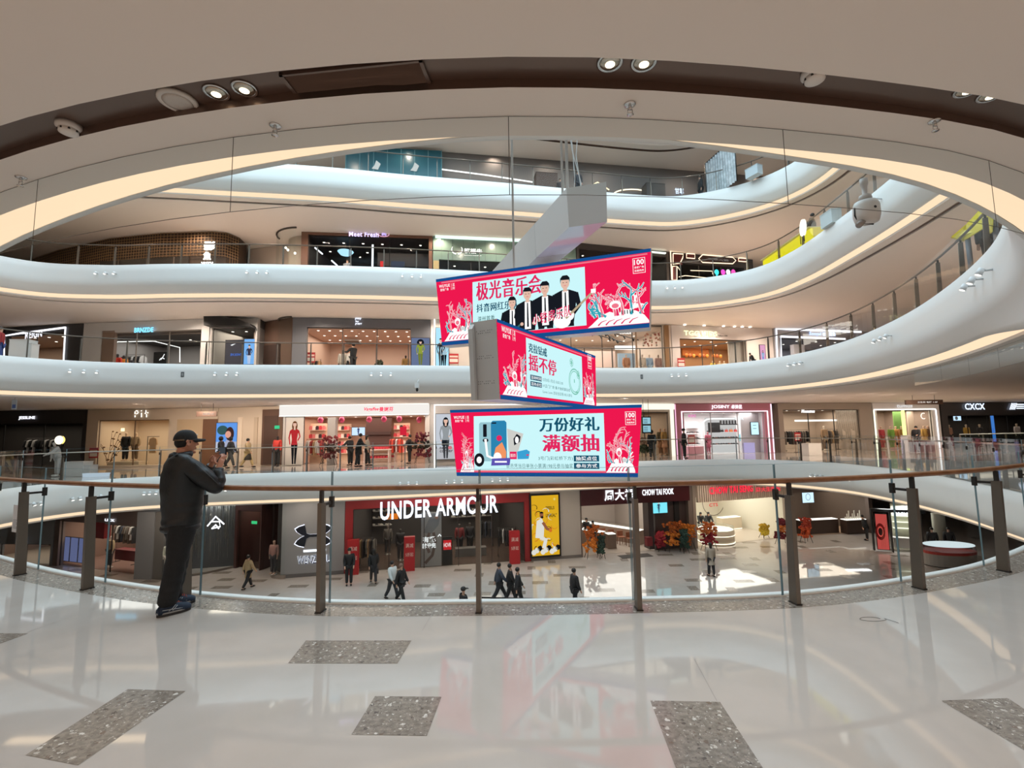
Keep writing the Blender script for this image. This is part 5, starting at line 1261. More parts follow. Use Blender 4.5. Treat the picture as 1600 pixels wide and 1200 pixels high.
def runner(m, w, h):
    m.p2([(.1 * w, .62 * h), (.5 * w, .6 * h), (.85 * w, .75 * h), (.95 * w, .95 * h), (.55 * w, .98 * h), (.35 * w, .85 * h)], C(120, 122, 128), -.002); m.c2(.75 * w, .9 * h, .09 * w, C(150, 112, 96), -.004)
    m.s2([(.4 * w, .62 * h), (.25 * w, .4 * h), (.4 * w, .25 * h)], .14 * w, C(110, 90, 86), -.003); m.s2([(.6 * w, .62 * h), (.7 * w, .45 * h), (.55 * w, .2 * h), (.2 * w, .06 * h)], .14 * w, C(100, 84, 80), -.003)
    m.text('有我', .08 * w, .72 * w, .44 * h, .55 * h, E(235, 235, 235, .9), -.006, .04); m.text('就没完', .06 * w, .72 * w, .33 * h, .43 * h, E(235, 235, 235, .9), -.006, .04); m.s2([(.82 * w, .54 * h), (.9 * w, .58 * h), (.98 * w, .54 * h)], .05 * w, SW, -.006)
poster(f, 'grey runner poster with white characters inside the red framed shop', (658, 801), (690, 888), .25, runner, C(150, 148, 148))
poster(f, 'small black and red sale sign right of the runner poster', (692, 840), (706, 885), .3, lambda m, w, h: (m.r2(.05 * w, .95 * w, .55 * h, .9 * h, E(200, 40, 44, .8), -.003), m.text('HOVR', .1 * w, .9 * w, .65 * h, .8 * h, SW, -.005)), C(30, 28, 28), name='sale_sign', cat='sign')
panel(f, 'orange_header', (604, 803), (622, 811), .3, .34, E(230, 120, 30, .8))
mannequin(f, 'black mannequin in jacket standing centre in the red framed shop', 626, 826, 2.0, 1.8, (44, 42, 44), (60, 58, 60), (60, 56, 54))
mannequin(f, 'mannequin in red top and black jacket deep in the red framed shop', 718, 818, 2.6, 1.8, (120, 44, 46), (36, 36, 38), (70, 64, 60))
mannequin(f, 'black mannequin beside the one in red top in the red framed shop', 734, 818, 2.8, 1.8, (36, 36, 40), (36, 36, 38), (70, 64, 60))
mannequin(f, 'mannequin in grey deep at the left of the red framed shop', 606, 822, 3.6, 1.75, (90, 84, 80), (50, 48, 48), (110, 100, 92))
rack(f, f.x(563, 1.3), f.x(587, 1.3), 1.3, 1.5, 8, 'round clothes rack at the left window of the red framed shop', 'brown or dark jacket on the left window rack of the red framed shop', 'jackets in the red shop window', (6, 2, 0, 8))
rack(f, f.x(778, 1.6), f.x(806, 1.6), 1.6, 1.6, 8, 'clothes rack at the right of the red framed shop', 'dark garment on the right rack of the red framed shop', 'garments on the right rack of the red shop', (0, 7, 4, 0))
rack(f, f.x(752, 4.2), f.x(770, 4.2), 4.2, 1.6, 6, 'clothes rack deep in the red framed shop', 'dark garment on the rear rack of the red framed shop', 'garments on the rear rack of the red shop', (7, 0, 5))
xa, xb = max(f.x(553, 5.6), .9), f.x(610, 5.6)
shelf(f, 'shoe shelves on the rear wall left in the red framed shop', xa, xb, 6.2, (1.3, 1.75, 2.2, 2.65), C(120, 112, 106))
for z in (1.3, 1.75, 2.2, 2.65): shoes_on(f, xa, xb, 6.05, z, 7, 'pale sports shoe on the rear wall shelves of the red framed shop', 'sports shoes on the rear wall', ((220, 214, 206), (60, 60, 64), (200, 190, 180)))
xa, xb = f.x(705, 5.6), f.x(770, 5.6)
shelf(f, 'shoe shelves on the rear wall right in the red framed shop', xa, xb, 6.2, (1.6, 2.0, 2.4), C(120, 112, 106))
for z in (1.6, 2.0): shoes_on(f, xa, xb, 6.05, z, 8, 'sports shoe on the right rear shelves of the red framed shop', 'sports shoes on the right rear wall', ((214, 208, 200), (80, 76, 76)))
fbox(f, 'display_plinth', 'low grey plinth under mannequins in the red framed shop', 'plinth', (712, 858), (760, 868), 1.9, 2.4, C(110, 106, 104), z0=.014)
# yellow basketball poster, grey wall
f = Fr(1, (830, 27.6), (908, 28.3)); f.root = r = f.thing('wall_panel', 'pale grey wall strip right of the yellow poster', 'wall panel', 0, 0); mb = MB(); mb.box(0, f.W, .02, .8, 0, HH[1], STONEW); mb.make('panel', r); mb = MB(); mb.box(0, f.W, 0, .8, 0, .16, C(120, 112, 106)); mb.make('skirting', r)
def hoop(m, w, h):
    Bk = E(20, 20, 22, .8); Wt = E(240, 236, 228, .8); Or = E(226, 120, 40, .8); sk = E(156, 96, 66, .8); rn = random.Random(8)
    for i in range(26):
        x, z = rn.uniform(.02, .75) * w, rn.uniform(.05, .8) * h; a = rn.random() * 6; q = [(x, z)]
        for k in range(6): a += .5; x += math.cos(a) * .06 * w; z += math.sin(a) * .025 * h; q.append((min(max(x, .01 * w), .98 * w), min(max(z, .02 * h), .95 * h)))
        m.s2(q, .03 * w, (Bk, Or, Wt)[i % 3], -.002 - .0002 * i, .008 * w)
    for i in range(9): m.c2(w * (.06 + .11 * i), h * (.06 + .03 * (i % 3)), .09 * w, (Wt, Wt, Bk)[i % 3], -.009, .045 * h)
    m.p2([(.12 * w, .3 * h), (.42 * w, .28 * h), (.46 * w, .52 * h), (.36 * w, .62 * h), (.18 * w, .58 * h)], Wt, -.012); m.s2([(.4 * w, .55 * h), (.55 * w, .44 * h), (.66 * w, .42 * h)], .1 * w, sk, -.014); m.c2(.68 * w, .41 * h, .06 * w, Or, -.016, .032 * h)
    m.s2([(.3 * w, .3 * h), (.5 * w, .26 * h), (.42 * w, .12 * h)], .14 * w, Wt, -.013); m.c2(.36 * w, .67 * h, .07 * w, sk, -.015, .05 * h); m.c2(.36 * w, .70 * h, .075 * w, Bk, -.016, .03 * h, a0=0, a1=PI); m.c2(.38 * w, .635 * h, .05 * w, Bk, -.017, .02 * h)
    m.text('"FEELS', .52 * w, .84 * w, .76 * h, .815 * h, Bk, -.012, .02); m.text('UNREAL"', .52 * w, .92 * w, .63 * h, .69 * h, Bk, -.012, .02); m.c2(.85 * w, .93 * h, .04 * w, E(240, 220, 120, .8), -.012, .022 * h)
poster(f, 'tall yellow basketball poster with black words beside the red shop frame', (830, 775), (874.5, 866), -.1, hoop, E(232, 178, 34, .85), frame=BLACK, thick=.11, border=.1)
# jeweller
f = shop('jewellery shopfront with maroon header and large white characters', 1, (908, 28.3), (1085, 29.9), C(120, 108, 100, .3), (910, 1078, 779), C(170, 160, 152), (196, 184, 172), (176, 168, 160), depth=9, power=230, col=(255, 246, 236), bulbs=(6, 4), glass=False, floor_rough=.12)
panel(f, 'header', (907, 763), (1078, 782), -.12, .05, MAROON); sign(f, '周大福', (942, 765), (989, 780), E(244, 244, 250, 2.2), -.2, .03); sign(f, 'CHOW TAI FOOK', (1001, 764.5), (1050, 771.5), E(244, 244, 250, 2.0), -.2, .02)
panel(f, 'dark_pillar', (1012, 781), (1023, 858), .02, .7, C(56, 44, 44, .3)); panel(f, 'brown_screen_wall', (1022, 781), (1078, 856), .3, .5, C(74, 60, 58, .3)); panel(f, 'black_doorway', (1053, 783), (1064, 852), .2, .32, BLACK)
poster(f, 'small bright screen showing a person on blue in the jewellery shop', (1020, 786), (1043, 801), .12, art_person(E(40, 60, 90, .9), E(40, 60, 90, .9), SKIN, INK, .4, 1.1, False), E(120, 220, 236, 1.1), name='television', cat='television')
for a, b, o_, l in (((950, 828), (963, 848), 1.3, 'short jewellery counter at the entrance of the maroon header shop'),):
    x0, x1 = f.x(a[0], o_), f.x(b[0], o_); r = f.thing('jewellery_counter', l, 'counter', x0, o_, .014); w = x1 - x0
    mb = MB(); mb.box(0, w, 0, .55, 0, .85, C(120, 102, 90, .3)); mb.make('base', r); mb = MB(); mb.box(.02, w - .02, .02, .53, .85, .88, E(255, 250, 240, 1.4)); mb.make('light_tray', r)
    mb = MB(); mb.add([(0, 0, .85), (w, 0, .85), (w, 0, 1.08), (0, 0, 1.08), (0, .55, 1.08), (w, .55, 1.08)], [(0, 1, 2, 3), (3, 2, 5, 4)], GLASS); mb.make('glass_top', r)
# counter rows running into the depth
for sx_, so_, Ln, l in ((f.x(1000, 2.6), 2.0, 5.0, 'right one of the two long lit jewellery counters running into the maroon header shop'), (f.x(953, 1.6), 2.2, 2.0, 'shorter left one of the two lit jewellery counters running into the maroon header shop')):
    r = f.thing('jewellery_counter', l, 'counter', sx_, so_, .014, rz=math.radians(122))
    mb = MB(); mb.box(0, Ln, 0, .55, 0, .85, C(150, 128, 112, .3)); mb.make('base', r); mb = MB(); mb.box(.02, Ln - .02, .02, .53, .85, .88, E(255, 250, 240, 1.4)); mb.make('light_tray', r); mb = MB(); mb.add([(0, .55, .85), (Ln, .55, .85), (Ln, .55, 1.08), (0, .55, 1.08), (Ln, 0, 1.08), (0, 0, 1.08)], [(0, 1, 2, 3), (3, 2, 4, 5)], GLASS); mb.make('glass_top', r)
st = f.thing('stool', 'wooden stool standing before the jewellery counters', 'stool', 0, 0, 0, 'stools at the jewellery counters'); mb = MB(); mb.box(-.2, .2, -.2, .2, .44, .5, C(150, 96, 70)); mb.make('seat', st); mb = MB(); mb.box(-.2, .2, .16, .2, .5, .82, C(150, 96, 70)); mb.make('backrest', st)
for sx in (-1, 1):
    for sy in (-1, 1): mb = MB(); mb.box(sx * .18 - .015, sx * .18 + .015, sy * .18 - .015, sy * .18 + .015, 0, .44, C(110, 70, 50)); mb.make('leg', st)
for i in range(7):
    d = V((math.cos(math.radians(122)), math.sin(math.radians(122)))); x = f.x(1000, 2.6) + d.x * (.3 + .66 * i) - 1.0; y = 2.0 + d.y * (.3 + .66 * i) - .62
    if i == 0: st.location = f.Wp(x, y, .014); st.rotation_euler = (0, 0, f.rz)
    else: dup(st, f.Wp(x, y, .014), f.rz)
for px, py, l in ((926, 820, 'shop assistant in black seen behind the orange flower stand'), (916, 813, 'shop assistant in black leaning at the jewellery counter')):
    person(l, px, py, 1, 1.62, FN(150), BK, BK, Y=30.6 if px > 920 else 31.6, armL=(.5, .1, .8), armR=(.5, .1, .8), longhair=True)
OG, OD, RD, GN = (222, 130, 40), (186, 96, 32), (150, 28, 44), (36, 62, 48)
flowers(f, 'tall orange flower stand left of the jewellery shop entrance', 926, 852, -.4, .95, 1.75, (OG, OD), seed=2); flowers(f, 'dark green leaf stand touching the left orange flowers', 939, 858, -.62, .35, 1.25, (GN, (30, 52, 44)), seed=3)
flowers(f, 'wide orange flower stand in front of the brown wall of the jewellery shop', 1053, 836, -.35, 1.05, 1.7, (OG, OD), seed=4); flowers(f, 'wide orange flower stand, right half, by the cream shop', 1074, 838, -.45, .9, 1.6, (OD, OG), seed=5); flowers(f, 'dark green leaf stand before the right orange flowers', 1069, 848, -.8, .4, 1.3, (GN, (40, 70, 60)), seed=6)
flowers(f, 'red and orange flower stand at the cream shop corner', 1107, 836, -.75, .95, 1.65, (RD, (200, 110, 50)), seed=7)
flowers(f, 'small red flower basket inside the jewellery entrance', 1030, 830, .0, .5, 1.1, (RD, (200, 60, 70)), seed=8)
o = fbox(f, 'waste_bin', 'dark red square bin at the pillar of the jewellery shop', 'bin', (1011, 840), (1020, 853), -.2, .1, C(120, 30, 36))
mb = MB(); x, z = f.L(985, 862, 0); mb.box(-.95, .95, -.35, .35, 0, .012, C(70, 64, 60, .9)); o = mb.make('door_mat', None, f.Wp(x, -.6, .003)); o.rotation_euler = (0, 0, f.rz); tag(o, 'dark door mat in front of the jewellery shop entrance', 'mat')
# cream jewellery shop
f = shop('cream jewellery shopfront with red lettering on a ribbed header', 1, (1085, 29.9), (1240, 32.4), C(150, 136, 124, .4), (1090, 1232, 772), C(218, 214, 198), (200, 188, 174), (206, 198, 186), depth=6, power=210, col=(255, 248, 236), bulbs=(6, 3), glass=False, floor_rough=.12)
mb = MB(); xx0, zz1 = f.L(1087, 755); xx1, zz0 = f.L(1236, 774)
for i in range(48): mb.box(xx0 + (xx1 - xx0) * i / 48, xx0 + (xx1 - xx0) * (i + .6) / 48, -.16, .05, zz0, min(zz1, HH[1] - .01), C(206, 190, 172))
mb.make('ribbed_header', f.root); sign(f, 'CHOW TAI SENG', (1104, 761), (1172, 767.5), E(236, 40, 66, 1.3), -.24, .03); sign(f, '周大生珠宝', (1176, 761), (1215, 766), E(236, 70, 80, 1.0), -.24, .02)
poster(f, 'white lit portrait panel on the cream shop wall', (1147, 774), (1164, 812), 5.85, art_person(E(200, 205, 210, .9), E(210, 214, 220, .9), SKIN, E(120, 100, 90, .8), .5, 1.0), E(225, 235, 240, 1.1))
x, z = f.L(1113, 784, 5.6); mb = MB(); mb.s2([(1.0 * math.cos(.2 * i), 1.0 * math.sin(.2 * i)) for i in range(33)], .05, C(90, 80, 70)); mb.text('周大生', -.5, .5, .0, .28, E(226, 50, 60, 1), -.01, .02); mb.text('CTS', -.4, .4, -.34, -.1, E(226, 50, 60, 1), -.01, .02); o = mb.make('round_wall_sign', None, f.Wp(x, 5.5, z)); o.rotation_euler = (0, 0, f.rz); tag(o, 'round wall sign with red characters in the cream shop', 'sign')
CR = C(206, 194, 172, .3)
r = f.thing('round_counter', 'round lit cream counter at the left of the cream shop', 'counter', f.x(1119, .9), .9, .014); mb = MB(); mb.lathe([(1.1, 0), (1.1, .82), (.9, .82)], (0, 0, 0), CR, 28); mb.make('base', r); mb = MB(); mb.lathe([(1.12, .05), (1.12, .10)], (0, 0, 0), E(255, 244, 220, 2.0), 28); mb.lathe([(1.12, .5), (1.12, .54)], (0, 0, 0), E(255, 244, 220, 2.0), 28); mb.make('light_band', r); mb = MB(); mb.lathe([(1.08, .82), (1.08, 1.02), (0, 1.03)], (0, 0, 0), GLASS, 28); mb.lathe([(1.05, .83), (.0, .835)], (0, 0, 0), E(255, 248, 232, 1.2), 28); mb.make('glass_top', r)
r = f.thing('jewellery_counter', 'long cream counter with lit tray across the cream shop', 'counter', f.x(1130, 3.4), 3.4, .014); w = min(f.x(1200, 3.4), f.W - .95) - f.x(1130, 3.4); mb = MB(); mb.box(0, w, 0, .6, 0, .85, CR); mb.make('base', r); mb = MB(); mb.box(.02, w - .02, .03, .57, .85, .88, E(255, 248, 230, 1.5)); mb.make('light_tray', r); mb = MB(); mb.box(0, w, -.015, 0, .03, .08, E(255, 244, 220, 2)); mb.make('light_band', r)
for px, l in ((1093, 'black dressed assistant bending at the left end of the cream shop counter'), (1105, 'black dressed assistant bending second from the left end of the cream shop counter')): person(l, px, 797, 1, 1.62, FN(180), BK, BK, Y=33.3, lean=.25, armL=(.6, .1, .5), armR=(.6, .1, .5), longhair=True)
person('man in grey behind the right end of the cream shop counter', 1186, 790, 1, 1.7, FN(180), (90, 92, 96), (60, 60, 64), Y=35.0)
flowers(f, 'small yellow flower basket at the right end of the cream shop', 1193, 826, .6, .5, .9, ((220, 196, 60), (200, 170, 50)), seed=9)
# dark counters to the right
f = shop('brown jewellery shopfront behind the red flowers at the right of the ground floor', 1, (1240, 32.4), (1368, 33.4), C(96, 84, 78, .4), (1244, 1362, 768), C(92, 82, 76), (176, 150, 128), (120, 110, 100), depth=5, power=120, bulbs=(6, 2), glass=False)
poster(f, 'lit white screen with a loop drawing above the dark counters', (1253, 768), (1272, 785), .8, lambda m, w, h: m.s2([(w * (.5 + .2 * math.cos(.3 * i)), h * (.5 + .28 * math.sin(.3 * i))) for i in range(22)], .03 * w, C(90, 130, 150), -.004), E(200, 226, 244, 1.2), name='television', cat='television')
for a, b, o_, l in ((1253, 1312, .6, 'long dark counter with lit top right of the cream shop'), (1325, 1357, .0, 'dark corner counter with a lit glass case')):
    x0, x1 = f.x(a, o_), f.x(b, o_); r = f.thing('jewellery_counter', l, 'counter', x0, o_, .014); w = x1 - x0
    mb = MB(); mb.box(0, w, 0, .55, 0, .9, C(70, 54, 46, .3)); mb.make('base', r); mb = MB(); mb.box(.02, w - .02, .02, .53, .9, .93, E(255, 250, 240, 1.6)); mb.make('light_tray', r)
    if o_ == 0:
        mb = MB()
        for i in range(10): mb.box(.1 + i * w / 11, .16 + i * w / 11, .2, .24, .93, 1.1 + .2 * (i % 3), C(230, 224, 210, .3))
        mb.make('display_busts', r); area('counter_light', f.Wp((x0 + x1) / 2, .2, 2.4), w, .4, 14)
flowers(f, 'dark red flower stand left of the near right railing post', 1222, 834, -1.6, .8, 1.55, ((110, 24, 40), (196, 110, 40), (110, 24, 40)), seed=10); flowers(f, 'orange red flower stand right of the near right railing post', 1259, 833, -1.5, .6, 1.5, ((196, 84, 40), (170, 60, 36)), seed=11)
person('man in black sitting near the red poster kiosk', 1352, 806, 1, 1.6, FN(60), BK, BK, Y=31.2, lean=.3)
# watch kiosk
f = Fr(1, (1362, 28.6), (1446, 27.6)); f.root = r = f.thing('watch_kiosk', 'black framed watch kiosk with white lettering and a red poster side', 'kiosk', 0, 0)
mb = MB(); f.box(mb, (1362, 795), (1366, 860), 0, .25, BLACK, 0); f.box(mb, (1391, 797), (1396, 866), 0, .25, BLACK, 0); f.box(mb, (1362, 795), (1446, 803), 0, .25, BLACK, 0); f.box(mb, (1437, 800), (1446, 868), 0, .25, C(60, 54, 50), 0); mb.make('frame', r)
sign(f, 'CASIO', (1395, 799.5), (1421, 807), E(244, 246, 255, 1.8), -.05, .03)
def gshock(m, w, h):
    m.c2(.35 * w, .5 * h, .42 * w, C(170, 24, 26), -.003, .24 * h); m.c2(.35 * w, .5 * h, .26 * w, E(226, 90, 80, .7), -.004, .15 * h); m.c2(.35 * w, .5 * h, .2 * w, C(60, 20, 22), -.005, .11 * h)
    for i in range(5): m.s2([(.3 * w + .1 * i * w, .05 * h), (.5 * w + .06 * i * w, .5 * h), (.95 * w, (.7 + .05 * i) * h)], .015 * w, C(240, 140, 120), -.006)
poster(f, 'red poster of a wristwatch on the kiosk side', (1367, 803), (1390, 859), .05, gshock, E(206, 84, 78, .7))
x0, x1 = f.x(1396, 1.2), f.x(1437, 1.2); mb = MB(); mb.box(x0, x1, 1.2, 1.3, 0, 2.6, C(196, 196, 176)); mb.make('back_panel', r)
for z in (1.2, 1.55, 1.9): mb = MB(); mb.box(x0, x1, .95, 1.2, z, z + .03, E(250, 250, 225, 1.2)); mb.make('lit_shelf', r)
fbox(f, 'display_counter', 'white fronted glass counter under the kiosk lettering', 'counter', (1396, 840), (1438, 858), .45, .9, C(200, 196, 190))
area('shop_light', f.Wp(f.W * .6, .6, 2.5), 2, .8, 60)
cxy = aty(1483, 860, 25.6); r = thing('island_counter', 'curved white island counter with red band at the right of the ground floor', 'counter', (cxy.x, cxy.y, LV[1] + .004))
ol = [(1.25 * math.cos(t) * (1 if abs(math.cos(t)) < .9 else .98), .75 * math.sin(t)) for t in [2 * PI * i / 30 for i in range(30)]]
mb = MB(); mb.prismz(ol, .04, .62, C(190, 184, 178, .4)); mb.prismz([(x * .96, y * .96) for x, y in ol], 0, .05, C(40, 38, 38)); mb.make('base', r); mb = MB(); mb.prismz([(x * 1.01, y * 1.01) for x, y in ol], .62, .76, C(214, 66, 52, .4)); mb.make('red_band', r); mb = MB(); mb.prismz(ol, .76, 1.02, glassy('case_glass', (225, 240, 240), .8)); mb.make('glass_case', r); mb = MB(); mb.prismz([(x * .97, y * .97) for x, y in ol], 1.02, 1.05, E(226, 240, 244, .8)); mb.make('lit_top', r)
for i, px in enumerate((1455, 1481)): person(('sales assistant in black at the left of the island counter', 'sales assistant in dark grey behind the island counter')[i], px, 822 + i * 2, 1, 1.6, FN(150), (34, 34, 36), BK, Y=27.0)
mb = MB(); mb.lathe([(.3, 0), (.3, 2.2), (.32, 2.24)], (0, 0, 0), C(180, 176, 160, .4), 22); p = aty(1469, 840, 27.6); tag(mb.make('round_pillar', None, (p.x, p.y, LV[1] + .003)), 'pale round display pillar behind the island counter', 'pillar')
# dark crowd barrier at the balcony foot
a, b = atz(806, 935, LV[1] + 1.0), atz(925, 938, LV[1] + 1.0); d = (b - a); r = thing('crowd_barrier', 'low dark barrier rail on the ground floor where people walk', 'barrier', (a.x, a.y, LV[1]), math.atan2(d.y, d.x)); mb = MB(); mb.tube([(-1.5, 0, 1.0), (d.length + .5, 0, 1.0)], .03, BLACK, 6); mb.make('rail', r)
for i in range(5): mb = MB(); x = -1.4 + i * (d.length + 1.8) / 4; mb.cyl((x, 0, 0.003), (x, 0, 1.0), .025, BLACK); mb.make('post', r)
# small notice stuck to the near glass
p = atz(30, 885, 0.);
# ---------------------------------------------------------------- shops on the walkway's own level, opposite
BEIGE = mat('beige_shop_wall', (206, 190, 170), .5); DARKW = mat('black_shop_wall', (62, 58, 57), .4); WARMB = (214, 196, 172)
f = shop('black shopfront at the far left of the opposite walkway with white sign', 2, (-150, 27.6), (134, 28.0), DARKW, (-60, 128, 662), (46, 42, 40), (70, 62, 58), (40, 38, 36), depth=4, power=60, bulbs=(6, 1), frame=BLACK)
sign(f, 'JESSLINE', (31, 650.5), (56, 656), E(240, 240, 250, 2))
rack(f, f.x(42, 1.4), f.x(96, 1.4), 1.4, 1.75, 12, 'long clothes rack in the black shop at the left', 'black or white garment on the rack in the black shop', 'garments in the black shop', (0, 4, 7, 4, 0, 7), turn=1.35)
x, z = f.L(93, 688, .9); r = f.thing('round_sign', 'round white and yellow lit sign on a pole in the black shop window', 'sign', x, .9, .014); mb = MB(); mb.cyl((0, .05, 0), (0, .05, z), .02, DSTEEL); mb.make('pole', r)
mb = MB(); mb.c2(-.03, z, .26, E(255, 244, 220, 1.6), -.002); mb.c2(.06, z, .26, E(250, 220, 120, 1.4), .012, a0=-1.2, a1=1.2); mb.prism([(.27 * math.cos(t), z + .27 * math.sin(t)) for t in [2 * PI * i / 20 for i in range(20)]], .015, .05, C(200, 190, 160)); mb.make('disc', r)
fw = Fr(2, (0, 20.2), (140, 20.6))
fbox(fw, 'white_kiosk', 'white boxy information kiosk behind the left railing of the opposite walkway', 'kiosk', (97, 722), (128, 752), 1.4, 2.0, C(214, 212, 208), z0=.003); fbox(fw, 'kiosk_counter', 'lower white counter attached to the right of the white kiosk', 'counter', (128.5, 727), (139, 752), 1.45, 1.95, C(206, 204, 200), z0=.003)
fbox(fw, 'light_box', 'low pale blue light box on the floor behind the left railing', 'light box', (129, 740), (166, 751), .9, 1.1, E(200, 216, 232, .7), z0=.003)
mannequin(fw, 'white leaning mannequin figure beside the white kiosk', 91, 716, 1.6, 1.6, (214, 214, 212), (206, 206, 204), face=150, armL=(.8, .2, .3), lean=.3)
# beige shop
f = shop('beige shopfront with a large lit window and white broken letters', 2, (134, 28.0), (340, 28.3), BEIGE, (152, 263, 656), WARMB, (176, 150, 122), (214, 190, 160), depth=3.5, power=75, col=(255, 236, 210), bulbs=(6, 1), frame=C(120, 96, 76), sill=.12)
sg = E(255, 250, 240, 1.8); mb = MB()
def st(pts): mb.s2([f.L(*p) for p in pts], .05, sg, -.06)
for pl in ([(212, 643), (212, 647)], [(212, 649), (212, 652)], [(213, 642), (216, 642), (217, 645), (214, 647)], [(222, 645), (222, 652)], [(221, 642), (223, 642)], [(229, 641), (229, 645)], [(230, 647), (230, 652)], [(227, 646), (229, 646)], [(231, 645), (233, 645)]): st(pl)
mb.make('sign', f.root)
for i, (px, a, b) in enumerate(((198, (34, 34, 36), (30, 30, 32)), (213, (176, 150, 116), (110, 86, 60)))): mannequin(f, ('dark dressed mannequin in the beige shop window', 'mannequin in tan dress in the beige shop window')[i], px, 674, .8, 1.72, a, b, (220, 190, 160), lift=.32)
mb = MB(); xa, xb = f.x(178, .8), f.x(226, .8); mb.box(xa, xb, .45, 1.2, .014, .3, C(206, 190, 166)); o = mb.make('display_plinth', None, f.A); o.rotation_euler = (0, 0, f.rz); tag(o, 'low beige plinth under the two mannequins in the beige shop window', 'plinth')
x, z = f.L(172, 673, .9); r = f.thing('branch_plant', 'bare golden branch with leaves in the beige shop window', 'plant', x, .9, .014); rn = random.Random(2); mb = MB(); lf = MB()
for i in range(9):
    q = [(0, 0, .0)]; a = rn.uniform(-.5, .5)
    for k in range(5): a += rn.uniform(-.15, .2) * (1 if a > 0 else -1); q.append((q[-1][0] + math.sin(a) * .3, rn.uniform(-.1, .1), q[-1][2] + math.cos(a) * .42)); lf.ball((q[-1][0] + .05, q[-1][1], q[-1][2]), (.07, .02, .04), C(120, 84, 50), 6, 4)
    mb.tube(q, .012, C(96, 66, 40), 5)
mb.make('branches', r); o = lf.make('leaves', r)
stand_sign(f, 'red notice stand at the left of the beige shop window', 147, 700, 738, -.3, .5)
panel(f, 'round_disc_lamp', (189, 669), (194, 674), .4, .43, E(255, 236, 180, 2))
# door niche with dress, table, lit poster, brown opening
mb = MB(); xa, xb = f.x(276), f.x(338); mb.box(xa, xb, -.02, .02, .02, f.L(300, 655)[1], C(196, 172, 140)); mb.make('door_recess', f.root)
mb = MB(); f.box(mb, (318, 655), (337, 726), -.06, -.02, C(112, 76, 50), -.02); mb.make('wood_panel', f.root)
poster(f, 'lit poster of a smiling woman under blue sky beside the beige shop', (338.5, 661), (369, 706), -.35, lambda m, w, h: (m.r2(0, w, 0, .35 * h, E(190, 196, 214, .9), -.002), m.c2(.3 * w, .75 * h, .26 * w, E(60, 96, 96, .8), -.003, .16 * h), m.c2(.66 * w, .62 * h, .2 * w, E(70, 44, 40, .8), -.004, .24 * h), m.c2(.58 * w, .6 * h, .14 * w, E(220, 160, 140, .95), -.006, .12 * h), m.p2([(.3 * w, 0), (.98 * w, 0), (.95 * w, .34 * h), (.5 * w, .42 * h)], E(170, 176, 200, .9), -.005)), E(96, 150, 226, 1.0))
for px, l in ((236, 'brown garment hanging in the beige shop, left'),):
    o = garment_mesh(6).make('hanging_garment', None); o.location = f.Wp(f.x(240, 1), 1.0, 1.7); tag(o, 'long brown garment hanging right of the mannequins in the beige shop', 'clothes')
    mb = MB(); mb.tube([f.Wp(f.x(240, 1) - .35, 1.0, 1.76), f.Wp(f.x(240, 1) + .35, 1.0, 1.76)], .02, DSTEEL, 6); mb.tube([f.Wp(f.x(240, 1) - .33, 1.0, .014), f.Wp(f.x(240, 1) - .33, 1.0, 1.76)], .02, DSTEEL, 6); tag(mb.make('garment_rail'), 'short garment rail in the beige shop', 'clothes rack')
f.root  # ---- wall with the door
f = Fr(2, (340, 28.3), (441, 27.4)); f.root = r = f.thing('corridor_wall', 'beige wall stretch with a brown fire door left of the pink shop', 'wall panel', 0, 0)
mb = MB(); mb.box(0, f.W, 0, .5, 0, HH[2], BEIGE); mb.make('panel', r); mb = MB(); f.box(mb, (411, 640), (440, 726), -.04, .02, C(96, 70, 56), 0); mb.make('door_surround', r); mb = MB(); f.box(mb, (414, 650), (433, 726), -.06, -.03, C(74, 52, 42), 0); mb.make('door', r)
panel(f, 'exit_sign', (429, 665), (436, 670), -.1, -.06, E(70, 200, 140, 1)); mb = MB(); f.box(mb, (373, 652), (377, 722), -.05, .0, C(226, 210, 190), 0); f.box(mb, (398, 652), (401, 724), -.05, .0, C(190, 172, 150), 0); mb.make('pilasters', r)
mannequin(f, 'mannequin in red jacket standing before the brown fire door', 434, 682, -.9, 1.7, (190, 52, 42), (34, 34, 36), (40, 36, 36), face=180)
# pink shop with white glowing header
f = shop('lingerie shopfront under a white glowing header with red script', 2, (441, 27.4), (672, 27.7), mat('pale_grey_wall', (196, 190, 186), .5), (472, 664, 650), (196, 160, 140), (180, 166, 156), (206, 190, 178), depth=5, power=170, col=(255, 232, 212), bulbs=(8, 2), glass=False, floor_rough=.1)
mb = MB(); x0, z1 = f.L(441, 634); x1, z0 = f.L(671, 647); z1 = min(z1, HH[2] - .02)
mb.box(x0, x1, -.35, .05, z0, z1, E(255, 250, 244, .85)); mb.make('glowing_header', f.root)
mb = MB()
for a, b in ((z0 - .035, z0), (z1, z1 + .02)): mb.box(x0, x1, -.37, -.3, a, b, E(255, 248, 238, 2.2))
mb.make('header_edge_light', f.root)
sign(f, 'Vagaffee', (570, 637), (593, 643.5), E(236, 40, 84, 1.2), -.37, .02, shear=.3); sign(f, '曼妮芬', (595, 636.5), (617, 643), E(236, 40, 84, 1.2), -.37, .03)
poster(f, 'tall poster of a model in red top and black trousers left of the pink shop', (447, 652), (473, 727), -.12, art_person(E(196, 50, 54, .8), E(30, 28, 30, .8), SKIN, E(120, 70, 40, .8), .5, .95), C(196, 190, 184))
panel(f, 'grey_pillar', (512, 652), (523, 726), -.1, .3, C(170, 164, 160)); panel(f, 'brown_rear_wall', (572, 652), (611, 700), 3.5, 3.7, C(76, 50, 44)); panel(f, 'header_shelf', (573, 675), (610, 679), 3.3, 3.5, C(56, 36, 32))
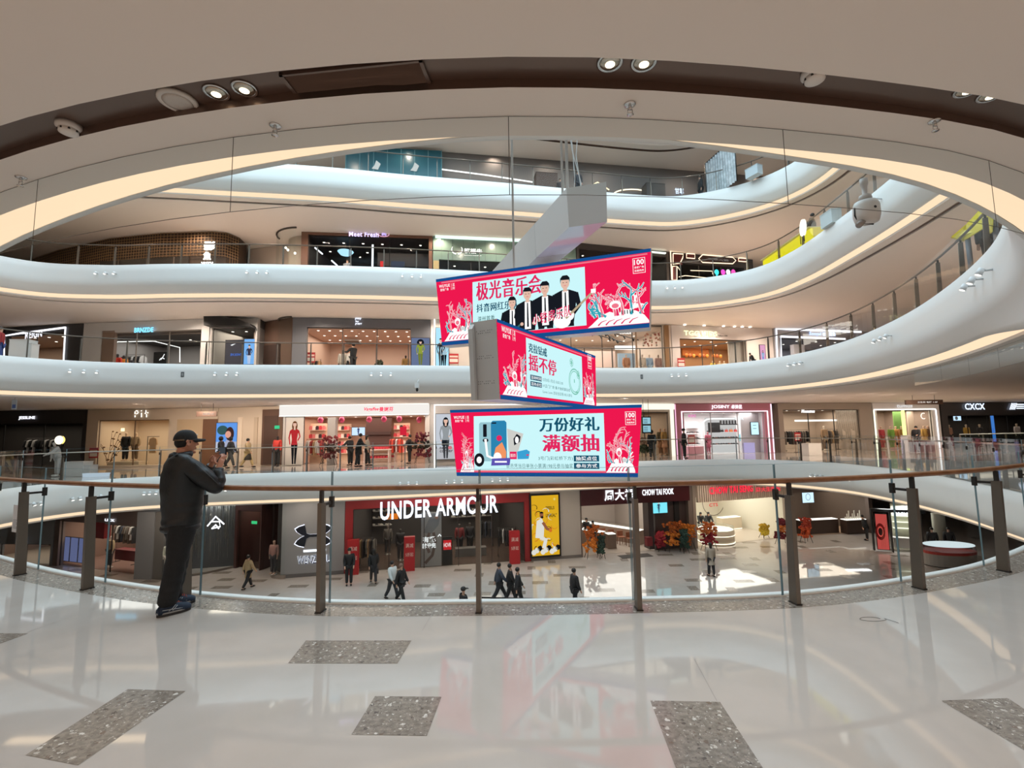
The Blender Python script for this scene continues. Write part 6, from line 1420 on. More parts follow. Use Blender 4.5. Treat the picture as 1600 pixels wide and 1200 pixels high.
poster(f, 'television on the rear wall of the pink shop', (550, 668), (570, 680), 3.4, art_person(E(40, 60, 110, .9), E(40, 60, 110, .9), SKIN, INK, .5, 1.1), E(190, 214, 240, 1.2), name='television', cat='television')
for i, (px, py) in enumerate(((501, 652), (534, 655), (577, 653), (600, 653), (624, 651), (655, 656))):
    x, z = f.L(px, py, .9); z = min(z, f.cz - .22); r = f.thing('balloon', ('pink balloon at the left end under the shop ceiling', 'pink balloon second from the left under the shop ceiling', 'pink balloon left of the brown rear wall top', 'pink balloon over the right of the brown rear wall', 'pink balloon second from the right under the shop ceiling', 'pink balloon at the right end under the shop ceiling')[i], 'balloon', x, .9, z); mb = MB(); mb.ball((0, 0, 0), (.16, .16, .19), C(232, 92, 140, .3), 12, 9); mb.make('balloon_skin', r); mb = MB(); mb.tube([(0, 0, .18), (.01, 0, f.cz - z)], .004, C(230, 200, 210), 4); mb.make('string', r)
LG = (((214, 120, 120), (236, 220, 210), (60, 40, 44), (196, 60, 70)))
for a, b, o_, l in ((476, 510, 2.2, 'tall lit goods shelf left in the pink shop'), (616, 640, 4.2, 'tall lit goods shelf right of the brown rear wall'), (526, 548, 4.4, 'goods shelf left of the television in the pink shop')):
    xa, xb = max(f.x(a, o_), .75), f.x(b, o_); shelf(f, l, xa, xb, o_, (.5, 1.0, 1.5, 2.0), C(214, 196, 180), back=C(226, 196, 170), h=2.4)
    for z in (.5, 1.0, 1.5, 2.0):
        cols = LG; base = {}
        for i in range(5):
            c = cols[(i + int(z * 2)) % 4]
            if c not in base: m = MB(); m.box(-.09, .09, -.1, .1, 0, .2, C(*c)); m.box(-.06, .06, -.105, .0, .2, .25, C(*c)); o = base[c] = m.make('folded_goods', None)
            else: o = base[c].copy(); COL.objects.link(o)
            o.location = f.Wp(xa + (xb - xa) * (i + .5) / 5, o_ - .16, z + .002); o.rotation_euler = (0, 0, f.rz); tag(o, 'folded goods on the ' + l.split(' in the')[0], 'clothes', 'goods on the ' + l)
for i, (px, o_) in enumerate(((590, 1.5), (600, 2.3))):
    x = f.x(px, o_); r = f.thing('display_table', ('low display table with red boxes at the front of the pink shop', 'display table behind the front one in the pink shop')[i], 'table', x, o_, .014); mb = MB(); mb.box(-.8, .8, -.3, .3, .72, .78, C(226, 210, 204)); mb.make('top', r)
    for sx in (-1, 1): mb = MB(); mb.box(sx * .72 - .04, sx * .72 + .04, -.26, .26, 0, .72, C(206, 190, 184)); mb.make('side', r)
    for lv in range(2):
        mb = MB(); mb.box(-.68, .68, -.26, .26, .22 + .26 * lv, .24 + .26 * lv, C(214, 200, 194)); mb.make('shelf_board', r)
    b0 = None
    for k in range(8):
        for zz in (.782, .245):
            if b0 is None: m = MB(); m.box(-.07, .07, -.15, .15, 0, .12, C(206, 56, 70)); o = b0 = m.make('gift_box', None)
            else: o = b0.copy(); COL.objects.link(o)
            o.location = f.Wp(x - .6 + k * .17, o_, .016 + zz); o.rotation_euler = (0, 0, f.rz); tag(o, 'red box on the %s display table of the pink shop' % ('front' if i == 0 else 'rear'), 'box', 'red boxes on the %s table' % ('front' if i == 0 else 'rear'))
rack(f, f.x(610, 2.0), f.x(628, 2.0), 2.0, 1.45, 6, 'rack of red garments right in the pink shop', 'red or pale garment on the rack right in the pink shop', 'red garments in the pink shop', (3, 9, 3, 4))
rack(f, f.x(480, 1.5), f.x(505, 1.5), 1.5, 1.45, 7, 'rack of pale garments left in the pink shop', 'pale or pink garment on the left rack of the pink shop', 'pale garments in the pink shop', (1, 4, 3, 6))
panel(f, 'red_notice', (625, 667), (635, 680), 2.9, 2.93, E(210, 40, 60, .9))
flowers(f, 'dark red flower stand left of the man in long black jacket', 514, 690, -.6, .9, 1.6, ((96, 30, 36), (60, 40, 30), (120, 36, 44)), seed=21); flowers(f, 'dark red flower stand at the right end of the pink shop', 660, 690, -.6, .9, 1.7, ((110, 26, 44), (50, 44, 34), (96, 24, 40)), seed=22)
# grey poster wall with a white light frame
f = Fr(2, (672, 27.7), (880, 29.0)); f.root = r = f.thing('poster_wall', 'grey wall with white light frame right of the pink shop', 'wall panel', 0, 0)
mb = MB(); mb.box(0, f.W, 0, .6, 0, HH[2], mat('warm_grey_wall', (160, 156, 154), .5)); mb.make('panel', r); mb = MB(); f.box(mb, (678, 632), (680, 729), -.12, 0, E(255, 252, 246, 1.8), 0); xx0, zz1 = f.L(678, 632); mb.box(xx0, f.W * .9, -.12, 0, zz1 - .06, min(zz1, HH[2] - .01), E(255, 252, 246, 1.8)); mb.make('light_frame', r)
def newc(m, w, h):
    art_person(E(150, 156, 160, .9), E(60, 62, 66, .9), SKIN, INK, .5, .95, bgs=((0, 1, 0, .25, E(190, 190, 196, .9)),))(m, w, h); m.r2(.3 * w, .55 * w, .3 * h, .42 * h, INK, -.012)
    m.text('new', .2 * w, .6 * w, .22 * h, .27 * h, E(60, 56, 60, .9), -.014, .02); m.text('corner', .2 * w, .85 * w, .15 * h, .2 * h, E(60, 56, 60, .9), -.014, .02); m.c2(.72 * w, .25 * h, .1 * w, E(220, 120, 130, .9), -.013, .04 * h)
poster(f, 'pale grey fashion poster of a walking woman right of the pink shop', (681, 647), (712, 717), -.1, newc, E(206, 212, 222, .85))
# shop with dresses right of the screens
f = shop('dark brown shopfront with white lit frame behind the lowest screen', 2, (880, 29.0), (1055, 31.6), mat('brown_grey_wall', (158, 142, 128), .5), (890, 1046, 644), (156, 138, 120), (168, 148, 130), (150, 138, 126), depth=4.5, power=100, bulbs=(6, 1), glass=True)
mb = MB(); f.box(mb, (1046, 631), (1053, 716), -.2, 0, E(255, 246, 226, 1.1), 0); x0, z1 = f.L(900, 632); mb.box(x0, f.W - .1, -.2, 0, f.L(1000, 640)[1], HH[2] - .01, E(255, 246, 226, 1.1)); mb.make('light_frame', f.root)
for i, (px, j, t) in enumerate(((1041, (170, 130, 70), (190, 140, 110)), (1034, (96, 84, 60), (150, 110, 80)))): mannequin(f, ('mannequin in gold top and pink skirt by the white lit frame', 'dark gold mannequin behind the gold and pink one')[i], px - 3, 668, .4 + .45 * i, 1.8, j, t, (190, 150, 120), skirt=t)
flowers(f, 'green potted plant at the foot of the information board', 1006, 690, -.4, .7, 1.2, ((50, 60, 40), (120, 96, 80)), seed=31)
fb = Fr(2, (1000, 26.9), (1022, 27.1)); x0, z1 = fb.L(1003, 651); x1, z0 = fb.L(1018, 677); r = fb.thing('information_board', 'hanging black information board with two pale blue screens', 'sign', x0, 0, z0); w, h = x1 - x0, z1 - z0
mb = MB(); mb.box(0, w, 0, .08, 0, h, BLACK); mb.make('frame', r); mb = MB(); mb.r2(.08 * w, .92 * w, .56 * h, .94 * h, E(150, 200, 216, .9), -.004); mb.r2(.08 * w, .92 * w, .08 * h, .46 * h, E(150, 200, 216, .9), -.004)
for q in (.62, .72, .82, .14, .24, .34): mb.r2(.16 * w, .6 * w, q * h, (q + .03) * h, C(40, 70, 90), -.006)
mb.make('screens', r); mb = MB()
for s in (.2, .8): mb.tube([(w * s, .04, h), (w * s, .04, SOF[3] - z0)], .012, DSTEEL, 5)
mb.make('hangers', r)
# pink shoe shop
PINKF = mat('dusty_pink_frame', (178, 110, 126), .4)
f = shop('dusty pink framed shoe shopfront with white letters and a shoe wall', 2, (1056, 31.6), (1208, 33.0), PINKF, (1070, 1197, 644), (214, 208, 208), (196, 190, 186), (206, 204, 204), depth=4.5, power=260, col=(255, 250, 248), bulbs=(7, 2), frame=C(140, 136, 136), floor_rough=.1)
sign(f, 'JOSINY', (1110, 633), (1139, 639.5), E(250, 244, 250, 2), -.1, .03); sign(f, '卓诗尼', (1141, 632.5), (1158, 639), E(250, 244, 250, 2), -.1, .04)
mb = MB(); x0, z0 = f.L(1069, 716); x1, z1 = f.L(1198, 643); z0 = .02
for b in ((x0 - .06, x0, z0, z1), (x1, x1 + .06, z0, z1), (x0 - .06, x1 + .06, z1, z1 + .06)): mb.box(b[0], b[1], -.05, .0, b[2], b[3], E(255, 240, 250, 1.5))
mb.box(.0, .06, -.05, .0, 0.02, HH[2] - .05, E(250, 190, 220, 1)); mb.box(f.W - .06, f.W, -.05, .0, 0.02, HH[2] - .05, E(250, 220, 240, 1.6)); mb.make('edge_light', f.root)
xa, xb = f.x(1108, 2.1), min(f.x(1156, 2.1), f.W - .7); zs = (.55, 1.0, 1.45, 1.95)
shelf(f, 'white lit wall shelves with rows of shoes in the pink framed shop', xa, xb, 2.5, zs, E(250, 246, 246, .7), d=.4, back=E(244, 240, 240, .6), h=2.5)
DK = ((30, 28, 30), (60, 44, 40), (24, 24, 26), (110, 60, 50), (40, 38, 44))
for z, c in ((.55, DK), (1.0, DK)): shoes_on(f, xa, xb, 2.3, z, 12, 'small dark shoe on the %s row of the white lit shelves' % ('lowest' if z < .6 else 'second lowest'), 'shoes on the %s lit shelf' % ('lowest' if z < .6 else 'second'), c)
shoes_on(f, xa + (xb - xa) * .4, xb, 2.3, 1.45, 4, 'handbag on the third row of the white lit shelves', 'bags on the third lit shelf', ((30, 28, 30), (190, 70, 60), (190, 110, 60), (200, 60, 60)), 'bag'); shoes_on(f, xa, xa + (xb - xa) * .36, 2.3, 1.45, 4, 'dark shoe on the left of the third row of the white lit shelves', 'shoes on the third lit shelf', DK)
shoes_on(f, xa + (xb - xa) * .42, xb, 2.3, 1.95, 6, 'black boot on the top row of the white lit shelves', 'boots on the top lit shelf', ((26, 24, 26),), 'boot')
poster(f, 'dark television among the top shoe shelves', (1107, 661), (1125, 675), 2.0, lambda m, w, h: m.r2(.1 * w, .5 * w, .55 * h, .6 * h, C(80, 80, 84), -.003), C(30, 30, 32, .3), name='television', cat='television')
xa, xb = f.x(1076, 2.4), f.x(1094, 2.4); shelf(f, 'small white shelves with shoes at the left of the pink framed shop', xa, xb, 2.7, (.6, 1.0, 1.4, 1.8), C(226, 222, 222), back=C(220, 216, 216), h=2.2)
for z in (.6, 1.0, 1.4): shoes_on(f, xa, xb, 2.55, z, 5, 'shoe on the small left shelves of the pink framed shop', 'shoes on the small left shelves', DK)
mb = MB(); xc, zc = f.L(1132, 690, 1.9); mb.tube([(xc - 1.75, 0, .9)] + [(xc - 1.75 + .7 - .7 * math.cos(t), 0, 1.7 + .7 * math.sin(t)) for t in [PI / 2 * i / 8 for i in range(9)]] + [(min(xc + .9, f.W - .75), 0, 2.4)], .04, E(255, 250, 250, 2), 6); o = mb.make('arch_light', None, f.Wp(0, 1.9)); o.rotation_euler = (0, 0, f.rz); tag(o, 'curved white arch light framing the shoe wall', 'light')
poster(f, 'upright pale blue lit panel at the right of the pink framed shop', (1173, 660), (1186, 679), 1.0, lambda m, w, h: (m.r2(.25 * w, .7 * w, .74 * h, .78 * h, C(90, 150, 180), -.003), m.r2(.25 * w, .7 * w, .48 * h, .52 * h, C(90, 150, 180), -.003)), E(196, 232, 246, 1.2), name='lit_panel', cat='screen')
panel(f, 'grey_side_wall', (1156, 644), (1196, 706), 1.1, 1.2, C(196, 192, 196)); sign(f, 'JOSINY', (1160, 652), (1177, 655.5), E(230, 240, 244, 1.2), 1.0, .02, 'inner_sign', mirror=True); sign(f, '卓诗尼', (1080, 647), (1093, 652), E(230, 130, 190, 1.0), .4, .03, 'inner_neon')
stand_sign(f, 'red notice stand in the pink framed shop window', 1080, 680, 702, .4, .5); fbox(f, 'violet_bench', 'small violet lit bench at the right of the pink framed shop', 'bench', (1168, 692), (1180, 706), .5, .9, E(206, 190, 240, .7), z0=.014); fbox(f, 'pink_bench', 'low pale pink bench behind the red notice stand', 'bench', (1076, 698), (1100, 707), .9, 1.5, C(206, 150, 160), z0=.014)
mannequin(f, 'rosy pink dressed figure in the pink framed shop', 1106, 683, 1.2, 1.5, (170, 84, 104), (160, 80, 100), (190, 120, 130), skirt=(170, 84, 104)); mannequin(f, 'pale figure with teal top leaning right in the pink framed shop', 1158, 680, 1.6, 1.55, (120, 190, 200), (210, 210, 214), (220, 210, 206), lean=.3)
# glass clothes shop with script sign
f = shop('taupe shopfront with white script sign and hanging silver strips', 2, (1218, 33.2), (1366, 34.8), mat('taupe_wall', (152, 138, 126), .5), (1226, 1346, 640), (178, 162, 148), (168, 152, 138), (156, 146, 138), depth=4.5, power=150, bulbs=(6, 2), floor_rough=.12)
sign(f, 'Mosaanss', (1250, 640), (1271, 645), E(255, 250, 246, 2), -.1, .025, shear=.25); panel(f, 'lit_beam', (1243, 656), (1308, 658), 2.2, 2.3, E(250, 246, 240, 1.3))
rack(f, f.x(1224, 2), f.x(1262, 2), 2.0, 1.5, 10, 'clothes rack at the left of the taupe shop', 'dark brown or rust garment on the left rack of the taupe shop', 'garments on the left taupe shop rack', (2, 7, 0, 2)); rack(f, f.x(1284, 2), f.x(1308, 2), 2.0, 1.5, 7, 'clothes rack at the middle of the taupe shop', 'dark garment on the middle rack of the taupe shop', 'garments on the middle taupe shop rack', (2, 6, 0))
mannequin(f, 'pale mannequin in tan coat in the taupe shop window', 1287, 664, .8, 1.8, (170, 140, 110), (110, 90, 76), (220, 206, 190), coat=.2); stand_sign(f, 'red notice stand at the left of the taupe shop', 1246, 676, 700, -.3, .5)
mb = MB(); rn = random.Random(4); SV = mat('silver_strip', (190, 186, 178), .2, .8)
for i in range(26): x = f.x(1308 + i * 1.5, .6); mb.box(x - .012, x + .012, .55, .57, rn.uniform(.6, 1.6), f.cz - .012, SV)
o = mb.make('strip_curtain', None, f.A); o.rotation_euler = (0, 0, f.rz); tag(o, 'curtain of hanging silver strips in the right window of the taupe shop', 'curtain', kind='stuff')
fbox(f, 'white_counter', 'white square counter on the walkway before the taupe shop', 'counter', (1263, 693), (1285, 716), -4.2, -3.6, C(206, 200, 194), z0=.003)
# white framed dress shop with a green panel
f = shop('white lit frame shopfront with a green panel and gold dresses', 2, (1367, 34.8), (1472, 35.8), mat('white_shop_frame', (212, 206, 204), .4), (1373, 1460, 641), (160, 142, 132), (150, 130, 118), (140, 128, 120), depth=4, power=150, bulbs=(5, 1), floor_rough=.12)
mb = MB(); x0, z0 = f.L(1372, 716); x1, z1 = f.L(1461, 640); mb.box(x0 - .05, x0 + .02, -.06, 0, .02, z1, E(246, 250, 214, 2)); mb.box(x0, x1, -.06, 0, z1, z1 + .07, E(255, 252, 246, 2.0)); mb.box(x1, x1 + .06, -.06, 0, .02, z1, E(250, 250, 250, 1.4)); mb.make('edge_light', f.root)
sign(f, 'tumus', (1399, 632), (1424, 637), E(230, 226, 222, .9), -.08, .02, shear=.2)
panel(f, 'green_panel', (1395, 643), (1415, 712), 1.2, 1.25, C(120, 166, 90)); panel(f, 'yellow_light_post', (1413, 640), (1415.5, 716), .1, .16, E(236, 244, 150, 1.6)); panel(f, 'cream_panel', (1417, 643), (1434, 712), 1.6, 1.65, C(206, 190, 176)); 
for i, (px, j) in enumerate(((1391, (110, 150, 60)), (1399, (200, 150, 90)), (1408, (150, 100, 60)), (1443, (190, 150, 80)), (1376, (170, 50, 60)), (1453, (110, 84, 66)))): mannequin(f, ('mannequin in green dress before the green panel', 'mannequin in golden dress before the green panel', 'mannequin in brown dress by the yellow light post', 'mannequin in ochre dress right of the cream panel', 'mannequin in red at the left edge of the white framed shop', 'mannequin in dark brown at the right of the white framed shop')[i], px - (4 if px > 1450 else 0), 664, .5 + .35 * (i % 2), 1.7, j, j, (200, 170, 150), skirt=j)
mb = MB(); x, z = f.L(1443, 650, 1.0); mb.tube([(x + .22 * math.cos(t), 1.0, z + .22 * math.sin(t)) for t in [2 * PI * i / 18 for i in range(18)]], .03, E(255, 240, 220, 2), 6, closed=True); mb.tube([(x, 1.0, z + .22), (x, 1.0, f.cz)], .008, DSTEEL, 4); o = mb.make('ring_lamp', None, f.A); o.rotation_euler = (0, 0, f.rz); tag(o, 'glowing ring lamp hanging in the white framed shop', 'lamp')
fbox(f, 'dark_counter', 'long dark reception counter before the white framed shop', 'counter', (1427, 689), (1462, 706), -3.5, -2.9, C(86, 76, 72), z0=.003); fbox(f, 'white_desk', 'small white desk left of the long dark counter', 'desk', (1417, 680), (1425, 706), -3.2, -2.8, C(206, 200, 196), z0=.003)
# dark corner shop
f = shop('black shopfront at the right end with four white letters and a striped emblem', 2, (1474, 35.9), (1720, 38.5), DARKW, (1484, 1700, 648), (46, 42, 42), (90, 80, 74), (40, 38, 38), depth=5, power=80, bulbs=(7, 1), frame=BLACK)
sign(f, 'CXCX', (1505, 630.5), (1537, 640), E(214, 232, 255, 2.2), -.1, .06)
mb = MB()
for i in range(4): mb.s2([f.L(1576 + i * 2.4, 640), f.L(1579.5 + i * 2.4, 630)], .09, E(220, 232, 255, 1.8), -.08)
for i in range(3): mb.s2([f.L(1586, 632 + i * 3), f.L(1598, 632 + i * 3)], .08, E(220, 232, 255, 1.6), -.08)
mb.make('striped_emblem', f.root)
poster(f, 'small blue white screen on the left of the black corner shop', (1489, 648), (1502, 657), .8, lambda m, w, h: m.c2(.4 * w, .4 * h, .2 * w, C(180, 200, 220), -.003), E(190, 220, 250, 1.2), name='television', cat='television'); poster(f, 'tall blue lit panel in the black corner shop', (1547, 648), (1557, 690), 1.0, lambda m, w, h: m.r2(.2 * w, .6 * w, .2 * h, .5 * h, E(60, 110, 200, .9), -.003), E(70, 130, 214, .8), name='lit_panel', cat='screen')
for i, (px, j) in enumerate(((1482, (150, 110, 90)), (1509, (180, 140, 60)), (1530, (44, 42, 44)), (1588, (190, 180, 180)))): mannequin(f, ('mannequin in dusty brown at the left of the black corner shop', 'mannequin in mustard in the black corner shop', 'dark mannequin in the middle of the black corner shop', 'pale mannequin under the striped emblem')[i], px, 662 + (i == 0) * 2, 1.0, 1.75, j, (50, 46, 46), (190, 170, 150))
# hanging direction signs
for (pa, pb, Y, l) in (((305, 643), (337, 650), 24.6, 'brown hanging direction sign above the man with the phone'), ((1421, 625), (1479, 631), 27, 'long brown hanging direction sign at the right of the opposite walkway')):
    g = Fr(2, (pa[0], Y), (pb[0], Y + .2)); x0, z1 = g.L(*pa); x1, z0 = g.L(pb[0], pb[1]); r = g.thing('direction_sign', l, 'sign', 0, 0, min(z0, z1) - .02); mb = MB(); mb.box(0, g.W, 0, .1, 0, .26, C(92, 70, 58)); mb.make('board', r)
    mb = MB(); mb.text('卫生间 电梯 1-5F', g.W * .3, g.W * .85, .08, .18, E(230, 220, 210, .9), -.004, .02); mb.make('lettering', r); mb = MB()
    for s in (.2, .8): mb.tube([(g.W * s, .05, .26), (g.W * s, .05, SOF[3] - min(z0, z1) + .02)], .01, DSTEEL, 5)
    mb.make('hangers', r)
x, z = 0, 0; p = aty(22, 632, 19.5); r = thing('hanging_banner', 'small white and blue hanging card under the left ceiling', 'sign', (p.x, p.y, p.z)); mb = MB(); mb.box(-.1, .1, 0, .02, -.2, .2, C(200, 206, 214)); mb.r2(-.07, .07, -.15, .0, C(90, 110, 170), -.003); mb.make('card', r); mb = MB(); mb.tube([(0, .01, .2), (0, .01, SOF[3] - p.z)], .006, DSTEEL, 4); mb.make('hanger', r)
# dome camera under the balcony
p = aty(654, 604, 22.6); r = thing('security_camera', 'white security camera hanging under the balcony left of the middle screen', 'camera', (p.x, p.y - .35, p.z)); mb = MB(); mb.box(-.09, .09, -.09, .09, -.1, .14, C(222, 220, 218)); mb.make('housing', r); mb = MB(); mb.cyl((0, 0, .14), (0, .3, .3), .03, C(200, 198, 196)); mb.make('bracket', r); mb = MB(); mb.ball((0, 0, -.18), (.06, .06, .09), BLACK, 10, 8); mb.make('dome', r)
# second void balustrade seen through the right glass
g = Fr(2, (1500, 29.5), (1640, 31)); r = g.thing('glass_balustrade', 'short straight glass railing before the black corner shop', 'railing', 0, 0, .004); mb = MB(); mb.tube([(0, 0, 1.1), (g.W, 0, 1.1)], .035, C(170, 180, 178, .3), 8); mb.make('handrail', r)
for i in range(5): mb = MB(); x = g.W * i / 4; mb.box(x - .025, x + .025, -.04, .04, 0, 1.08, STEEL); mb.make('post', r)
mb = MB(); mb.add([(0, -.06, .03), (g.W, -.06, .03), (g.W, -.06, 1.05), (0, -.06, 1.05)], [(0, 1, 2, 3)], glassy('pale_green_glass', (214, 236, 232), .6)); mb.make('glass_pane', r)
# ---------------------------------------------------------------- first balcony up
f = shop('dark shopfront outlined in white neon at the left of the first balcony', 3, (-120, 28.6), (129, 27.0), C(60, 58, 58), (9, 100, 522), (176, 150, 132), (150, 130, 116), (186, 160, 140), depth=4, power=80, bulbs=(4, 2), glass=True)
mb = MB()
def strip(f, mb, pts, w, m, y=-.06): mb.s2([f.L(*p) for p in pts], w, m, y)
WN = E(245, 246, 255, 2.6)
for pl in ([(8, 562), (9, 525), (40, 520)], [(36, 521), (104, 512)], [(104, 511), (101, 563)]): strip(f, mb, pl, .11, WN)
mb.make('neon_outline', f.root); sign(f, 'REIGN', (43, 519), (68, 529), E(240, 240, 250, 1.2), -.1, .05, slope=.08)
fw = Fr(3, (-10, 20.6), (60, 20.8)); fbox(fw, 'white_cabinet', 'white cabinet behind the railing at the left of the first balcony', 'cabinet', (15, 530), (42, 560), .9, 1.4, C(212, 210, 206), z0=.003); fbox(fw, 'low_cabinet', 'lower white cabinet right of the taller one on the first balcony', 'cabinet', (43.6, 536), (48, 560), .95, 1.35, C(206, 204, 200), z0=.003)
f = shop('pale shopfront with blue glowing sign and a sports window', 3, (129, 27.0), (327, 26.4), mat('pale_shop_frame', (206, 204, 202), .5), (160, 314, 517), (150, 146, 144), (130, 124, 120), (64, 60, 58), depth=5, power=110, bulbs=(5, 2), frame=C(150, 140, 132), col=(255, 246, 238))
sign(f, 'BRNZDE', (213, 513), (242, 519.5), E(120, 210, 250, 2.2), -.12, .05)
panel(f, 'wood_jamb', (160, 517), (176, 566), .0, .2, C(140, 116, 100)); panel(f, 'header_beam', (176, 518), (314, 521), .3, .4, C(110, 96, 88))
for i, (px, c) in enumerate(((184, (226, 60, 40)), (194, (236, 150, 50)), (203, (40, 38, 40)))): mannequin(f, ('mannequin in bright red jacket in the sports window', 'mannequin in orange jacket beside the red one', 'mannequin in black jacket beside the orange one')[i], px, 553, .8 + .5 * i, 1.72, c, (36, 36, 38), (60, 56, 54))
x0, x1 = f.x(208, 3), f.x(240, 3); rack(f, x0, x1, 2.4, 1.9, 10, 'clothes rack behind the coloured jackets in the sports window', 'dark or pale garment on the rack in the sports window', 'garments in the sports window', (0, 4, 7, 8))
poster(f, 'black panel with a white jumping figure in the sports window', (241, 551), (262, 568), 1.0, lambda m, w, h: (m.s2([(.5 * w, .35 * h), (.62 * w, .55 * h), (.7 * w, .75 * h)], .06 * w, SW, -.003), m.s2([(.6 * w, .52 * h), (.48 * w, .45 * h), (.4 * w, .3 * h)], .06 * w, SW, -.003), m.s2([(.62 * w, .5 * h), (.76 * w, .42 * h)], .06 * w, SW, -.003), m.c2(.72 * w, .8 * h, .04 * w, SW, -.004)), C(24, 24, 26), name='sports_sign', cat='sign')
mb = MB(); q = [f.L(*p, .6) for p in ((178, 566), (178, 540), (184, 534), (190, 534), (240, 533), (281, 543), (281, 566))]; mb.tube([(a, .6, max(b, .03)) for a, b in q], .025, E(250, 248, 244, 1.4), 6); o = mb.make('light_arch', None, f.A); o.rotation_euler = (0, 0, f.rz); tag(o, 'thin white light arch standing in the sports window', 'light')
stand_sign(f, 'red notice stand left in the sports window', 150, 560, 575, .1, .5)
f = shop('shopfront under a curved black canopy with a dark sports poster', 3, (327, 26.4), (402, 26.4), C(176, 174, 172), (331, 398, 512), (150, 148, 146), (130, 124, 120), (48, 46, 46), depth=3.5, power=50, bulbs=(3, 1), glass=True)
mb = MB(); mb.prism([f.L(*p) for p in ((327, 496), (352, 497), (378, 501), (398, 509), (402, 514), (380, 512), (340, 512), (327, 511))], -.5, .02, BLACK); mb.make('canopy', f.root)
def nikep(m, w, h): m.p2([(.28 * w, .80 * h), (.36 * w, .77 * h), (.6 * w, .86 * h), (.4 * w, .84 * h)], SW, -.003); m.text('EVOLVE', .3 * w, .98 * w, .35 * h, .45 * h, E(70, 120, 220, 1), -.004, .02, mirror=True)
poster(f, 'dark navy sports poster with a white tick mark under the black canopy', (353, 532), (378, 569), -.0, nikep, C(36, 40, 56)); poster(f, 'bright blue lit panel right of the dark sports poster', (382, 530), (397, 569), .1, art_person(E(60, 60, 80, .9), E(200, 210, 230, .9), SKIN, INK, .5, .8, False), E(120, 176, 236, 1.0), name='lit_panel', cat='screen')
# brown recess and rounded glass corner
f = Fr(3, (402, 27.6), (456, 26.4)); f.root = r = f.thing('recess_wall', 'dark brown recess with doors left of the grey framed shop', 'wall panel', 0, 0); mb = MB(); mb.box(-.3, f.W, .0, .5, 0, HH[3], C(98, 76, 64)); mb.make('panel', r); mb = MB(); f.box(mb, (408, 541), (437, 575), -.05, 0, C(60, 44, 38), 0); mb.make('door', r)
def corner_glass(k, pxa, pxb, Y, label):
    p0 = aty(pxa, ROW[k], Y + .9); p1 = aty(pxb, ROW[k], Y); r = thing('rounded_window', label, 'shop window', (p0.x, p0.y, LV[k])); R = p1.x - p0.x
    arc = [(R - R * math.cos(t), -R * math.sin(t) * .9) for t in [PI / 2 * i / 10 for i in range(11)]]
    mb = MB(); mb.add([(x, y, .02) for x, y in arc] + [(x, y, HH[k]) for x, y in arc], [(i, i + 1, 12 + i, 11 + i) for i in range(10)], GLASS); mb.make('glass_pane', r)
    mb = MB(); mb.add([(x * .8 + .3, y * .7 + .7, .02) for x, y in arc] + [(x * .8 + .3, y * .7 + .7, HH[k]) for x, y in arc], [(i, i + 1, 12 + i, 11 + i) for i in range(10)], C(190, 176, 160)); mb.make('inner_wall', r)
    for zz in (HH[k] - .02, ): mb = MB(); mb.tube([(x, y, zz) for x, y in arc], .05, C(70, 60, 54), 6); mb.make('top_rail', r)
    for i in (2, 5, 8): mb = MB(); x, y = arc[i]; mb.ball((x * .8 + .25, y * .7 + .5, HH[k] - .3 - .1 * i), .07, BULB, 8, 6); mb.make('lamp', r)
corner_glass(3, 437, 456, 26.3, 'rounded glass corner window at the left of the grey framed shop')
BLG = mat('blue_grey_frame', (104, 106, 112), .5)
f = shop('blue grey framed clothes shopfront with small white stacked sign', 3, (456, 26.4), (673, 27.5), BLG, (479, 642, 512), (208, 182, 166), (176, 154, 140), (190, 160, 144), depth=6, power=180, col=(255, 234, 216), bulbs=(9, 3), frame=C(90, 84, 80))
sign(f, 'jnby', (555, 496), (565, 500.5), E(235, 240, 255, 2), -.08, .04); sign(f, 'by', (556, 501), (561, 504.5), E(235, 240, 255, 2), -.08, .04); sign(f, 'JNBY', (555, 505), (566, 508.5), E(235, 240, 255, 2), -.08, .04)
panel(f, 'ceiling_vent', (538, 530), (560, 533), 3.0, 4.2, C(80, 66, 58))
def girl(m, w, h): m.c2(.5 * w, .82 * h, .2 * w, INK, -.003, .14 * h); art_person(E(150, 164, 60, .85), E(120, 130, 50, .85), SKIN, INK, .5, .97)(m, w, h); m.s2([(.38 * w, .88 * h), (.62 * w, .88 * h)], .05 * w, INK, -.012)
poster(f, 'poster of a girl in a yellow green coat on the grey frame', (643, 528), (671, 571), -.08, girl, E(110, 124, 160, .8))
for i, (px, j) in enumerate(((536, (206, 200, 192)), (634, (170, 130, 70)))): mannequin(f, ('white dressed mannequin left of the hugging figures', 'mannequin in mustard at the right end of the grey framed window')[i], px, 543 + i * 12, 1.0, 1.75 - .3 * i, j, (180, 170, 160), (60, 50, 46))
person('second person in white hugged in the grey framed shop', 546, 548, 3, 1.6, FN(-70), (206, 204, 200), (40, 40, 42), Y=26.9, armL=(.8, .1, .8))
stand_sign(f, 'red and white notice stand at the left of the grey framed window', 484, 551, 575, .3, .6); rack(f, f.x(490, 2), f.x(502, 2), 2.0, 1.3, 5, 'rack of brown clothes left in the grey framed shop', 'brown garment on the left rack of the grey framed shop', 'brown garments in the grey framed shop', (2, 6, 0)); rack(f, f.x(590, 4.5), f.x(630, 4.5), 4.5, 1.3, 9, 'rack along the rear wall of the grey framed shop', 'garment on the rear rack of the grey framed shop', 'garments on the rear rack of the grey framed shop', (1, 2, 6, 4))
flowers(f, 'small red topped plant in the middle of the grey framed shop', 593, 560, 2.4, .4, 1.3, ((200, 60, 50), (60, 70, 50)), seed=41)
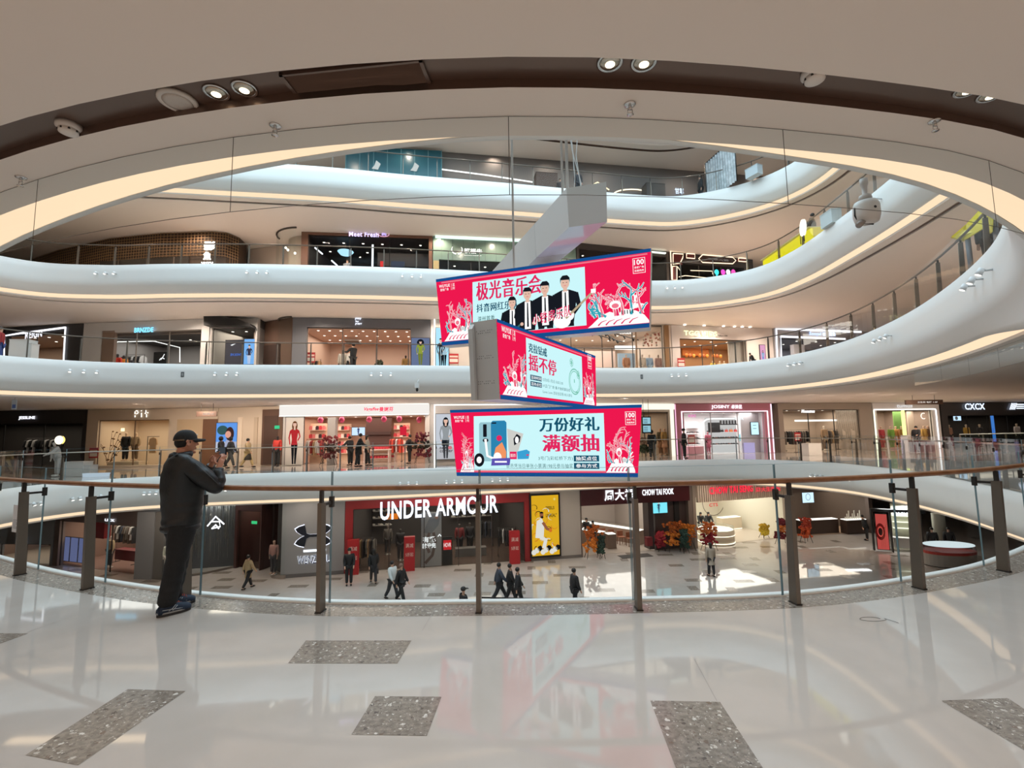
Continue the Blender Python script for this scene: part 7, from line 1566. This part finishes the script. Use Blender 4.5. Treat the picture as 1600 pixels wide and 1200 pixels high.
# lit poster frame and bright shop behind the screens
f = Fr(3, (673, 27.5), (735, 27.9)); f.root = r = f.thing('poster_wall', 'pale wall with a white lit frame round a poster left of the middle screen', 'wall panel', 0, 0); mb = MB(); mb.box(0, f.W, 0, .4, 0, HH[3], C(206, 198, 190)); mb.make('panel', r)
mb = MB()
for a, b in (((678, 498), (680, 573)), ((678, 496), (734, 498.5))): f.box(mb, a, b, -.1, 0, E(255, 254, 250, 2), 0)
mb.make('light_frame', r); poster(f, 'lit poster of two dark dressed people on pale blue left of the middle screen', (681, 512), (701, 572), -.07, lambda m, w, h: (art_person(INK, INK, SKIN, INK, .38, .75, False)(m, w, h), art_person(E(170, 200, 216, .9), INK, SKIN, INK, .66, .66)(m, w, h)), E(170, 220, 240, 1.05)); stand_sign(f, 'red notice stand behind the rail left of the middle screen', 709, 553, 575, -.3, .55)
f = shop('bright shopfront with black ceiling tracks right of the middle screen', 3, (735, 27.9), (1049, 29.9), C(206, 196, 186), (740, 1036, 505), (224, 208, 196), (190, 176, 164), (206, 190, 176), depth=7, power=330, col=(255, 244, 230), bulbs=(10, 3), glass=True)
mb = MB()
for a, b in (((905, 528), (990, 512)), ((930, 522), (985, 528)), ((940, 545), (1030, 515))):
    xa, za = f.L(*a, 2.5); xb, zb = f.L(*b, 2.5); mb.tube([(xa, 1.2, f.cz - .12), (xb, 4.6, f.cz - .12)], .035, BLACK, 6)
    for k in range(4): t = .15 + .23 * k; mb.cyl((xa + (xb - xa) * t, 1.2 + 3.4 * t, f.cz - .12), (xa + (xb - xa) * t + .1, 1.2 + 3.4 * t, f.cz - .32), .05, BLACK)
mb.make('ceiling_tracks', f.root)
for a, b, l in ((994, 997, 'wood_column'), (1038, 1048, 'wood_column')): panel(f, l, (a, 508), (b, 576), -.15, .1, C(140, 106, 70))
panel(f, 'white_cove', (962, 540), (1010, 546), 4.2, 4.4, E(255, 250, 244, 1.5)); panel(f, 'picture_wall', (966, 552), (992, 574), 4.4, 4.6, C(150, 176, 200)); sign(f, 'LOUDI', (974, 515), (992, 519), E(255, 255, 250, 1.6), .6, .03)
rn = random.Random(9)
mb = MB()
for i in range(40): x, z = f.L(1003 + rn.random() * 28, 520 + rn.random() * 22, 1.0); mb.c2(x, z, .07, C(*rn.choice(((226, 170, 150), (220, 200, 180), (200, 120, 110), (240, 226, 214)))), .9 - i * .002, n=8)
o = mb.make('flower_decoration', f.root)
for i, px in enumerate((978, 1003, 1014, 1028)): mannequin(f, ('mannequin in floral beige between the wood columns, leftmost', 'mannequin in pale dress between the wood columns', 'mannequin in sky blue between the wood columns', 'mannequin in blush pink beside the right wood column')[i], px, 552, 1.0, 1.65, ((206, 150, 120), (226, 210, 196), (170, 196, 226), (226, 190, 184))[i], ((190, 140, 110), (214, 200, 190), (180, 200, 220), (214, 180, 176))[i], (220, 200, 186), skirt=((190, 140, 110), (214, 200, 190), (180, 200, 220), (214, 180, 176))[i])
panel(f, 'pink_rear_display', (900, 548), (962, 574), 5.5, 5.6, C(226, 200, 190))
# kids shop
KW = mat('white_kids_wall', (222, 214, 210), .5)
f = shop('white kids clothes shopfront with pale yellow letters', 3, (1049, 29.9), (1208, 31.5), KW, (1062, 1166, 530), (176, 140, 110), (190, 170, 150), (170, 140, 114), depth=4, power=130, col=(255, 226, 190), bulbs=(4, 2), glass=True)
sign(f, 'TGG.KIDS', (1067, 517), (1119, 526), E(250, 246, 190, 1.8), -.12, .06); sign(f, 'fashion kids', (1120, 523.5), (1135, 526), C(60, 60, 60), -.1, .02, 'small_lettering')
mb = MB()
for px in (1066, 1096, 1126, 1143, 1155, 1167): x, z = f.L(px, 513); mb.cyl((x, -.3, HH[3] - .02), (x, -.3, HH[3] - .06), .09, BULB)
mb.make('front_lamps', f.root)
panel(f, 'corrugated_white_wall', (1137, 532), (1166, 575), .5, .55, C(206, 200, 196)); mb = MB()
for i in range(22): x = f.x(1137 + i * 1.32, .5); mb.box(x - .02, x + .02, .46, .5, .02, f.zt, C(190, 184, 180))
mb.make('wall_ribs', f.root); panel(f, 'orange_rear_display', (1066, 540), (1108, 556), 3.6, 3.7, C(200, 120, 60))
for i, (px, j) in enumerate(((1113, (226, 200, 90)), (1124, (200, 170, 120)), (1131, (226, 214, 180)), (1150, (170, 176, 190)), (1158, (120, 120, 130)))): mannequin(f, ('small mannequin in yellow in the kids shop window', 'small mannequin in tan in the kids shop window', 'small mannequin in cream in the kids shop window', 'small grey mannequin in the kids shop window', 'small dark grey mannequin in the kids shop window')[i], px, 558, .36, 1.2, j, j, (210, 190, 170))
rn = random.Random(14)
for i in range(9): 
    mb = MB(); mb.ball((0, 0, 0), (.11, .11, .14), C(*((214, 130, 60), (190, 110, 70), (226, 160, 80))[i % 3]), 8, 6); mb.tube([(0, 0, .13), (0, 0, .3 + .3 * rn.random())], .006, C(120, 90, 60), 4); o = mb.make('hanging_lantern', None); x, z = f.L(1072 + i * 7, 538 + rn.random() * 8, 2.5); o.location = f.Wp(x, 2.5 + .1 * (i % 3), min(z, f.cz - .7)); tag(o, 'small orange lantern hanging in the kids shop', 'lantern', 'lanterns in the kids shop')
stand_sign(f, 'red and white notice stand at the left of the kids shop window', 1064, 560, 575, -.3, .5); poster(f, 'tall pink figure poster at the right of the kids shop', (1187, 539), (1197, 566), -.06, art_person(E(150, 190, 226, .9), E(120, 160, 226, .9), SKIN, E(90, 60, 110, .9), .5, .7), E(236, 170, 206, .9))
# neon outlined shop to the right
f = shop('white neon outlined shopfront with blue white sign at the right of the first balcony', 3, (1210, 31.4), (1420, 34), C(170, 168, 172), (1218, 1400, 531), (160, 156, 160), (150, 146, 146), (150, 148, 150), depth=4, power=90, bulbs=(6, 2), glass=True, col=(240, 244, 255))
mb = MB()
for pl in ([(1214, 572), (1212, 514), (1236, 515)], [(1236, 515), (1345, 519)], [(1220, 560), (1219, 526), (1320, 530)]): strip(f, mb, pl, .12, WN)
mb.make('neon_outline', f.root); sign(f, 'Songel', (1262, 519), (1281, 526), E(150, 190, 255, 2), -.1, .05, shear=.1); sign(f, '松果童装', (1283, 519), (1304, 526), E(200, 220, 255, 2), -.1, .05)
mannequin(f, 'dark mannequin at the left of the neon outlined shop', 1223, 535, .8, 1.7, (90, 86, 96), (110, 106, 116), (120, 110, 110)); fbox(f, 'white_panel_stand', 'white panel stand behind the rail of the neon outlined shop', 'stand', (1240, 538), (1259, 566), -.6, -.3, C(206, 210, 220), z0=.003)
# yellow folded ribbon sign at the right bend
pr = [(1486, 370, 11.0), (1510, 350, 10.7), (1534, 324, 10.3), (1537, 356, 10.2), (1506, 376, 10.8)]
q = [aty(a, b, c) for a, b, c in pr]; o0 = q[0]; YEL = mat('yellow_acrylic', (226, 206, 70), .35)
r = thing('ribbon_sign', 'yellow folded ribbon shaped sign on two posts at the right balcony bend', 'sign', (o0.x, o0.y, LV[3] + .003)); zb = LV[3] + .003
mb = MB(); vs = [(p.x - o0.x, p.y - o0.y, p.z - zb) for p in q]; vs2 = [(x + .06, y + .08, z) for x, y, z in vs]; mb.add(vs + vs2, [(0, 1, 2, 3, 4), (9, 8, 7, 6, 5)] + [(i, (i + 1) % 5, (i + 1) % 5 + 5, i + 5) for i in range(5)], YEL); mb.make('ribbon', r)
q2 = [aty(*p) for p in ((1540, 327, 9.9), (1553, 330, 9.8), (1551, 362, 9.8), (1546, 364, 9.9))]; mb = MB(); vs = [(p.x - o0.x, p.y - o0.y, p.z - zb) for p in q2]; vs2 = [(x + .06, y + .08, z) for x, y, z in vs]; mb.add(vs + vs2, [(0, 1, 2, 3), (7, 6, 5, 4)] + [(i, (i + 1) % 4, (i + 1) % 4 + 4, i + 4) for i in range(4)], YEL); mb.make('ribbon_end', r)
for p in (q[1], q2[1]): mb = MB(); mb.cyl((p.x - o0.x + .05, p.y - o0.y + .06, 0), (p.x - o0.x + .05, p.y - o0.y + .06, p.z - zb - .1), .05, C(120, 124, 130)); mb.make('post', r)

# ---------------------------------------------------------------- second balcony up
BASK = mat('basket_weave', (150, 116, 78), .7)
def basket():
    m = noisy('bronze_lattice_panel', (112, 84, 56), (140, 108, 72), 3, .7); return m
pts = [aty(px, 385, Y) for px, Y in ((28, 30.5), (90, 28.2), (170, 26.6), (250, 26.0), (330, 25.9), (352, 26.1), (372, 26.8), (384, 27.8))]; sp_ = []
for i in range(len(pts) - 1):
    for t in range(5): sp_.append(pts[i].lerp(pts[i + 1], t / 5))
sp_.append(pts[-1]); o0 = sp_[0]; r = thing('lattice_shopfront', 'curved golden lattice shopfront with white vertical characters', 'shopfront', (o0.x, o0.y, LV[4])); L = [(p.x - o0.x, p.y - o0.y) for p in sp_]; n = len(L); Ht = HH[4]
mb = MB(); mb.add([(x, y + .12, 0.01) for x, y in L] + [(x, y + .12, Ht) for x, y in L], [(i, i + 1, n + i + 1, n + i) for i in range(n - 1)], C(64, 48, 36)); mb.make('inner_wall', r)
mb = MB()
for k in range(9): mb.tube([(x, y, 2.0 + k * .165) for x, y in L], .016, BASK, 4)
mb.make('lattice_bars', r); mb = MB(); acc = 0; 
for i in range(n - 1):
    d = math.hypot(L[i + 1][0] - L[i][0], L[i + 1][1] - L[i][1]); kk = max(1, int(d / .17))
    for j in range(kk): t = j / kk; x = L[i][0] + (L[i + 1][0] - L[i][0]) * t; y = L[i][1] + (L[i + 1][1] - L[i][1]) * t; mb.tube([(x, y, .02 if i > 26 or 7 < i < 11 else 1.95), (x, y, Ht - .03)], .014, BASK, 4)
mb.make('lattice_rods', r)
mb = MB(); f = Fr(4, (300, 25.85), (350, 25.9))
def wsg(t, p0, p1, **k): x0, z1 = f.L(*p0); x1, z0 = f.L(*p1); a = f.Wp(0, -.08) - V((o0.x, o0.y, LV[4])); sub = MB(); sub.text(t, x0, x1, z0, z1, E(255, 250, 240, 2.2), 0, .05, .04, **k); M = Matrix.Translation(a) @ Matrix.Rotation(f.rz, 4, 'Z'); mb.add([tuple(M @ Vector(v)) for v in sub.v], sub.f, sub.mats[0])
wsg('影', (320, 378), (338, 392)); wsg('魚', (319, 394), (331, 407)); wsg('UNYU', (316, 410), (334, 412.5)); mb.make('sign', r)
f2 = Fr(4, (150, 26.5), (300, 25.9)); mb = MB(); mb.box(.3, f2.W - .2, .02, .1, 0.02, 1.95, C(54, 48, 44, .3)); o = mb.make('dark_glazing', None, f2.A - V((o0.x, o0.y, LV[4]))); o.rotation_euler = (0, 0, f2.rz); o.parent = r
for px in (186, 230, 272): x, z = f2.L(px, 400); mb = MB(); mb.box(x - .03, x + .03, -.02, .04, 0.02, 1.95, C(96, 84, 76)); o = mb.make('mullion', None, f2.A - V((o0.x, o0.y, LV[4]))); o.rotation_euler = (0, 0, f2.rz); o.parent = r
area('shop_light', f2.Wp(f2.W * .5, -1.2, 3.1), 8, .6, 40, (255, 224, 180))
corner_glass(4, 436, 470, 26.2, 'rounded glass corner window with small lamps left of the dessert shop')
f = Fr(4, (384, 28), (440, 27.4)); f.root = r = f.thing('recess_wall', 'beige recessed wall between the lattice shopfront and the rounded window', 'wall panel', 0, 0); mb = MB(); mb.box(-.3, f.W + .3, .6, 1, 0, HH[4], C(196, 180, 166)); mb.make('panel', r)
f = shop('brown framed dark dessert shopfront with violet white script sign', 4, (470, 26.2), (676, 27.1), mat('walnut_frame', (112, 78, 60), .5), (481, 670, 369), (44, 40, 44), (60, 54, 52), (40, 36, 38), depth=4.5, power=30, bulbs=(6, 2), glass=True, frame=BLACK)
sign(f, 'Meet Fresh', (546, 363), (592, 372), E(214, 200, 255, 2.4), -.12, .05); sign(f, '鲜芋仙', (597, 365), (604, 370), E(200, 180, 255, 1.6), -.12, .03)
mb = MB(); x, z = f.L(600, 367); mb.s2([(x + .3 * math.cos(t), z + .15 * math.sin(t)) for t in [2 * PI * i / 20 for i in range(21)]], .03, E(226, 170, 200, 1.5), -.1); mb.make('sign_ring', f.root)
panel(f, 'white_light_tube', (581, 382), (583, 416), .5, .56, E(245, 246, 255, 3)); panel(f, 'grey_counter_wall', (590, 388), (670, 417), 2.5, 2.6, C(90, 84, 84)); panel(f, 'blue_board', (611, 408), (632, 417), 2.3, 2.4, C(70, 84, 120)); panel(f, 'red_box_sign', (594, 408), (600, 416), 2.2, 2.3, E(214, 50, 46, 1))
mb = MB(); x, z = f.L(540, 395, 1.0); r = f.thing('bowl_lamp', 'pale blue lit bowl shaped lamp hanging in the dessert shop', 'lamp', x, 1.0, z); mb.lathe([(0, -.18), (.3, -.12), (.46, .06), (.44, .08)], (0, 0, 0), E(170, 216, 240, 1.2), 20); mb.make('bowl', r); mb = MB(); mb.cyl((0, 0, .0), (0, 0, f.cz - z), .015, DSTEEL); mb.make('stem', r)
for i, (a, b) in enumerate((((492, 387), (504, 397)), ((518, 407), (527, 415)))): mb = MB(); A_, B_ = f.L(*a, .7), f.L(*b, .7); mb.tube([(A_[0], .7, A_[1]), (B_[0], .7, B_[1])], .045, E(245, 246, 255, 2.5), 6); o = mb.make('light_tube', None, f.A); o.rotation_euler = (0, 0, f.rz); tag(o, ('slanted white light tube at the upper left of the dessert shop', 'slanted white light tube at the lower left of the dessert shop')[i], 'light')
f = shop('green glass fronted shopfront with white lit characters', 4, (676, 27.1), (900, 28.4), mat('green_glass_panel', (112, 134, 122), .2), (686, 880, 409), (70, 66, 60), (80, 74, 70), (60, 56, 54), depth=3, power=16, bulbs=(4, 1), glass=True)
mb = MB()
for i in range(12): x = f.x(690 + i * 17); mb.box(x - .012, x + .012, -.02, .0, f.zt, HH[4] - .15, C(80, 100, 92))
mb.make('panel_joints', f.root); panel(f, 'top_light', (680, 371), (880, 373), -.12, 0, E(226, 250, 236, 1.2)); sign(f, '祺福牛', (725, 389), (753, 398), E(252, 250, 244, 2.2), -.12, .05); sign(f, 'QIFUNIU HOTPOT', (725, 399.5), (752, 401.5), E(252, 250, 244, 1.4), -.12, .03, 'small_lettering')
mb = MB()
for s in (-1, 1): cx, cz_ = f.L(714, 394); mb.s2([(cx + s * (.05 + .26 * math.sin(t)), cz_ - .14 + .28 * (1 - math.cos(t)) * .9) for t in [2.3 * i / 10 for i in range(11)]], .08, E(252, 250, 244, 2.2), -.1, .03)
mb.make('horn_emblem', f.root); panel(f, 'yellow_jamb', (677, 407), (686, 420), -.05, .1, C(176, 156, 110))
f = shop('dark ceiling shopfront behind the box beam with a lit lintel', 4, (900, 28.4), (1044, 30.2), C(70, 62, 58), (905, 1040, 395), (70, 64, 60), (80, 74, 70), (60, 56, 54), depth=3, power=24, bulbs=(4, 1)); panel(f, 'lit_lintel', (1018, 392), (1041, 396), -.15, 0, E(226, 236, 220, 1.4))
REDB = C(96, 30, 30); NEO = E(255, 226, 190, 2.4)
f = shop('black and red shopfront outlined in warm neon fretwork', 4, (1044, 30.2), (1175, 31.9), C(46, 40, 38), (1056, 1160, 414), (36, 32, 32), (60, 50, 46), (36, 34, 32), depth=3, power=14, bulbs=None)
mb = MB()
def fr(pts): strip(f, mb, pts + [pts[0]], .07, NEO, -.12)
panel(f, 'red_panels', (1050, 397), (1066, 414), -.08, -.02, REDB); panel(f, 'red_panel_upper', (1071, 397), (1084, 405), -.08, -.02, REDB); panel(f, 'red_panel_right', (1092, 399), (1146, 413), -.08, -.02, C(60, 40, 38)); panel(f, 'red_pillar', (1048, 416), (1056, 438), -.08, -.02, REDB); panel(f, 'red_panel_end', (1152, 404), (1165, 410), -.08, -.02, REDB)
for q in ([(1046, 393), (1164, 401), (1166, 437)], ): strip(f, mb, q, .08, NEO, -.12)
strip(f, mb, [(1046, 393), (1048, 438)], .08, NEO, -.12)
fr([(1050, 397), (1066, 398), (1065, 404), (1061, 412), (1050, 414)]); fr([(1071, 397), (1084, 398), (1084, 405), (1071, 404)]); fr([(1096, 399), (1143, 403), (1148, 408), (1143, 413), (1096, 411), (1090, 405)]); fr([(1152, 404), (1166, 405), (1166, 410), (1152, 409)]); fr([(1049, 417), (1056, 417), (1056, 438), (1049, 438)])
for q in ([(1078, 423), (1112, 424), (1113, 429)], [(1060, 433), (1070, 431), (1108, 435)], [(1058, 417), (1062, 423)]): strip(f, mb, q, .05, NEO, -.05)
mb.make('neon_fretwork', f.root); sign(f, '老巷火锅', (1103, 404), (1136, 410), E(120, 110, 104, .8), -.16, .04)
for i, (px, c) in enumerate(((1120, (70, 210, 220)), (1130, (226, 80, 190)), (1138, (240, 240, 244)), (1146, (226, 80, 170)))): mb = MB(); x, z = f.L(px, 428, -.6); mb.ball((0, 0, .12), (.17, .03, .19), E(*c, 1.4), 10, 8); mb.box(-.05, .05, -.03, .03, -.22, -.05, E(*c, 1.2)); o = mb.make('neon_figure', None, f.Wp(x, -.6, z)); o.rotation_euler = (0, 0, f.rz); tag(o, ('round turquoise neon figure under the red fretwork', 'magenta neon figure beside the turquoise one', 'white neon figure between two magenta ones', 'magenta neon figure at the right of the white one')[i], 'neon sign'); 
# yellow lit stall
fk = Fr(4, (1165, 24.6), (1240, 20.4)); fk.root = r = fk.thing('yellow_stall', 'bright yellow lit stall behind the railing at the right bend', 'stall', -.3, 1.0, .003)
mb = MB(); mb.box(0, fk.W, .1, .9, 0, .78, C(226, 206, 40)); mb.make('body', r); mb = MB(); mb.box(.02, fk.W - .02, .0, .1, .05, .74, E(236, 226, 40, .95)); mb.make('lit_front', r); mb = MB(); mb.tube([(fk.W * .82, -.02, .3), (fk.W * .82, -.02, .7)], .02, C(90, 80, 20), 5); mb.box(0, fk.W, -.1, .95, .78, .82, C(206, 196, 150)); mb.make('trim', r)
x = fk.W - .05; mb = MB(); mb.lathe([(.0, .0), (.36, .0), (.36, .1), (0, .1)], (0, 0, 0), E(250, 246, 230, 1.5), 20); o = mb.make('round_sign', None); o.rotation_euler = (PI / 2, 0, fk.rz - .3); o.location = fk.Wp(x + .1, .5, .62); tag(o, 'round white lit sign at the end of the yellow stall', 'sign'); mb = MB(); mb.cyl((0, 0, 0), (0, 0, .27), .03, DSTEEL); o = mb.make('sign_pole', None, fk.Wp(x + .1, .45, .003)); tag(o, 'thin pole carrying the round white lit sign', 'pole')
fbox(Fr(4, (1279, 18.6), (1306, 17.6)), 'white_planter', 'white rounded planter box behind the rail right of the man raising a phone', 'planter', (1281, 338), (1302, 366), .5, .9, C(196, 206, 206), z0=.003)

# ---------------------------------------------------------------- top balcony
f = Fr(5, (540, 25.6), (690, 26.2)); f.root = r = f.thing('teal_shopfront', 'teal glass shopfront with white bird shapes on the top balcony', 'shopfront', 0, 0); mb = MB(); mb.box(0, f.W, .0, .2, 0, 3.2, mat('teal_panel', (34, 92, 106), .25)); mb.make('panel', r); mb = MB()
for i in range(8): x = f.W * i / 7; mb.box(x - .02, x + .02, -.03, 0, 0, 3.2, C(90, 140, 150)); 
mb.make('mullions', r); mb = MB()
for px, py in ((588, 259), (648, 262)): x, z = f.L(px, py); mb.p2([(x - .25, z - .2), (x + .1, z - .25), (x + .25, z + .1), (x, z + .3), (x - .1, z)], E(220, 226, 226, .8), -.04)
mb.make('bird_shapes', r)
f = Fr(5, (690, 26.6), (1200, 30)); f.root = r = f.thing('rear_wall', 'grey brown rear wall of the top balcony', 'wall panel', 0, 0); mb = MB(); mb.box(0, f.W, .0, .3, 0, 3.38, C(116, 108, 104)); mb.make('panel', r); panel(f, 'long_white_light', (690, 263), (830, 286), -.1, -.06, E(250, 250, 250, 1.2)) if False else None
mb = MB(); strip(f, mb, [(690, 266), (760, 275), (833, 286)], .09, E(250, 250, 250, 1.8), -.1); strip(f, mb, [(916, 295), (933, 286), (951, 298)], .08, E(255, 236, 190, 2), -.1); mb.s2([f.L(972 + 28 * math.cos(t) + 14, 305 - 8 * math.sin(t)) for t in [PI * i / 10 for i in range(11)]], .08, E(255, 240, 210, 2), -.1); mb.make('light_lines', r)
sign(f, '甘草', (1053, 295), (1067, 305), E(214, 230, 255, 2), -.12, .06)
fbox(f, 'dark_booth', 'dark stepped booth behind the top railing, right', 'booth', (1010, 285), (1040, 306), -.9, -.2, C(70, 64, 60), z0=.003); fbox(f, 'brown_booth', 'dark brown booth behind the top railing left of the thick rods', 'booth', (838, 268), (872, 300), -.9, -.2, C(84, 66, 58), z0=.003)
A_, B_ = aty(1112, 280, 25.9), aty(1163, 270, 23.4); d = V((B_.x - A_.x, B_.y - A_.y, 0)); r = thing('silver_curtain', 'silver translucent curtain hanging at the right of the top balcony', 'curtain', (A_.x, A_.y + .8, LV[5] + .003), math.atan2(d.y, d.x)); mb = MB(); n = 60
mb.add([(d.length * i / n, .05 * math.sin(i * 1.3), .05) for i in range(n + 1)] + [(d.length * i / n, .05 * math.sin(i * 1.3), 2.4) for i in range(n + 1)], [(i, i + 1, n + 2 + i, n + 1 + i) for i in range(n)], noisy('silver_fabric', (150, 156, 160), (206, 210, 212), 4, .3), True); mb.make('cloth', r); mb = MB(); mb.tube([(0, 0, 2.42), (d.length, 0, 2.42)], .03, DSTEEL, 6); mb.tube([(0, 0, 0), (0, 0, 2.42)], .03, DSTEEL, 6); mb.tube([(d.length, 0, 0), (d.length, 0, 2.42)], .03, DSTEEL, 6); mb.make('frame', r)
fbox(Fr(5, (1166, 23.2), (1185, 22.6)), 'white_planter', 'white block planter right of the silver curtain on the top balcony', 'planter', (1164, 266), (1185, 285), .7, 1.1, C(196, 206, 210), z0=.003)
# ================================================================ NEAR GLASS NOTICE, LIGHT, CAMERA
P_, N_ = OUTL[2], NRM[2]
best = min(range(len(P_)), key=lambda i: abs(proj((P_[i].x + N_[i].x * .13, P_[i].y + N_[i].y * .13, .6))[0] - 18) + (1e6 if P_[i].y > 10 else 0))
p, q = P_[best], N_[best]; t = V((-q.y, q.x, 0)); c = V((p.x + q.x * .128, p.y + q.y * .128, 0)); r = thing('paper_notice', 'white paper notice stuck on the near glass at the left edge', 'notice', (c.x, c.y, .42), math.atan2(q.y, q.x) + PI / 2)
mb = MB(); mb.box(-.115, .115, 0, .002, 0, .36, C(226, 226, 228)); mb.make('sheet', r); mb = MB()
for i in range(7): mb.box(-.09, .07 - .03 * (i % 3), -.001, -.0004, .05 + i * .018, .058 + i * .018, C(150, 150, 156))
mb.make('print', r)
for px, py, l in ((283, 583, 'small dark square plate on the balcony edge below the blue glowing sign'), (1006, 587, 'small dark square plate on the balcony edge right of the middle screen')):
    bi = min((i for i in range(len(OUTL[3])) if OUTL[3][i].y > 15), key=lambda i: abs(proj((OUTL[3][i].x, OUTL[3][i].y, 4.45))[0] - px)); a_, b_ = OUTL[3][bi], NRM[3][bi]
    mb = MB(); mb.box(-.06, .06, -.012, 0, -.11, .11, C(60, 60, 62)); mb.box(-.035, .035, -.014, -.012, -.07, .07, C(150, 150, 150)); o = mb.make('wall_plate', None, (a_.x - b_.x * .004, a_.y - b_.y * .004, 4.45)); o.rotation_euler = (0, 0, math.atan2(b_.y, b_.x) - PI / 2); tag(o, l, 'plate')
p = atz(1362, 968, 0.); mb = MB(); mb.tube([(p.x + .075 * math.cos(a) * (1 + .1 * a), p.y + .045 * math.sin(a), .004) for a in [6.6 * i / 26 for i in range(27)]] + [(p.x + .16, p.y - .09, .004)], .0016, C(60, 56, 54), 5); tag(mb.make('thread'), 'thin dark curled thread lying on the polished floor', 'thread')
# daylight that falls through the roof is set above; added fill lamps for the walkways and storeys follow
area('near_ceiling_bounce_fill', (0, -4.6, SOF[3] - .05), 44, 7.6, 900, (255, 236, 220))  # unseen fill added behind the view; floor bounce lifts the near ceiling
def fill_spot_row(x, y, z, sx, pw, tilt=.45, sy=1.):  # row of added fill spots, no fittings modelled
    n = max(3, round(max(sx, sy) / 1.7)); ux, uy = (sx, 0) if sx > sy else (0, sy); w = min(sx, sy) * .35
    for i in range(n): spot('downlight_and_fill_beam', (x + ux * ((i + .5) / n - .5) + (0 if ux else (w if i % 2 else -w)), y + uy * ((i + .5) / n - .5) + ((w if i % 2 else -w) if ux else 0), z), pw * 2.3 / n, (255, 234, 214), 2.4, .9, .06, (tilt, 0, 0))
for k, pw in ((2, 540), (3, 820), (4, 820), (5, 300)):
    # added spots without fittings, to brighten soffits and shopfronts opposite
    for x, y, sx in ((-14, 25.2, 12), (0, 26.2, 14), (19, 26, 8), (30, 29.5, 14)):
        if k < 3: fill_spot_row(x, y - .6, SOF[k + 1] - .05, sx, pw, .7)
    if k > 2:
        zc = (SOF[k + 1] if k < 5 else 18.1) - .05
        for x, y, sx, sy, q in ((-14, 24.1, 12, 3., 1.), (0, 25.8, 13, 2.4, 1.), (14.5, 28.3, 9, 3., 1.), (18.5, 14, 5, 13, .75), (-26.5, 15, 4, 12, .6)): fill_spot_row(x, y, zc, sx, pw * q, .25, sy)
for x, y, sx in ((-13, 23.9, 13), (0, 25.4, 13), (15.5, 28.4, 12)): fill_spot_row(x, y, SOF[2] - .05, sx, 180)  # added fill over the ground floor
cam = bpy.data.cameras.new('camera'); co = bpy.data.objects.new('camera', cam); COL.objects.link(co); S.camera = co
cam.sensor_fit = 'HORIZONTAL'; cam.sensor_width = 36; cam.lens = F / 1600 * 36; cam.clip_start = .05; cam.clip_end = 300
M = Matrix.Rotation(PI / 2 + TH, 4, 'X') @ Matrix.Rotation(-ROLL, 4, 'Z'); co.matrix_world = Matrix.Translation((0, 0, EYE)) @ M
S.view_settings.view_transform = 'Standard'; S.view_settings.look = 'None'; S.view_settings.gamma = 1; S.view_settings.exposure = 0.1; S.view_settings.use_curve_mapping = False
cy = S.cycles; cy.use_adaptive_sampling = True; cy.adaptive_threshold = .03; cy.max_bounces = 6; cy.diffuse_bounces = 4; cy.glossy_bounces = 4; cy.transmission_bounces = 4; cy.transparent_max_bounces = 24; cy.caustics_reflective = False; cy.caustics_refractive = False; cy.use_denoising = True; cy.sample_clamp_indirect = 6
